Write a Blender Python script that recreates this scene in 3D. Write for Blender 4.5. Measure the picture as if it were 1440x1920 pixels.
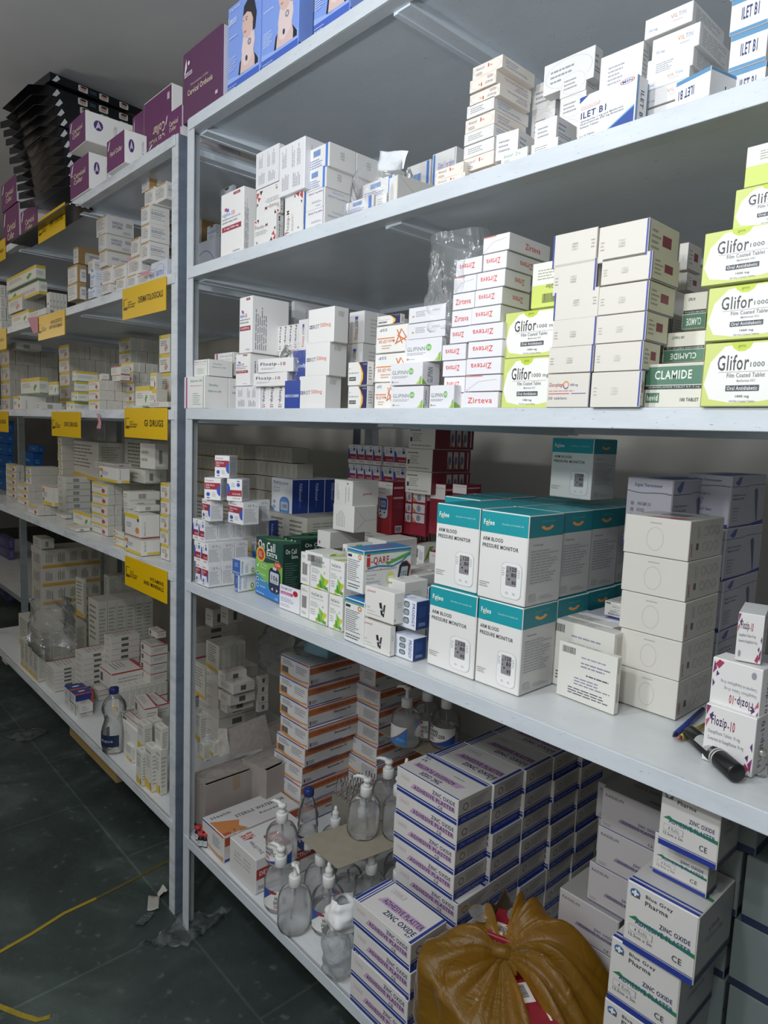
import bpy, bmesh, math, random
from mathutils import Vector, Matrix
random.seed(7)
for o in list(bpy.data.objects): bpy.data.objects.remove(o)
SC=bpy.context.scene; COL=SC.collection
L1,L2,L3,L4,L5=2.401,2.006,1.615,1.113,.312
# ---------------------------------------------------------------- camera
F_PX=1269.567
CAM=Vector((1.84463,-0.90913,1.56344))
AX=Vector((0.67415935,0.11044249,-0.73028188)); AY=Vector((0.73752768,-0.04775359,0.6736264)); AZ=Vector((0.03952339,-0.99273463,-0.11364792))
# rows: world axes in camera coords (x right, y down, z forward)
RW=Matrix((AX,AY,AZ))
def ortho(R):
    z=R[2].normalized(); x=(R[0]-z*R[0].dot(z)).normalized(); y=z.cross(x)
    if y.dot(R[1])<0: y=-y
    return Matrix((x,y,z))
RW=ortho(RW)
cam=bpy.data.cameras.new('camera'); camo=bpy.data.objects.new('camera',cam); COL.objects.link(camo)
cam.sensor_fit='VERTICAL'; cam.sensor_height=24; cam.lens=24*F_PX/1920; cam.clip_start=.02; cam.clip_end=60
xr=Vector(RW.col[0]); yd=Vector(RW.col[1]); zf=Vector(RW.col[2])
Rc=Matrix((xr,-yd,-zf)).transposed()
camo.matrix_world=Matrix.Translation(CAM)@Rc.to_4x4()
SC.camera=camo
def ray(u,v): return RW@Vector((u-720,v-960,F_PX))
def at(u,v,**k):
    r=ray(u,v); (a,val),=k.items(); i='xyz'.index(a)
    return CAM+r*((val-CAM[i])/r[i])
def proj(p):
    q=RW.transposed()@(Vector(p)-CAM); return 720+q.x/q.z*F_PX,960+q.y/q.z*F_PX
def along(p0,d,u):
    "point on line p0+s*d whose picture column is u"
    A=RW.transposed()@(Vector(p0)-CAM); Dv=RW.transposed()@Vector(d); k=(u-720)/F_PX
    return (k*A.z-A.x)/(Dv.x-k*Dv.z)
def alongv(p0,d,v):
    A=RW.transposed()@(Vector(p0)-CAM); Dv=RW.transposed()@Vector(d); k=(v-960)/F_PX
    return (k*A.z-A.y)/(Dv.y-k*Dv.z)
# ---------------------------------------------------------------- world, lamps, exposure
SC.view_settings.view_transform='Standard'; SC.view_settings.look='None'; SC.view_settings.gamma=1
SC.view_settings.use_curve_mapping=False; SC.view_settings.exposure=-0.07
W=bpy.data.worlds.new('world'); SC.world=W; W.use_nodes=True
W.node_tree.nodes['Background'].inputs[0].default_value=(.55,.6,.7,1); W.node_tree.nodes['Background'].inputs[1].default_value=.12
def lamp(name,loc,power,rad,col=(1,1,1),kind='POINT',size=(1,.1),rot=(0,0,0)):
    l=bpy.data.lights.new(name,kind); l.energy=power; l.color=col
    if kind=='POINT': l.shadow_soft_size=rad
    else: l.shape='RECTANGLE'; l.size,l.size_y=size
    o=bpy.data.objects.new(name,l); o.location=loc; o.rotation_euler=rot; COL.objects.link(o); return o
SC.cycles.transparent_max_bounces=24
for x in (0.75,1.25,1.75): lamp('tube_and_fill_light',(x,-1.2,2.3),15,.05,(.90,.95,1)); lamp('tube_and_fill_light',(x,-1.15,1.93),9,.05,(.90,.95,1))  # upper row: aisle tubes; lower row: fill added to brighten shelf undersides
lamp('tube_and_fill_light',(-1.7,-1.5,2.2),15,.12,(1,.97,.92))  # fill light added to brighten the rack with yellow signs
lamp('tube_and_fill_light',(-4.2,-1.3,2.2),14,.15,(1,.86,.68))
lamp('aisle_fill_light',(1.6,-2.5,1.3),6,0,(1,.97,.93),'AREA',(2.6,1.9),(math.radians(90),0,0))  # soft fill panel added across the aisle, no doorway behind it
# ---------------------------------------------------------------- materials
def lin(h):
    if not isinstance(h,str): return tuple(h)+(1,) if len(h)==3 else tuple(h)
    h=h.lstrip('#'); r=[int(h[i:i+2],16)/255 for i in (0,2,4)]
    return tuple((c/12.92 if c<=.04045 else ((c+.055)/1.055)**2.4) for c in r)+(1,)
MC={}
def M(col,rough=.5,metal=0,noise=0,spec=.5,key=None,scale=30):
    k=(col,rough,metal,noise,spec)
    if k in MC: return MC[k]
    m=bpy.data.materials.new('paint'); m.use_nodes=True; nt=m.node_tree; b=nt.nodes['Principled BSDF']
    b.inputs['Base Color'].default_value=lin(col); b.inputs['Roughness'].default_value=rough; b.inputs['Metallic'].default_value=metal
    b.inputs['Specular IOR Level'].default_value=spec
    if noise:
        tc=nt.nodes.new('ShaderNodeTexCoord'); n=nt.nodes.new('ShaderNodeTexNoise'); n.inputs['Scale'].default_value=scale; n.inputs['Detail'].default_value=5
        mx=nt.nodes.new('ShaderNodeMix'); mx.data_type='RGBA'; mx.blend_type='MULTIPLY'; mx.inputs[0].default_value=1
        rp=nt.nodes.new('ShaderNodeValToRGB'); rp.color_ramp.elements[0].position=.3; rp.color_ramp.elements[1].position=.7
        c0=1-noise; rp.color_ramp.elements[0].color=(c0,c0,c0,1)
        nt.links.new(tc.outputs['Object'],n.inputs['Vector']); nt.links.new(n.outputs['Fac'],rp.inputs['Fac'])
        mx.inputs[6].default_value=lin(col); nt.links.new(rp.outputs['Color'],mx.inputs[7]); nt.links.new(mx.outputs[2],b.inputs['Base Color'])
        bm=nt.nodes.new('ShaderNodeBump'); bm.inputs['Strength'].default_value=.12; bm.inputs['Distance'].default_value=.01
        nt.links.new(n.outputs['Fac'],bm.inputs['Height']); nt.links.new(bm.outputs['Normal'],b.inputs['Normal'])
    MC[k]=m; return m
def film(name,col,op=.12,rough=.12,bump=.5,scale=14,trl=.3,stretch=(1,1,1),fres=.28):
    "thin plastic film: partly clear, partly a glossy wrinkled skin"
    m=bpy.data.materials.new(name); m.use_nodes=True; nt=m.node_tree; N=nt.nodes; L=nt.links
    N.remove(N['Principled BSDF']); out=N['Material Output']
    tr=N.new('ShaderNodeBsdfTransparent'); tr.inputs[0].default_value=(1,1,1,1) if op<.3 else lin(col)
    gl=N.new('ShaderNodeBsdfGlossy'); gl.inputs['Roughness'].default_value=rough; gl.inputs[0].default_value=(1,1,1,1)
    df=N.new('ShaderNodeBsdfDiffuse'); df.inputs[0].default_value=lin(col); tl=N.new('ShaderNodeBsdfTranslucent'); tl.inputs[0].default_value=lin(col)
    m1=N.new('ShaderNodeMixShader'); m1.inputs[0].default_value=trl; L.new(df.outputs[0],m1.inputs[1]); L.new(tl.outputs[0],m1.inputs[2])
    m2=N.new('ShaderNodeMixShader'); m2.inputs[0].default_value=op; L.new(tr.outputs[0],m2.inputs[1]); L.new(m1.outputs[0],m2.inputs[2])
    fr=N.new('ShaderNodeLayerWeight'); fr.inputs[0].default_value=fres
    m3=N.new('ShaderNodeMixShader'); L.new(fr.outputs['Fresnel'],m3.inputs[0]); L.new(m2.outputs[0],m3.inputs[1]); L.new(gl.outputs[0],m3.inputs[2])
    L.new(m3.outputs[0],out.inputs['Surface'])
    if bump:
        tc=N.new('ShaderNodeTexCoord'); mp=N.new('ShaderNodeMapping'); mp.inputs['Scale'].default_value=stretch
        n=N.new('ShaderNodeTexNoise'); n.inputs['Scale'].default_value=scale; n.inputs['Detail'].default_value=4; n.inputs['Distortion'].default_value=1.2
        b=N.new('ShaderNodeBump'); b.inputs['Strength'].default_value=bump; b.inputs['Distance'].default_value=.009
        L.new(tc.outputs['Object'],mp.inputs[0]); L.new(mp.outputs[0],n.inputs['Vector']); L.new(n.outputs['Fac'],b.inputs['Height'])
        for s in (gl,df,tl,fr): L.new(b.outputs[0],s.inputs['Normal'])
    return m
def clear(name,col=(1,1,1),ior=1.33,rough=.03):
    m=bpy.data.materials.new(name); m.use_nodes=True; b=m.node_tree.nodes['Principled BSDF']
    b.inputs['Base Color'].default_value=tuple(col)+(1,); b.inputs['Transmission Weight'].default_value=1; b.inputs['IOR'].default_value=ior; b.inputs['Roughness'].default_value=rough
    return m
# ---------------------------------------------------------------- text as flat outlines
TX={}
def textpoly(s,bold=0,res=2):
    k=(s,bold,res)
    if k in TX: return TX[k]
    c=bpy.data.curves.new('t','FONT'); c.body=s; c.resolution_u=res; bold=min(bold,.028); c.offset=bold*.7; c.space_character=1.07+bold*2.2; c.fill_mode='FRONT'
    o=bpy.data.objects.new('t',c); COL.objects.link(o); dg=bpy.context.evaluated_depsgraph_get(); dg.update()
    me=o.evaluated_get(dg).to_mesh(); vs=[(v.co.x,v.co.y) for v in me.vertices]; fs=[tuple(p.vertices) for p in me.polygons]
    o.evaluated_get(dg).to_mesh_clear(); bpy.data.objects.remove(o); bpy.data.curves.remove(c)
    if not vs: TX[k]=([],[]); return TX[k]
    x0=min(v[0] for v in vs);x1=max(v[0] for v in vs);y0=min(v[1] for v in vs);y1=max(v[1] for v in vs)
    vs=[((x-x0)/max(1e-6,x1-x0),(y-y0)/max(1e-6,y1-y0)) for x,y in vs]
    TX[k]=(vs,fs); return TX[k]
def art2d(ops):
    "ops -> list of (verts2d in 0..1, faces, colour, layer)"
    out=[]
    for li,op in enumerate(ops):
        t=op[0]
        if t=='r': _,a,b,c,d,col=op; out.append(([(a,b),(c,b),(c,d),(a,d)],[(0,1,2,3)],col,li))
        elif t=='p': _,pts,col=op; out.append((list(pts),[tuple(range(len(pts)))],col,li))
        elif t=='e':
            _,cx,cy,rx,ry,col=op; n=20; out.append(([(cx+rx*math.cos(2*math.pi*i/n),cy+ry*math.sin(2*math.pi*i/n)) for i in range(n)],[tuple(range(n))],col,li))
        elif t=='ring':
            _,cx,cy,rx,ry,w,col=op[:7]; a0,a1=(op[7],op[8]) if len(op)>7 else (0,360); n=20; vs=[];fs=[]
            for i in range(n+1):
                a=math.radians(a0+(a1-a0)*i/n); vs+=[(cx+rx*math.cos(a),cy+ry*math.sin(a)),(cx+rx*(1-w)*math.cos(a),cy+ry*(1-w)*math.sin(a))]
            for i in range(n): fs.append((2*i,2*i+2,2*i+3,2*i+1))
            out.append((vs,fs,col,li))
        elif t=='rr':   # rounded rectangle
            _,a,b,c,d,rx,ry,col=op; vs=[]
            for (cx,cy,s) in ((c-rx,d-ry,0),(a+rx,d-ry,90),(a+rx,b+ry,180),(c-rx,b+ry,270)):
                for i in range(5): an=math.radians(s+i*22.5); vs.append((cx+rx*math.cos(an),cy+ry*math.sin(an)))
            out.append((vs,[tuple(range(len(vs)))],col,li))
        elif t=='t':
            _,s,a,b,c,d,col=op[:7]; rot=op[7] if len(op)>7 else 0; bold=op[8] if len(op)>8 else .012
            vs,fs=textpoly(s,bold); q=[]
            for x,y in vs:
                if rot==90: x,y=1-y,x
                elif rot==180: x,y=1-x,1-y
                elif rot==270: x,y=y,1-x
                q.append((a+(c-a)*x,b+(d-b)*y))
            out.append((q,fs,col,li))
        elif t=='l':    # small print: rows of broken thin strokes
            _,a,b,c,d,n,col=op[:7]; vert=len(op)>7 and op[7]; rnd=random.Random(int(a*977+d*131+n)); vs=[];fs=[]
            for i in range(n):
                y=d-(d-b)*(i+.5)/n if not vert else c-(c-a)*(i+.5)/n; hh=((d-b) if not vert else (c-a))/n*.2
                lo,hi=(a,c) if not vert else (b,d); x=lo; end=lo+(hi-lo)*rnd.uniform(.62,1)
                while x<end-.004:
                    w=(hi-lo)*rnd.uniform(.08,.22); x2=min(x+w,end); k=len(vs)
                    vs+=[(x,y-hh),(x2,y-hh),(x2,y+hh),(x,y+hh)] if not vert else [(y-hh,x),(y+hh,x),(y+hh,x2),(y-hh,x2)]
                    fs.append((k,k+1,k+2,k+3)); x=x2+(hi-lo)*.025
            out.append((vs,fs,col,li))
        elif t=='bar':
            _,a,b,c,d,col=op[:6]; vert=len(op)>6 and op[6]; rnd=random.Random(3); vs=[];fs=[]; x=0
            while x<.97:
                w=rnd.choice((.02,.03,.045)); k=len(vs); x2=min(1,x+w)
                vs+=[(a+(c-a)*x,b),(a+(c-a)*x2,b),(a+(c-a)*x2,d),(a+(c-a)*x,d)] if not vert else [(a,b+(d-b)*x),(c,b+(d-b)*x),(c,b+(d-b)*x2),(a,b+(d-b)*x2)]
                fs.append((k,k+1,k+2,k+3)); x=x2+rnd.choice((.02,.03))
            out.append((vs,fs,col,li))
    return out
KD={}
def K(name,w,d,h,base,F=(),R=None,T=None,L=None,B=None,face=None,rough=.45,obj='medicine_carton',cat='box',cols=None,bottom=None):
    KD[name]=dict(w=w,d=d,h=h,base=base,F=F,R=R or [],T=T or [],L=L if L is not None else (R or []),B=B if B is not None else F,face=face or {},rough=rough,obj=obj,cat=cat,mesh=None)
def carton_mesh(k):
    K_=KD[k]
    if K_['mesh']: return K_['mesh']
    w,d,h=K_['w'],K_['d'],K_['h']; vs=[];fs=[];mi=[];mats=[]
    def slot(col,rough=None):
        m=M(col,K_['rough'] if rough is None else rough)
        if m not in mats: mats.append(m)
        return mats.index(m)
    slot(K_['base'])
    # body with small folded edges
    bm=bmesh.new(); bmesh.ops.create_cube(bm,size=1); bmesh.ops.scale(bm,vec=(w,d,h),verts=bm.verts); bmesh.ops.translate(bm,vec=(0,0,h/2),verts=bm.verts)
    bmesh.ops.bevel(bm,geom=list(bm.edges),offset=min(w,d,h)*.018,segments=1,affect='EDGES')
    bm.normal_update()
    for v in bm.verts: vs.append(tuple(v.co))
    for f in bm.faces:
        fs.append(tuple(v.index for v in f.verts)); n=f.normal; key=None
        for nm,ax in (('F',(0,-1,0)),('B',(0,1,0)),('R',(1,0,0)),('L',(-1,0,0)),('T',(0,0,1)),('D',(0,0,-1))):
            if n.dot(Vector(ax))>.99: key=nm
        mi.append(slot(K_['face'][key]) if key in K_['face'] else 0)
    bm.free()
    e=.00022
    fr={'F':(Vector((-w/2,-d/2,0)),Vector((w,0,0)),Vector((0,0,h)),Vector((0,-1,0))),'R':(Vector((w/2,-d/2,0)),Vector((0,d,0)),Vector((0,0,h)),Vector((1,0,0))),
        'L':(Vector((-w/2,d/2,0)),Vector((0,-d,0)),Vector((0,0,h)),Vector((-1,0,0))),'B':(Vector((w/2,d/2,0)),Vector((-w,0,0)),Vector((0,0,h)),Vector((0,1,0))),
        'T':(Vector((-w/2,-d/2,h)),Vector((w,0,0)),Vector((0,d,0)),Vector((0,0,1)))}
    for key,(o,uu,vv,n) in fr.items():
        for pv,pf,col,li in art2d(K_[key]):
            k0=len(vs); s=slot(col)
            for (x,y) in pv:
                x=min(.988,max(.012,x)); y=min(.988,max(.012,y)); vs.append(tuple(o+uu*x+vv*y+n*(e*(1+li*.35))))
            for f in pf: fs.append(tuple(i+k0 for i in f)); mi.append(s)
    me=bpy.data.meshes.new(K_['obj']); me.from_pydata(vs,[],fs); 
    for m in mats: me.materials.append(m)
    me.polygons.foreach_set('material_index',mi); me.update(); K_['mesh']=me
    return me
ORD=['zeroth','first','second','third','fourth','fifth','sixth','seventh','eighth','ninth','tenth','eleventh','twelfth','thirteenth','fourteenth','fifteenth','sixteenth','seventeenth','eighteenth']
TF=(0,0,1)
def ZX(ox=0,oy=0,s=1):
    global TF; TF=(ox,oy,s)
def px(u): return None if u is None else TF[0]+u/TF[2]
def py(v): return None if v is None else TF[1]+v/TF[2]
def tagit(o,label,cat,group=None,kind=None):
    if label: o['label']=label
    if cat: o['category']=cat
    if group: o['group']=group
    if kind: o['kind']=kind
    return o
LOG=[]
def B(k,uL,uN,uR,vb,vt,y=None,z=None,n=1,nd=1,nw=1,rot=0,up=0,lab='',grp=None,jit=.0015,jr=1.2,D=None,Wd=None,name=None,us=None,gap=.001,H=None,dx=0):
    """cartons seen at picture columns uL (front, far edge), uN (front corner edge), uR (side, back edge), rows vb..vt on the corner edge.
    n stacked, nd deep, nw wide.  lab: text, {i} level word, {j} depth word"""
    Kd=KD[k]; me=carton_mesh(k); uL,uN,uR,vb,vt=px(uL),px(uN),px(uR),py(vb),py(vt)
    if us: us=[px(u) for u in us]
    if y is not None and z is not None and vt is not None and n==1 and min(abs(z-q_) for q_ in (L1,L2,L3,L4,L5,2.385,1.612,1.122,.314))>.001: z=None
    if y is not None and z is not None:
        s=along((0,y,z),(1,0,0),uN); near=Vector((s,y,z))
    elif z is not None: near=at(uN,vb,z=z)
    else: near=at(uN,vb,y=y)
    th=math.radians(rot); ex=Vector((math.cos(th),math.sin(th),0)); ey=Vector((-math.sin(th),math.cos(th),0))
    Wt=-along(near,ex,uL) if uL is not None else (Wd or Kd['w'])*nw
    Dt=along(near,ey,uR) if uR is not None else (D or Kd['d'])*nd
    Ht=alongv(near,(0,0,1),vt) if vt is not None else (H if H else Kd['h']*n)
    if near.y<.7 and near.x<2.4 and near.x>-2.6 and abs(rot)<15: Dt=min(Dt,.712-near.y)
    w,d,h=Wt/nw,Dt/nd,Ht/n
    if Ht<.004*n or Wt<=.002 or Dt<=.002: return []
    LOG.append((k,lab[:30],tuple(round(c,3) for c in near),round(w,3),round(d,3),round(h,3)))
    out=[]; rnd=random.Random(int(near.x*1000+near.z*777))
    for i in range(n):
        for j in range(nd):
            for q in range(nw):
                if i==0 and j==0 and q==0 and not Kd.get('used'): Kd['used']=True
                o=bpy.data.objects.new(name or Kd['obj'],me); COL.objects.link(o)
                wi,di,hi=w-gap,d-gap,h-gap*.6
                o.scale=(wi/Kd['w'],di/Kd['d'],hi/Kd['h'])
                x0=0
                if us and i<len(us):
                    p=near+Vector((0,0,h*i)); x0=along(p,ex,us[i])
                jx=rnd.uniform(-jit,jit)*2 if n>1 and i>0 else 0; jy=rnd.uniform(-jit,jit)*(1 if n>1 else 0)
                c=near+ex*(x0-w*(q+.5)+jx+dx*i)+ey*(d*(j+.5)+jy)+Vector((0,0,h*i+gap*.2))
                r=math.radians(rnd.uniform(-jr,jr)) if (n>1 and nd==1 and nw==1 and i>0) else 0
                upq=up if not isinstance(up,(list,tuple)) else up[i%len(up)]
                if upq: c.z+=hi; o.rotation_euler=(0,math.pi,th+r)
                else: o.rotation_euler=(0,0,th+r)
                o.location=c
                l=lab.replace('{i}',ORD[i+1]).replace('{t}',ORD[n-i]).replace('{j}',ORD[j+1]).replace('{q}',ORD[q+1]); tagit(o,l,Kd['cat'],grp)
                out.append(o)
    return out
def mesh_obj(name,vs,fs,mats,mi=None,parent=None,smooth=False):
    me=bpy.data.meshes.new(name); me.from_pydata([tuple(v) for v in vs],[],fs)
    for m in (mats if isinstance(mats,(list,tuple)) else [mats]): me.materials.append(m)
    if mi: me.polygons.foreach_set('material_index',mi)
    if smooth: me.polygons.foreach_set('use_smooth',[True]*len(fs))
    me.update(); o=bpy.data.objects.new(name,me); COL.objects.link(o)
    if parent: o.parent=parent
    return o
class MB:
    def __init__(s): s.v=[];s.f=[];s.m=[]
    def box(s,a,b,mi=0):
        k=len(s.v); x0,y0,z0=a;x1,y1,z1=b
        s.v+=[(x0,y0,z0),(x1,y0,z0),(x1,y1,z0),(x0,y1,z0),(x0,y0,z1),(x1,y0,z1),(x1,y1,z1),(x0,y1,z1)]
        s.f+=[tuple(k+i for i in q) for q in ((0,3,2,1),(4,5,6,7),(0,1,5,4),(1,2,6,5),(2,3,7,6),(3,0,4,7))]; s.m+=[mi]*6; return s
    def quad(s,p,mi=0):
        k=len(s.v); s.v+=[tuple(q) for q in p]; s.f.append(tuple(range(k,k+len(p)))); s.m.append(mi); return s
    def lathe(s,prof,c=(0,0,0),n=24,mi=0,cap=True,sq=0):
        k=len(s.v); m=len(prof)
        for r,z in prof:
            for i in range(n):
                a=2*math.pi*i/n; ca,sa=math.cos(a),math.sin(a); f=1
                if sq: f=(abs(ca)**(2+sq)+abs(sa)**(2+sq))**(-1/(2+sq))
                s.v.append((c[0]+r*ca*f,c[1]+r*sa*f,c[2]+z))
        for j in range(m-1):
            for i in range(n): s.f.append((k+j*n+i,k+j*n+(i+1)%n,k+(j+1)*n+(i+1)%n,k+(j+1)*n+i)); s.m.append(mi)
        if cap: s.f.append(tuple(k+i for i in range(n))[::-1]); s.m.append(mi); s.f.append(tuple(k+(m-1)*n+i for i in range(n))); s.m.append(mi)
        return s
    def tube(s,pts,r,n=8,mi=0):
        k0=len(s.v); m=len(pts); pts=[Vector(p) for p in pts]
        for j,p in enumerate(pts):
            t=(pts[min(j+1,m-1)]-pts[max(j-1,0)]).normalized(); a=t.cross(Vector((0,0,1)))
            if a.length<1e-3: a=t.cross(Vector((1,0,0)))
            a.normalize(); b=t.cross(a); rr=r[j] if isinstance(r,(list,tuple)) else r
            for i in range(n): an=2*math.pi*i/n; s.v.append(tuple(p+a*rr*math.cos(an)+b*rr*math.sin(an)))
        for j in range(m-1):
            for i in range(n): s.f.append((k0+j*n+i,k0+j*n+(i+1)%n,k0+(j+1)*n+(i+1)%n,k0+(j+1)*n+i)); s.m.append(mi)
        s.f.append(tuple(k0+i for i in range(n))[::-1]); s.m.append(mi); s.f.append(tuple(k0+(m-1)*n+i for i in range(n))); s.m.append(mi); return s
    def build(s,name,mats,parent=None,smooth=False,bevel=0):
        o=mesh_obj(name,s.v,s.f,mats,s.m,parent,smooth)
        if bevel:
            b=o.modifiers.new('edge','BEVEL'); b.width=bevel; b.segments=2; b.limit_method='ANGLE'
        return o
def empty(name,loc,rz=0,label=None,cat=None,group=None,kind=None):
    o=bpy.data.objects.new(name,None); o.empty_display_size=.05; o.location=loc; o.rotation_euler=(0,0,rz); COL.objects.link(o); return tagit(o,label,cat,group,kind)
def copytree(o,loc=None,rz=None,sc=None,label=None,parent=None):
    c=o.copy(); COL.objects.link(c); c.parent=parent
    if loc is not None: c.location=loc
    if rz is not None: c.rotation_euler=(0,0,rz)
    if sc is not None: c.scale=(sc,sc,sc)
    if label: c['label']=label
    for ch in list(o.children): copytree(ch,parent=c)
    return c
# ---------------------------------------------------------------- room
def paint_metal(col,rough=.38,dirt=.25,name='enamel'):
    m=bpy.data.materials.new(name); m.use_nodes=True; nt=m.node_tree; N=nt.nodes; L=nt.links; b=N['Principled BSDF']; b.inputs['Roughness'].default_value=rough
    tc=N.new('ShaderNodeTexCoord'); mp=N.new('ShaderNodeMapping'); mp.inputs['Scale'].default_value=(1.5,3,6)
    n=N.new('ShaderNodeTexNoise'); n.inputs['Scale'].default_value=4; n.inputs['Detail'].default_value=8; n.inputs['Roughness'].default_value=.7
    n2=N.new('ShaderNodeTexNoise'); n2.inputs['Scale'].default_value=60; n2.inputs['Detail'].default_value=3
    rp=N.new('ShaderNodeValToRGB'); rp.color_ramp.elements[0].position=.32; rp.color_ramp.elements[1].position=.55
    a=lin(col); rp.color_ramp.elements[0].color=tuple(c*(1-dirt) for c in a[:3])+(1,); rp.color_ramp.elements[1].color=a
    r2=N.new('ShaderNodeValToRGB'); r2.color_ramp.elements[0].position=.24; r2.color_ramp.elements[1].position=.3; r2.color_ramp.elements[0].color=(.35,.36,.4,1)
    mx=N.new('ShaderNodeMix'); mx.data_type='RGBA'; mx.blend_type='MULTIPLY'; mx.inputs[0].default_value=.8
    L.new(tc.outputs['Object'],mp.inputs[0]); L.new(mp.outputs[0],n.inputs['Vector']); L.new(mp.outputs[0],n2.inputs['Vector'])
    L.new(n.outputs['Fac'],rp.inputs[0]); L.new(n2.outputs['Fac'],r2.inputs[0]); L.new(rp.outputs[0],mx.inputs[6]); L.new(r2.outputs[0],mx.inputs[7]); L.new(mx.outputs[2],b.inputs['Base Color'])
    bp=N.new('ShaderNodeBump'); bp.inputs['Strength'].default_value=.08; bp.inputs['Distance'].default_value=.01; L.new(n.outputs['Fac'],bp.inputs['Height']); L.new(bp.outputs[0],b.inputs['Normal'])
    return m
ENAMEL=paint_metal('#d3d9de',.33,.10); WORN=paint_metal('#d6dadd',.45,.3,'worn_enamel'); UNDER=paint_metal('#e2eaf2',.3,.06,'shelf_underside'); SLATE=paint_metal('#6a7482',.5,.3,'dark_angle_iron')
BOARD=paint_metal('#dcdedd',.3,.10,'shelf_board')
def floor_mat():
    m=bpy.data.materials.new('green_stone'); m.use_nodes=True; nt=m.node_tree; N=nt.nodes; L=nt.links; b=N['Principled BSDF']; b.inputs['Roughness'].default_value=.38
    tc=N.new('ShaderNodeTexCoord'); n=N.new('ShaderNodeTexNoise'); n.inputs['Scale'].default_value=2.2; n.inputs['Detail'].default_value=9; n.inputs['Distortion'].default_value=1.3
    rp=N.new('ShaderNodeValToRGB'); rp.color_ramp.elements[0].position=.33; rp.color_ramp.elements[1].position=.7
    rp.color_ramp.elements[0].color=lin('#343d3a'); rp.color_ramp.elements[1].color=lin('#5c6662')
    e=rp.color_ramp.elements.new(.52); e.color=lin('#414b48')
    br=N.new('ShaderNodeTexBrick'); br.offset=.5; br.inputs['Scale'].default_value=1; br.inputs['Brick Width'].default_value=.9; br.inputs['Row Height'].default_value=.6
    br.inputs['Mortar Size'].default_value=.004; br.inputs['Color1'].default_value=(1,1,1,1); br.inputs['Color2'].default_value=(.82,.85,.84,1); br.inputs['Mortar'].default_value=(1.5,1.5,1.4,1)
    mx=N.new('ShaderNodeMix'); mx.data_type='RGBA'; mx.blend_type='MULTIPLY'; mx.inputs[0].default_value=1
    w=N.new('ShaderNodeTexNoise'); w.inputs['Scale'].default_value=26; w.inputs['Detail'].default_value=6
    r2=N.new('ShaderNodeValToRGB'); r2.color_ramp.elements[0].position=.62; r2.color_ramp.elements[1].position=.75; r2.color_ramp.elements[0].color=(0,0,0,1); r2.color_ramp.elements[1].color=(.07,.08,.075,1)
    ad=N.new('ShaderNodeMix'); ad.data_type='RGBA'; ad.blend_type='ADD'; ad.inputs[0].default_value=1
    L.new(tc.outputs['Object'],n.inputs['Vector']); L.new(tc.outputs['Object'],br.inputs['Vector']); L.new(tc.outputs['Object'],w.inputs['Vector'])
    L.new(n.outputs['Fac'],rp.inputs[0]); L.new(rp.outputs[0],mx.inputs[6]); L.new(br.outputs['Color'],mx.inputs[7]); L.new(w.outputs['Fac'],r2.inputs[0])
    L.new(mx.outputs[2],ad.inputs[6]); L.new(r2.outputs[0],ad.inputs[7]); L.new(ad.outputs[2],b.inputs['Base Color'])
    rr=N.new('ShaderNodeMapRange'); rr.inputs[3].default_value=.3; rr.inputs[4].default_value=.6; L.new(w.outputs['Fac'],rr.inputs[0]); L.new(rr.outputs[0],b.inputs['Roughness'])
    bp=N.new('ShaderNodeBump'); bp.inputs['Strength'].default_value=.25; bp.inputs['Distance'].default_value=.01; L.new(w.outputs['Fac'],bp.inputs['Height']); L.new(bp.outputs[0],b.inputs['Normal'])
    return m
def plaster(col,name):
    return M(col,.8,0,.12,.3,scale=2.5)
X0,X1,Y0,Y1,ZC=-9.0,4.2,-2.6,1.08,3.15
fl=MB().box((X0-.1,Y0-.1,-.1),(X1+.1,3.2,0)).build('floor',floor_mat()); tagit(fl,'dark green stone slab floor','floor',kind='structure')
o=MB().box((X0-.1,Y0-.1,ZC),(X1+.1,3.2,ZC+.1)).build('ceiling',plaster('#dcdcde','c')); tagit(o,'grey plastered ceiling','ceiling',kind='structure')
o=MB().box((-4.2,Y1,0),(X1,Y1+.1,ZC)).build('wall_back',plaster('#c6c3bb','w')); tagit(o,'pale grey plaster wall behind the racks','wall',kind='structure')
o=MB().box((X0-.1,Y0,0),(X0,3.2,ZC)).build('wall_left',plaster('#a8a6a2','w')); tagit(o,'far grey end wall','wall',kind='structure')
o=MB().box((X0,3.1,0),(-4.2,3.2,ZC)).build('wall_far',plaster('#a8a6a2','w')); tagit(o,'grey wall beyond the far rack','wall',kind='structure')
o=MB().box((X0,Y0-.1,0),(X1,Y0,ZC)).build('wall_front',plaster('#b9b9b6','w')); tagit(o,'grey wall across the aisle','wall',kind='structure')
o=MB().box((X1,Y0,0),(X1+.1,Y1,ZC)).build('wall_right',plaster('#b9b9b6','w')); tagit(o,'grey end wall','wall',kind='structure')
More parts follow.
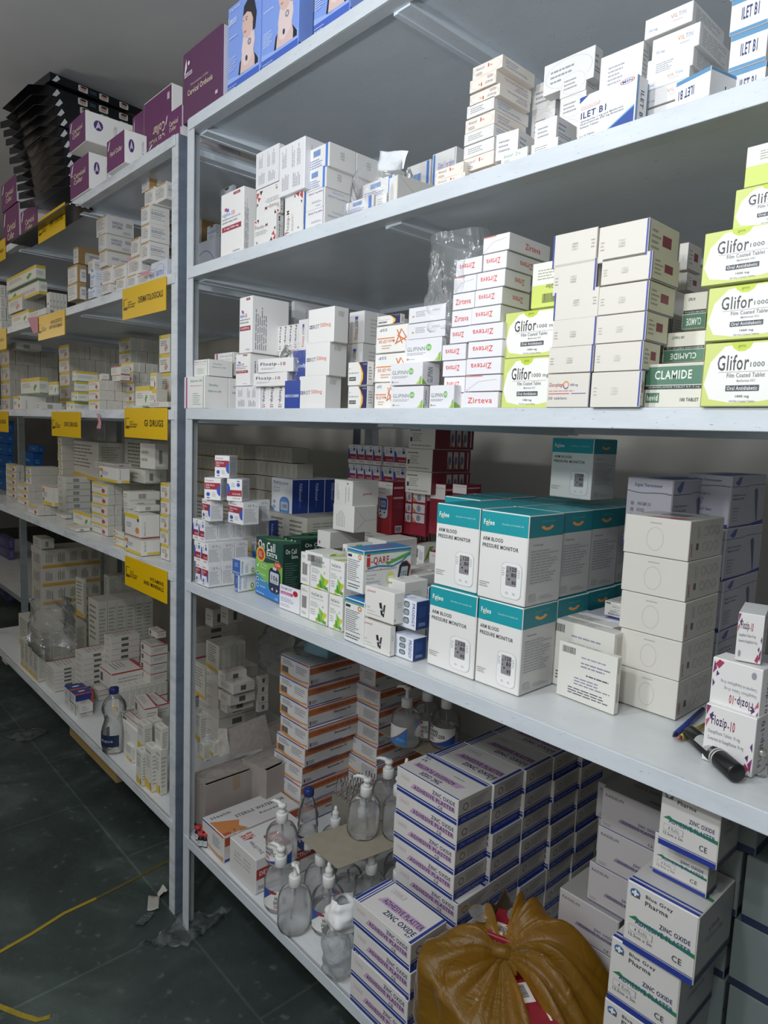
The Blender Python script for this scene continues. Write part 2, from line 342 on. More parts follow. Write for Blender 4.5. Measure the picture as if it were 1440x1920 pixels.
# ---------------------------------------------------------------- shelving racks
def angle_post(mb,x,y,z0,z1,sx,sy,w=.038,t=.003,mi=0,mi2=None):
    "L-section post: corner at x,y, flanges run sx along x and sy along y"
    a=sorted((x,x+sx*w)); b=sorted((y,y+sy*t)); mb.box((a[0],b[0],z0),(a[1],b[1],z1),mi)
    a=sorted((x,x+sx*t)); b=sorted((y+sy*t,y+sy*w)); mb.box((a[0],b[0],z0),(a[1],b[1],z1),mi if mi2 is None else mi2)
def rack(x0,x1,y0,y1,ztop,levels,label,postmat,dark=None,lipmat=None,extra=()):
    root=empty('shelving_rack',(0,0,0),0,label,'shelf')
    for (x,sx) in ((x0,1),(x1,-1)):
        for (y,sy) in ((y0,1),(y1,-1)):
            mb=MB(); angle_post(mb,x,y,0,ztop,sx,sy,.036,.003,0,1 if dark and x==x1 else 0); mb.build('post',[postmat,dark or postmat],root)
    for z in levels:
        mb=MB(); mb.box((x0+.004,y0+.008,z-.012),(x1-.004,y1-.004,z-.002))
        bd=mb.build('shelf_board',[BOARD],root)
        lb=MB(); lip=.03
        lb.box((x0+.0175,y0-.003,z-lip),(x1-.0175,y0+.0025,z)) if False else lb.box((x0+.012,y0-.0035,z-lip),(x1-.012,y0-.0005,z))
        lb.box((x0+.012,y0-.0005,z-lip),(x1-.012,y0+.03,z-lip+.003))
        lb.build('shelf_lip',[lipmat or ENAMEL],bd,bevel=.0012)
        ub=MB()
        ub.box((x0+.006,y0+.03,z-.0165),(x1-.006,y1-.01,z-.0125))
        ub.build('shelf_underside',[UNDER],bd)
        br=MB(); n=3
        for i in range(n+1):
            xx=x0+.01+(x1-x0-.07)*i/n
            br.box((xx,y0+.03,z-.034),(xx+.045,y1-.005,z-.0165)); br.box((xx,y0+.03,z-.036),(xx+.012,y1-.005,z-.034))
        br.box((x0+.01,y1-.03,z-lip),(x1-.01,y1-.002,z-.0165))
        br.build('shelf_brace',[UNDER],bd)
    return root
DP=.72
rack(-.002,2.438,0,DP,2.401,(L1,L2,L3,L4,L5),'white painted steel rack in front, five shelves, packed with cartons beside the photographer',ENAMEL)
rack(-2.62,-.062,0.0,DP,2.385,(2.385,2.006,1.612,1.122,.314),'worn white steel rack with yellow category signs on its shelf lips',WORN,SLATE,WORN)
rk=rack(-5.6,-3.03,.33,1.0,2.3,(2.25,1.66,.955,.375),'distant grey steel rack beyond the rack with yellow signs',paint_metal('#8f989b',.5,.2),None,paint_metal('#8f989b',.5,.2))
# ---------------------------------------------------------------- carton kinds and their print
WH='#e8e6e2'; GR='#8f9094'; DK='#3c3c44'
seam=('r',.03,.955,.97,.965,'#b5b3ae')
K('orthosis',.2,.12,.3,'#5f3558',F=[('t','Cervical Orthosis',.14,.36,.78,.44,'#e9dcb8'),('t','Philadelphia Collar',.22,.47,.68,.51,'#cbb7b0'),('p',[(.05,.66),(.12,.78),(.1,.9),(.07,.8)],'#f0e8ee'),('t','Samson',.05,.64,.26,.73,'#f0e8ee'),('e',.17,.82,.025,.03,'#f0e8ee'),('r',.86,.12,.92,.17,'#c9b9c4'),('r',.4,.02,.46,.05,'#7d5a76')],face={'R':'#efeef2','T':'#6b4164'},R=[('r',.02,0.01,.1,.99,'#d9d5de')],obj='collar_carton')
lady=[('r',0,.0,1,.16,'#4a6ac4'),('p',[(0,.14),(0,.2),(.5,.16),(1,.24),(1,.14)],'#9fb7ee'),
 ('p',[(.36,.17),(.40,.30),(.52,.36),(.8,.34),(.96,.22),(.96,.17)],'#1d2438'),   # vest
 ('p',[(.42,.17),(.46,.36),(.6,.42),(.8,.38),(.86,.26),(.86,.17)],'#e0c4be'),
 ('p',[(.5,.25),(.46,.42),(.5,.55),(.62,.62),(.82,.6),(.86,.45),(.8,.3),(.62,.22)],'#e9d3cf'), # collar
 ('e',.64,.68,.17,.17,'#dfc0b4'),('p',[(.5,.62),(.46,.66),(.49,.72)],'#dfc0b4'),('p',[(.49,.78),(.52,.88),(.64,.93),(.82,.88),(.9,.72),(.86,.56),(.79,.55),(.8,.68),(.74,.76),(.62,.8)],'#2f2f3a'),
 ('e',.6,.72,.018,.008,'#3a3038'),('e',.52,.725,.012,.007,'#3a3038'),('r',.56,.742,.64,.748,'#4b3b3e'),('p',[(.51,.6),(.56,.588),(.6,.602),(.555,.607)],'#b4707a'),('e',.79,.66,.02,.035,'#d3ab9f'),
 ('ring',.7,.46,.05,.035,.5,'#8b8f9c'),('e',.62,.3,.03,.03,'#39405c'),
 ('l',.06,.26,.34,.42,7,'#cfdcf8'),('t','Cervical',.08,.93,.4,.965,'#e6edfb'),('t','Samson',.04,.78,.3,.87,'#f0f4ff'),('l',.05,.05,.4,.1,2,'#b9c8ee'),('l',.06,.62,.4,.65,1,'#cfdcf8')]
K('collarblue',.17,.12,.32,'#86a4ea',F=lady,R=[('r',0,0,1,.1,'#3a56a8'),('r',.6,.62,.95,.7,'#e6ebf7'),('l',.2,.2,.85,.55,9,'#8fa7e2'),('l',.2,.72,.85,.9,4,'#aebfec')],face={'T':'#8aa4e4'},obj='collar_carton')
K('xig',.11,.1,.2,'#efedea',F=[('r',.17,.72,.27,.77,'#c8414f'),('r',.26,.70,.36,.75,'#3d6fd0'),('t','xigduo.',.06,.62,.45,.7,'#3f79c9'),('t','XR',.46,.63,.62,.7,'#d6434e'),('t','dapagliflozin/metformin HCl',.06,.575,.86,.61,'#55555c'),('t','extended-release tablets',.06,.53,.74,.565,'#55555c'),('p',[(.06,.4),(.9,.4),(.9,.48),(.06,.48)],'#a23a4a'),('t','5 mg/1000 mg',.16,.42,.78,.46,'#ffffff'),('r',.55,.93,.84,.97,'#a23a4a'),('t','56 Tablets',.6,.94,.8,.96,'#f3d0d4'),('t','AstraZeneca',.55,.05,.86,.08,'#77777c')],
  R=[('l',.08,.06,.4,.88,6,'#84848a',1)],obj='medicine_carton')
tri=[('p',[(.0,.92),(.08,.98),(.12,.86)],'#c23b3f'),('p',[(.12,.98),(.22,.98),(.2,.84)],'#47323a'),('p',[(.04,.8),(.1,.86),(.02,.72)],'#c23b3f'),('p',[(.8,.3),(.9,.42),(.94,.24)],'#c23b3f'),('p',[(.86,.12),(.98,.3),(.98,.1)],'#c23b3f'),('p',[(.72,.08),(.8,.22),(.86,.06)],'#47323a'),('p',[(.9,.5),(.98,.56),(.96,.42)],'#47323a')]
K('flozm',.14,.09,.12,WH,F=[('t','Flozip-M',.06,.6,.62,.76,'#6b2f3a')]+tri+[('l',.06,.4,.66,.56,3,GR),('e',.14,.16,.04,.05,'#9a9aa0'),('r',.1,.06,.2,.08,'#9a9aa0')],R=[('t','Flozip-M',.3,.1,.6,.9,'#4d3358',90),('l',.7,.2,.85,.8,2,GR,1)])
K('flozmv',.12,.09,.2,WH,F=[('t','Flozip-M',.1,.08,.3,.62,'#6b2f3a',90),('l',.38,.1,.5,.6,3,GR,1),('e',.76,.14,.05,.03,'#9a9aa0'),('p',[(.6,.95),(.8,.99),(.75,.86)],'#c23b3f'),('p',[(.8,.9),(.97,.98),(.97,.78)],'#c23b3f'),('p',[(.5,.9),(.58,.96),(.56,.86)],'#47323a'),('p',[(.86,.76),(.95,.76),(.92,.68)],'#47323a'),('p',[(.04,.03),(.12,.1),(.04,.12)],'#c23b3f')],R=[('l',.2,.2,.8,.8,4,'#b4b4b8',1)])
K('whiteprint',.14,.12,.2,'#e6e5e6',F=[('l',.12,.55,.3,.93,4,GR,1),('l',.5,.5,.62,.95,3,GR,1),('l',.7,.5,.84,.95,3,GR,1),('l',.12,.1,.4,.45,5,GR,1),('l',.55,.1,.85,.4,5,GR,1)],R=[('l',.3,.4,.8,.9,5,'#b9b9c0',1)])
K('glit',.11,.07,.09,WH,F=[('r',.84,.0,.92,1,'#4f86d9'),('r',.925,0,.94,1,'#5a4aa8'),('r',.03,0,.045,1,'#7b6bc0'),('l',.12,.1,.7,.5,4,'#8e96c8'),('bar',.3,.6,.62,.86,'#6f9bd8')],R=[('t','12/22',.42,.66,.56,.74,'#6c6c70'),('t','06/23',.42,.54,.56,.62,'#6c6c70'),('t','11/25',.42,.42,.56,.5,'#6c6c70'),('r',.0,0,.012,1,'#b8b6b2')])
K('glitf',.11,.07,.09,WH,F=[('r',.04,.0,.12,1,'#4f86d9'),('r',.94,0,.955,1,'#5a4aa8'),('t','Glibitol 5 mg tablets',.25,.74,.92,.86,'#7469b4'),('l',.4,.3,.9,.42,2,'#a8a4cf'),('l',.6,.12,.9,.2,1,'#a8a4cf')],R=[('t','Remedica',.3,.74,.7,.84,'#9fb8dd'),('t','Glibitol 5 mg tablets',.12,.5,.86,.62,'#7c86bb')])
K('amar',.14,.1,.035,'#eae8e4',F=[('l',.14,.25,.66,.75,3,'#9d9da0'),('ring',.5,.5,.47,.46,.02,'#c7c4bf')],R=[('l',.1,.45,.6,.8,2,'#9aa4c6'),('l',.12,.2,.8,.4,2,'#8f96b6')])
K('amarp',.14,.1,.035,'#eee5da',F=[('t','Amaryl',.12,.5,.4,.8,'#8a7a90'),('t','1',.52,.52,.56,.8,'#cf5a3a'),('t','mg',.58,.52,.66,.66,'#cf8a6a'),('l',.12,.15,.34,.4,2,'#9b8f92'),('ring',.5,.5,.47,.46,.02,'#d6b9a4')],R=[('l',.1,.45,.6,.8,2,'#9aa4c6'),('l',.12,.2,.8,.4,2,'#8f96b6')])
K('amarg',.14,.1,.035,'#e4eee2',F=[('t','Amaryl',.1,.5,.45,.85,'#6a8a7c'),('t','2',.56,.52,.62,.85,'#6a8a7c'),('t','mg',.64,.52,.74,.7,'#6a8a7c'),('l',.12,.15,.34,.4,2,'#9b9f92')],R=[])
K('ilet',.2,.05,.15,'#ebe9e8',F=[('p',[(0,.99),(.18,.99),(0,.86)],'#31509c'),('p',[(.5,.01),(.98,.36),(.98,.01)],'#31509c'),('p',[(.46,.01),(.5,.01),(.98,.36),(.98,.4)],'#6fa3cf'),('t','ILET B1',.05,.5,.5,.64,'#2d3d6e',0,.03),('r',.05,.7,.38,.77,'#c05060'),('r',.055,.705,.375,.765,'#ebe9e8'),('t','Prescription Drug',.07,.715,.36,.755,'#c05060'),('t','Glimepiride 1 mg and Metformin',.05,.41,.8,.46,'#6b6f80'),('t','Hydrochloride 500 mg Extended',.05,.35,.8,.4,'#6b6f80'),('t','Release Tablets',.05,.29,.38,.33,'#6b6f80'),('t','3 x 10 Tablets',.05,.1,.32,.14,'#6b6f80'),('ring',.84,.93,.12,.055,.1,'#c64a60'),('t','MSN',.76,.905,.92,.955,'#31509c')],
  R=[('r',0,0,.18,1,'#6fa3cf'),('t','ILET B1',.4,.12,.7,.72,'#2d3d6e',270,.03)])
K('ilets',.22,.12,.05,'#ecebea',F=[('r',0,.84,1,1,'#5f95bd'),('r',0,0,1,.1,'#5f95bd'),('t','ILET B1',.3,.34,.75,.68,'#2d3d6e',0,.03)],R=[('r',0,.84,1,1,'#5f95bd'),('l',.2,.3,.8,.6,2,GR)])
K('ilets2',.22,.12,.05,'#ecebea',F=[('r',0,.84,1,1,'#5f95bd'),('t','ILET B1',.1,.3,.55,.62,'#2d3d6e',180,.03)],R=[('r',0,.88,1,1,'#5f95bd'),('t','ILET B1',.3,.2,.8,.5,'#2d3d6e',180,.03)])
K('vilt',.16,.12,.07,'#ebeae8',F=[('t','VIL',.55,.52,.7,.72,'#dba070',0),('t','TIN',.71,.52,.86,.72,'#a9b4c8'),('l',.6,.34,.82,.4,1,'#a9b4c8'),('t','50 mg',.1,.25,.28,.4,'#9fb0d8')],R=[('l',.1,.1,.9,.85,7,'#b7b9bf')])
K('viltq',.16,.12,.07,'#ebeae8',F=[('l',.2,.2,.62,.7,5,'#a6a8ae'),],R=[('l',.1,.1,.9,.85,7,'#b7b9bf')])
K('glyf',.12,.12,.1,'#eceae6',F=[('r',.1,.0,.17,1,'#b03a84'),('r',.035,0,.045,1,'#4d9a6c'),('r',.945,0,.965,1,'#3c8c5c'),('t','Glyformin 500',.32,.8,.9,.9,'#55936f'),('t','Metformin Hydrochloride',.34,.68,.88,.73,'#c07a9c'),('l',.45,.1,.85,.5,6,'#a8bfae'),],R=[('t','Remedica',.2,.7,.55,.78,'#5b9a78'),('t','Glyformin 500',.15,.5,.7,.58,'#5b7f70')])
K('flozs',.035,.1,.13,WH,F=[('t','Flozip',.28,.32,.72,.96,'#3f3560',270,.03),('t','-10',.28,.06,.72,.3,'#8c4a6a',270,.03)],R=[('l',.15,.3,.9,.8,3,'#c3c3c8')])
K('floz10',.15,.09,.08,WH,F=[('t','Flozip',.08,.42,.55,.72,'#3f3560',0,.03),('t','-10',.58,.46,.8,.7,'#8c3a5c',0,.03),('l',.1,.2,.6,.34,2,GR)],R=[('l',.15,.3,.9,.8,3,'#c3c3c8')])
K('brot',.16,.12,.12,'#e9e7e3',F=[('r',.06,.44,.13,.54,'#2a50a0'),('e',.095,.49,.02,.025,'#e9e7e3'),('t','BROT',.14,.43,.44,.55,'#4a4c55'),('t','500mg',.48,.42,.88,.57,'#d8603c')],R=[('t','LOT NR2317A',.28,.84,.7,.88,GR),('t','MF 10/2022',.28,.79,.66,.83,GR),('t','EX 09/2025',.28,.74,.66,.78,GR)])
K('brotv',.1,.12,.12,'#e3e1de',F=[('r',.4,.75,.6,.84,'#2a50a0'),('t','BROT',.4,.5,.6,.74,'#4a4c55',270),('t','500mg',.38,.12,.62,.46,'#d8603c',270)],R=[('l',.2,.2,.8,.8,5,'#c6c4c0')])
K('medo',.1,.06,.2,'#27459a',F=[('t','MEDOCHEMIE',.05,.4,.95,.5,'#dfe6f6',0,.03)],R=[('r',0,0,1,1,'#e6e4e0')],rough=.35)
K('navy',.12,.1,.1,WH,F=[('p',[(.6,.01),(.99,.01),(.99,.99),(.5,.99),(.62,.8),(.74,.5),(.72,.2)],'#2b2a5c'),('p',[(.6,.01),(.68,.01),(.78,.25),(.79,.5),(.66,.8),(.55,.99),(.5,.99),(.62,.8),(.7,.5),(.68,.2)],'#edb92f'),('e',.08,.72,.03,.03,'#8bb07a'),('t','METFORMIN TABLETS BP',.05,.5,.56,.56,'#50505a'),('r',.06,.2,.42,.36,'#26262c'),('t','GLUNOR 500',.08,.24,.4,.32,'#f2f2f2'),('t','10 x 10 Tabs',.76,.86,.95,.92,'#d8d8ea')],R=[('l',.2,.2,.8,.8,5,GR)])
K('fox',.15,.12,.13,'#f0ede6',F=[('t','SSP',.12,.8,.36,.9,'#55609c',180,.02),('r',.05,.52,.6,.56,'#e08a4a'),('t','Metfor-SSP 500',.1,.36,.6,.48,'#d9783c',180),('l',.2,.12,.55,.3,2,'#d9a384'),('p',[(.62,.28),(.66,.3),(.82,.82),(.79,.84)],'#d9783c'),('p',[(.79,.84),(.82,.82),(.98,.5),(.95,.49)],'#d9783c'),('p',[(.62,.28),(.98,.5),(.96,.53),(.62,.32)],'#d9783c'),('p',[(.68,.6),(.7,.63),(.98,.4),(.95,.38)],'#d9783c'),('p',[(.66,.82),(.69,.82),(.86,.3),(.83,.3)],'#d9783c')],R=[('r',0,.5,1,.56,'#e08a4a')])
K('glip',.15,.12,.09,'#e9e8ea',F=[('t','GLIPINN',.07,.48,.56,.66,'#6f7f78'),('e',.66,.6,.075,.15,'#7cb860'),('t','50',.61,.54,.71,.66,'#eef6ea'),('l',.07,.3,.6,.42,2,GR),('e',.09,.14,.03,.05,'#b59a6a'),('p',[(.88,.02),(.99,.02),(.99,.4),(.93,.3)],'#8dbb50'),('p',[(.82,.02),(.9,.02),(.97,.3)],'#b9cf6a'),('l',.1,.1,.3,.16,1,GR)],R=[('t','GLIPINN',.3,.12,.6,.8,'#5a6a66',90),('p',[(.0,.02),(.3,.02),(.0,.3)],'#8dbb50')])
K('glipback',.15,.12,.09,'#e7e6e8',F=[('l',.2,.35,.55,.75,4,GR),('l',.65,.6,.9,.75,2,GR),('e',.13,.42,.03,.06,'#b59a6a')],R=[('t','GLIPINN',.3,.12,.6,.8,'#5a6a66',90)])
K('zirt',.08,.14,.045,'#eceaec',F=[('t','Zirteva',.14,.34,.74,.7,'#e0564a',180,.02)],R=[('t','Zirteva',.38,.3,.75,.66,'#dd5a50',180,.02)],B=[])
K('zirtu',.08,.14,.045,'#eceaec',F=[('t','Zirteva',.14,.3,.84,.66,'#e0564a',0,.02)],R=[('t','Zirteva',.38,.3,.75,.66,'#dd5a50',0,.02)],B=[])
K('zirtf',.08,.14,.045,'#eceaec',F=[('p',[(.02,.05),(.05,.05),(.4,.6),(.38,.62)],'#c9c6c9'),('p',[(.4,.6),(.9,.7),(.9,.73),(.4,.63)],'#c9c6c9'),('r',.02,.93,.5,.98,'#e0564a')],R=[('t','Zirteva',.38,.3,.75,.66,'#dd5a50',0,.02)],B=[])
gf=[('r',0,0,1,1,'#cfd878'),('p',[(.03,.35),(.1,.7),(.28,.93),(.5,.97),(.98,.96),(.98,.12),(.8,.08),(.4,.06),(.12,.12)],'#f0efe8'),('p',[(.36,.99),(.66,.99),(.62,.9),(.55,.85),(.47,.85),(.4,.9)],'#c3d43c'),('t','getz',.46,.9,.56,.95,'#5c7a34'),('t','Glifor',.2,.56,.62,.8,'#3d3d40',0,.015),('t','1000 mg',.64,.58,.98,.68,'#5a5a5e'),('r',.22,.535,.95,.54,'#8d8d90'),('t','Film Coated Tablet',.34,.45,.84,.52,'#77777c'),('t','Metformin HCl',.48,.38,.72,.42,'#9a9a9e'),('r',.34,.24,.78,.33,'#44464a'),('t','Oral Antidiabetic',.36,.255,.76,.315,'#f0f0f0'),('t','1000 mg',.48,.13,.66,.18,'#5a5a5e'),('t','100 Film Coated Tablets',.4,.07,.74,.1,'#8d8d90')]
K('glifor',.2,.14,.16,'#dfe3a8',F=gf,R=[('r',0,0,1,1,'#d4dc8c'),('l',.2,.2,.8,.8,6,'#a8b070')],T=[('r',0,0,1,1,'#d5dc96')])
K('gliforb',.2,.14,.16,'#e6e8c4',F=[('r',0,0,1,.5,'#cfdc6a'),('r',0,.5,1,1,'#e9eadf'),('bar',.4,.1,.95,.3,'#3b3b30'),('l',.2,.6,.9,.85,4,'#a8a890'),('t','Glifor',.5,.4,.8,.5,'#3d3d40',180)],R=[('r',0,0,1,1,'#d4dc8c')])
K('gluc',.15,.16,.08,'#dcd6cb',F=[('t','119211',.42,.5,.55,.56,'#9a958c'),('t','11/2024',.42,.42,.55,.48,'#9a958c'),('t','10/2027',.42,.34,.55,.4,'#9a958c'),('l',.05,.3,.14,.6,3,'#b3ada2'),('r',.955,0,1,1,'#37459c')],R=[('r',0,0,.03,1,'#37459c'),('r',.45,.4,.75,.7,'#8d4358'),('l',.1,.2,.4,.8,4,'#a7a3a0'),('r',0,0,1,.04,'#37459c')],B=[])
K('gluc2',.15,.16,.08,'#dcd6cb',F=[('t','Glucophage',.05,.58,.4,.74,'#b0464e',0,.02),('ring',.46,.66,.07,.12,.3,'#e0863c',-60,200),('ring',.46,.64,.06,.1,.3,'#3f54a8',180,330),('t','1000 mg',.56,.6,.74,.7,'#6a70a0'),('l',.05,.46,.9,.52,1,'#c98a8a'),('r',.05,.4,.55,.42,'#c0504e'),('r',.6,.4,.93,.42,'#5560b0'),('t','30 tablets',.05,.24,.5,.32,'#88848a')],R=[('r',0,0,.03,1,'#37459c')],B=[])
K('clam',.22,.12,.14,'#e2ded0',F=[('r',.03,.52,.99,.93,'#4f7a62'),('t','CLAMIDE',.2,.64,.82,.84,'#e9ecdf',0,.05),('r',.03,.42,.99,.5,'#2f3b36'),('t','GLIBENCLAMIDE TABLET B.P. 5 mg',.1,.435,.96,.485,'#c9d2c6'),('r',.07,.12,.3,.34,'#4f7a62'),('t','hovid',.09,.16,.28,.3,'#e9ecdf',0,.04),('t','100 TABLET',.66,.14,.96,.22,'#4b5550',0,.02),('r',.03,.955,.99,.96,'#b8b4a4')],R=[('r',0,.52,1,.93,'#4f7a62')],B=[])
K('clamt',.22,.12,.14,'#e2ded0',F=[('r',.03,.02,.99,.4,'#4f7a62'),('t','CLAMIDE',.2,.1,.82,.3,'#e9ecdf',180,.05),('r',.03,.42,.99,.52,'#2f3b36'),('t','GLIBENCLAMIDE TABLET B.P. 5 mg',.1,.435,.96,.5,'#c9d2c6',180),('t','100 TABLET',.2,.78,.5,.86,'#4b5550',180,.02)],R=[('r',0,.0,1,.4,'#4f7a62')],B=[])
sino=[('t','Sinocare',.08,.84,.56,.93,'#b04a58'),('r',.02,.48,.98,.78,'#a32f3f'),('t','Safe-Accu',.1,.63,.62,.74,'#f3dfe2'),('t','Soft',.1,.52,.34,.61,'#f3dfe2'),('p',[(.98,.2),(.98,.7),(.86,.66),(.78,.55),(.76,.44),(.8,.31),(.88,.23)],'#3f57b5'),('e',.24,.26,.11,.09,'#3f57b5'),('l',.48,.16,.72,.36,3,'#b8b8c0'),('r',.16,.08,.34,.12,'#55555c')]
srest=[('l',.08,.12,.9,.72,10,'#a9a9ae'),('t','CE',.3,.8,.5,.9,'#77777c'),('r',.6,.82,.66,.9,'#8d8d92'),('r',.74,.8,.88,.82,'#8d8d92')]
K('sino',.055,.052,.07,'#dfdfe0',F=sino,R=srest,face={'F':'#f0eeee','T':'#d9d9da'},obj='test_strip_carton')
sinou=[('t','Sinocare',.4,.07,.9,.16,'#b04a58',180),('r',.02,.22,.98,.5,'#a32f3f'),('t','Safe-Accu',.38,.26,.9,.36,'#f3dfe2',180),('p',[(.02,.3),(.02,.8),(.14,.76),(.22,.6),(.22,.46),(.14,.34)],'#3f57b5'),('e',.76,.74,.11,.09,'#3f57b5'),('l',.3,.62,.55,.84,3,'#b8b8c0'),('r',.66,.88,.84,.92,'#55555c')]
K('sinou',.055,.052,.07,'#dfdfe0',F=sinou,R=srest,face={'F':'#f0eeee','T':'#d9d9da'},obj='test_strip_carton')
K('autocode',.05,.09,.06,'#e9eaee',F=[('r',0,0,1,1,'#3c63ae'),('t','PRODIGY',.1,.08,.9,.2,'#e6ecf8'),('l',.3,.5,.8,.8,4,'#a9bde4')],R=[('t','PRODIGY',.06,.1,.18,.9,'#33519a',270,.03),('l',.3,.15,.5,.85,4,GR,1),('ring',.8,.3,.1,.16,.5,'#6fa545'),('p',[(0,.02),(1,.02),(1,.14),(.6,.05)],'#a9c94a')],face={'T':'#dfe6f2'},obj='test_strip_carton')
K('oncall',.15,.09,.2,'#15352c',F=[('r',0,0,1,1,'#17473a'),('p',[(.01,.01),(.99,.01),(.99,.62),(.7,.64),(.4,.6),(.15,.62),(.01,.66)],'#7dbb4e'),('p',[(.01,.01),(.99,.01),(.99,.2),(.5,.26),(.01,.38)],'#3d8fc0'),('p',[(.01,.01),(.99,.01),(.99,.1),(.01,.2)],'#2f7fd0'),('r',.02,.86,.1,.9,'#c8402c'),('t','On Call',.1,.82,.72,.97,'#f5f5f0',0,.02),('t','Extra',.42,.73,.8,.83,'#f5f5f0',0,.02),('t','Blood Glucose Monitoring System',.4,.685,.86,.71,'#dfe8df'),('e',.2,.72,.17,.13,'#e8c33a'),('e',.2,.72,.13,.1,'#c8402c'),('l',.11,.67,.29,.77,4,'#f0c9a0'),('p',[(.68,.62),(.75,.68),(.9,.68),(.97,.62),(.83,.53)],'#d05a3c'),('t','150',.75,.61,.9,.65,'#f5e3d8'),
 ('t','No Coding',.2,.53,.44,.57,'#f2f7ee'),('t','Required',.2,.48,.42,.52,'#f2f7ee'),('p',[(.06,.52),(.1,.48),(.18,.6),(.1,.52)],'#f2f7ee')]+[e for q in (.38,.28,.17) for e in (('e',.1,q,.05,.035,'#e9f2ea'),('e',.1,q,.035,.024,'#30594a'),('t','Reliable',.2,q-.015,.4,q+.015,'#eef5ea'))]+
 [('rr',.52,.14,.93,.56,.14,.1,'#1f2342'),('rr',.57,.3,.88,.49,.03,.02,'#c5ccd6'),('t','106',.62,.35,.84,.44,'#23252c',0,.03),('l',.6,.31,.85,.335,1,'#6a6e78'),('rr',.66,.53,.8,.58,.04,.02,'#c9ced8'),('p',[(.62,.2),(.68,.23),(.68,.17)],'#e0e3ea'),('p',[(.86,.2),(.8,.23),(.8,.17)],'#e0e3ea'),('t','CE',.76,.04,.86,.08,'#e9f1fb'),('l',.05,.03,.5,.07,1,'#bcd6f2')],
 R=[('t','On Call',.15,.84,.78,.92,'#dfe5e0',0,.01),('t','Extra',.5,.76,.86,.82,'#dfe5e0'),('l',.12,.08,.86,.7,16,'#4a6a5e')],T=[('r',0,0,1,1,'#1d5a44'),('p',[(.3,0),(.6,1),(.8,1),(.5,0)],'#5f9a5a')],obj='monitor_carton')
K('fia',.12,.065,.2,'#eceef2',F=[('t','FIA',.1,.86,.36,.93,'#3a5cae',0,.04),('t','Biomed',.38,.86,.8,.93,'#7a7f8c'),('l',.1,.83,.7,.845,1,GR),('t','Pronto',.12,.76,.42,.8,'#5a86c8'),('l',.1,.66,.5,.73,3,'#b0b4bc'),('p',[(.01,.01),(.99,.01),(.99,.12),(.7,.03),(.3,.14),(.01,.34)],'#3f97d0'),('p',[(.01,.01),(.99,.01),(.99,.06),(.6,.02),(.25,.08),(.01,.2)],'#2168b4'),('rr',.42,.1,.88,.58,.2,.14,'#4e7cc4'),('rr',.45,.12,.85,.56,.18,.13,'#5f8fd4'),('rr',.48,.27,.82,.46,.04,.03,'#b9c8d6'),('t','100',.55,.32,.76,.41,'#2b2f3a',0,.02),('l',.55,.17,.75,.2,1,'#d8e3f2')]+[('e',.15,q,.06,.035,'#4a5fa6') for q in (.44,.32)]+[('e',.15,q,.045,.026,'#c9d2ea') for q in (.44,.32,.2)],
 R=[('r',0,0,1,1,'#26418e'),('t','FIABiomed',.42,.5,.6,.9,'#cdd6ee',270),('t','Germany',.44,.34,.52,.47,'#8fa2d4',270),('r',.1,.02,.85,.17,'#b9bfd0'),('l',.12,.03,.83,.16,6,'#5a6078')],face={'T':'#dcdce2'},obj='monitor_carton')
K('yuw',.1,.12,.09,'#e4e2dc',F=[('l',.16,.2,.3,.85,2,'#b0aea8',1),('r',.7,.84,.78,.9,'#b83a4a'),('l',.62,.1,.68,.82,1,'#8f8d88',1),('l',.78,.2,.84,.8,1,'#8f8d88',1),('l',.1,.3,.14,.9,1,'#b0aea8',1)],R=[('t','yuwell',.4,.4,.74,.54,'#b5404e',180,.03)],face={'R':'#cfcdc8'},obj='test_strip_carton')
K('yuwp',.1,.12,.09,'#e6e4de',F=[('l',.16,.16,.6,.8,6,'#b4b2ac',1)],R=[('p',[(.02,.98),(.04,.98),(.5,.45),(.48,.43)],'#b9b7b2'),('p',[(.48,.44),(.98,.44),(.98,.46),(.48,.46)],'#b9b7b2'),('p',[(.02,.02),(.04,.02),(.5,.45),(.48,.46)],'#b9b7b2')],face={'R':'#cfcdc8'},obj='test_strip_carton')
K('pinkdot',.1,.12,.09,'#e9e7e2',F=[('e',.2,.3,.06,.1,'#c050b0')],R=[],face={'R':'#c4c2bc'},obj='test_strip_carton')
vc=[('t','VivaChek Ino',.1,.8,.74,.9,'#5a6f62'),('t','Blood Glucose Test Strips',.1,.7,.8,.75,'#8aa894'),('l',.08,.45,.6,.62,3,'#b0b5ae'),('l',.08,.2,.4,.4,3,'#b0b5ae'),('t','50',.72,.5,.8,.57,'#8f9490'),('p',[(.36,.02),(.7,.06),(.96,.28),(.98,.36),(.75,.38),(.5,.22)],'#c8cc32'),('p',[(.34,.1),(.98,.02),(.95,.12),(.6,.2)],'#6cae3e'),('p',[(.56,.5),(.78,.36),(.72,.08),(.56,.12)],'#79b84a'),('p',[(.56,.5),(.66,.43),(.64,.1),(.56,.12)],'#9ccc5e'),('p',[(.5,.3),(.62,.26),(.68,.06),(.54,.06)],'#4f9a3c'),('r',.82,.06,.88,.1,'#5d7a4a')]
K('viva',.105,.06,.12,'#efeeea',F=vc,R=[('l',.2,.2,.8,.8,6,'#b8bab4')],L=[('bar',.15,.5,.8,.85,'#44443f',1),('l',.2,.1,.8,.4,3,GR)],face={'T':'#e2e3d8'},T=[('p',[(.1,.02),(.5,.02),(.95,.98),(.55,.98)],'#b9c845')],obj='test_strip_carton')
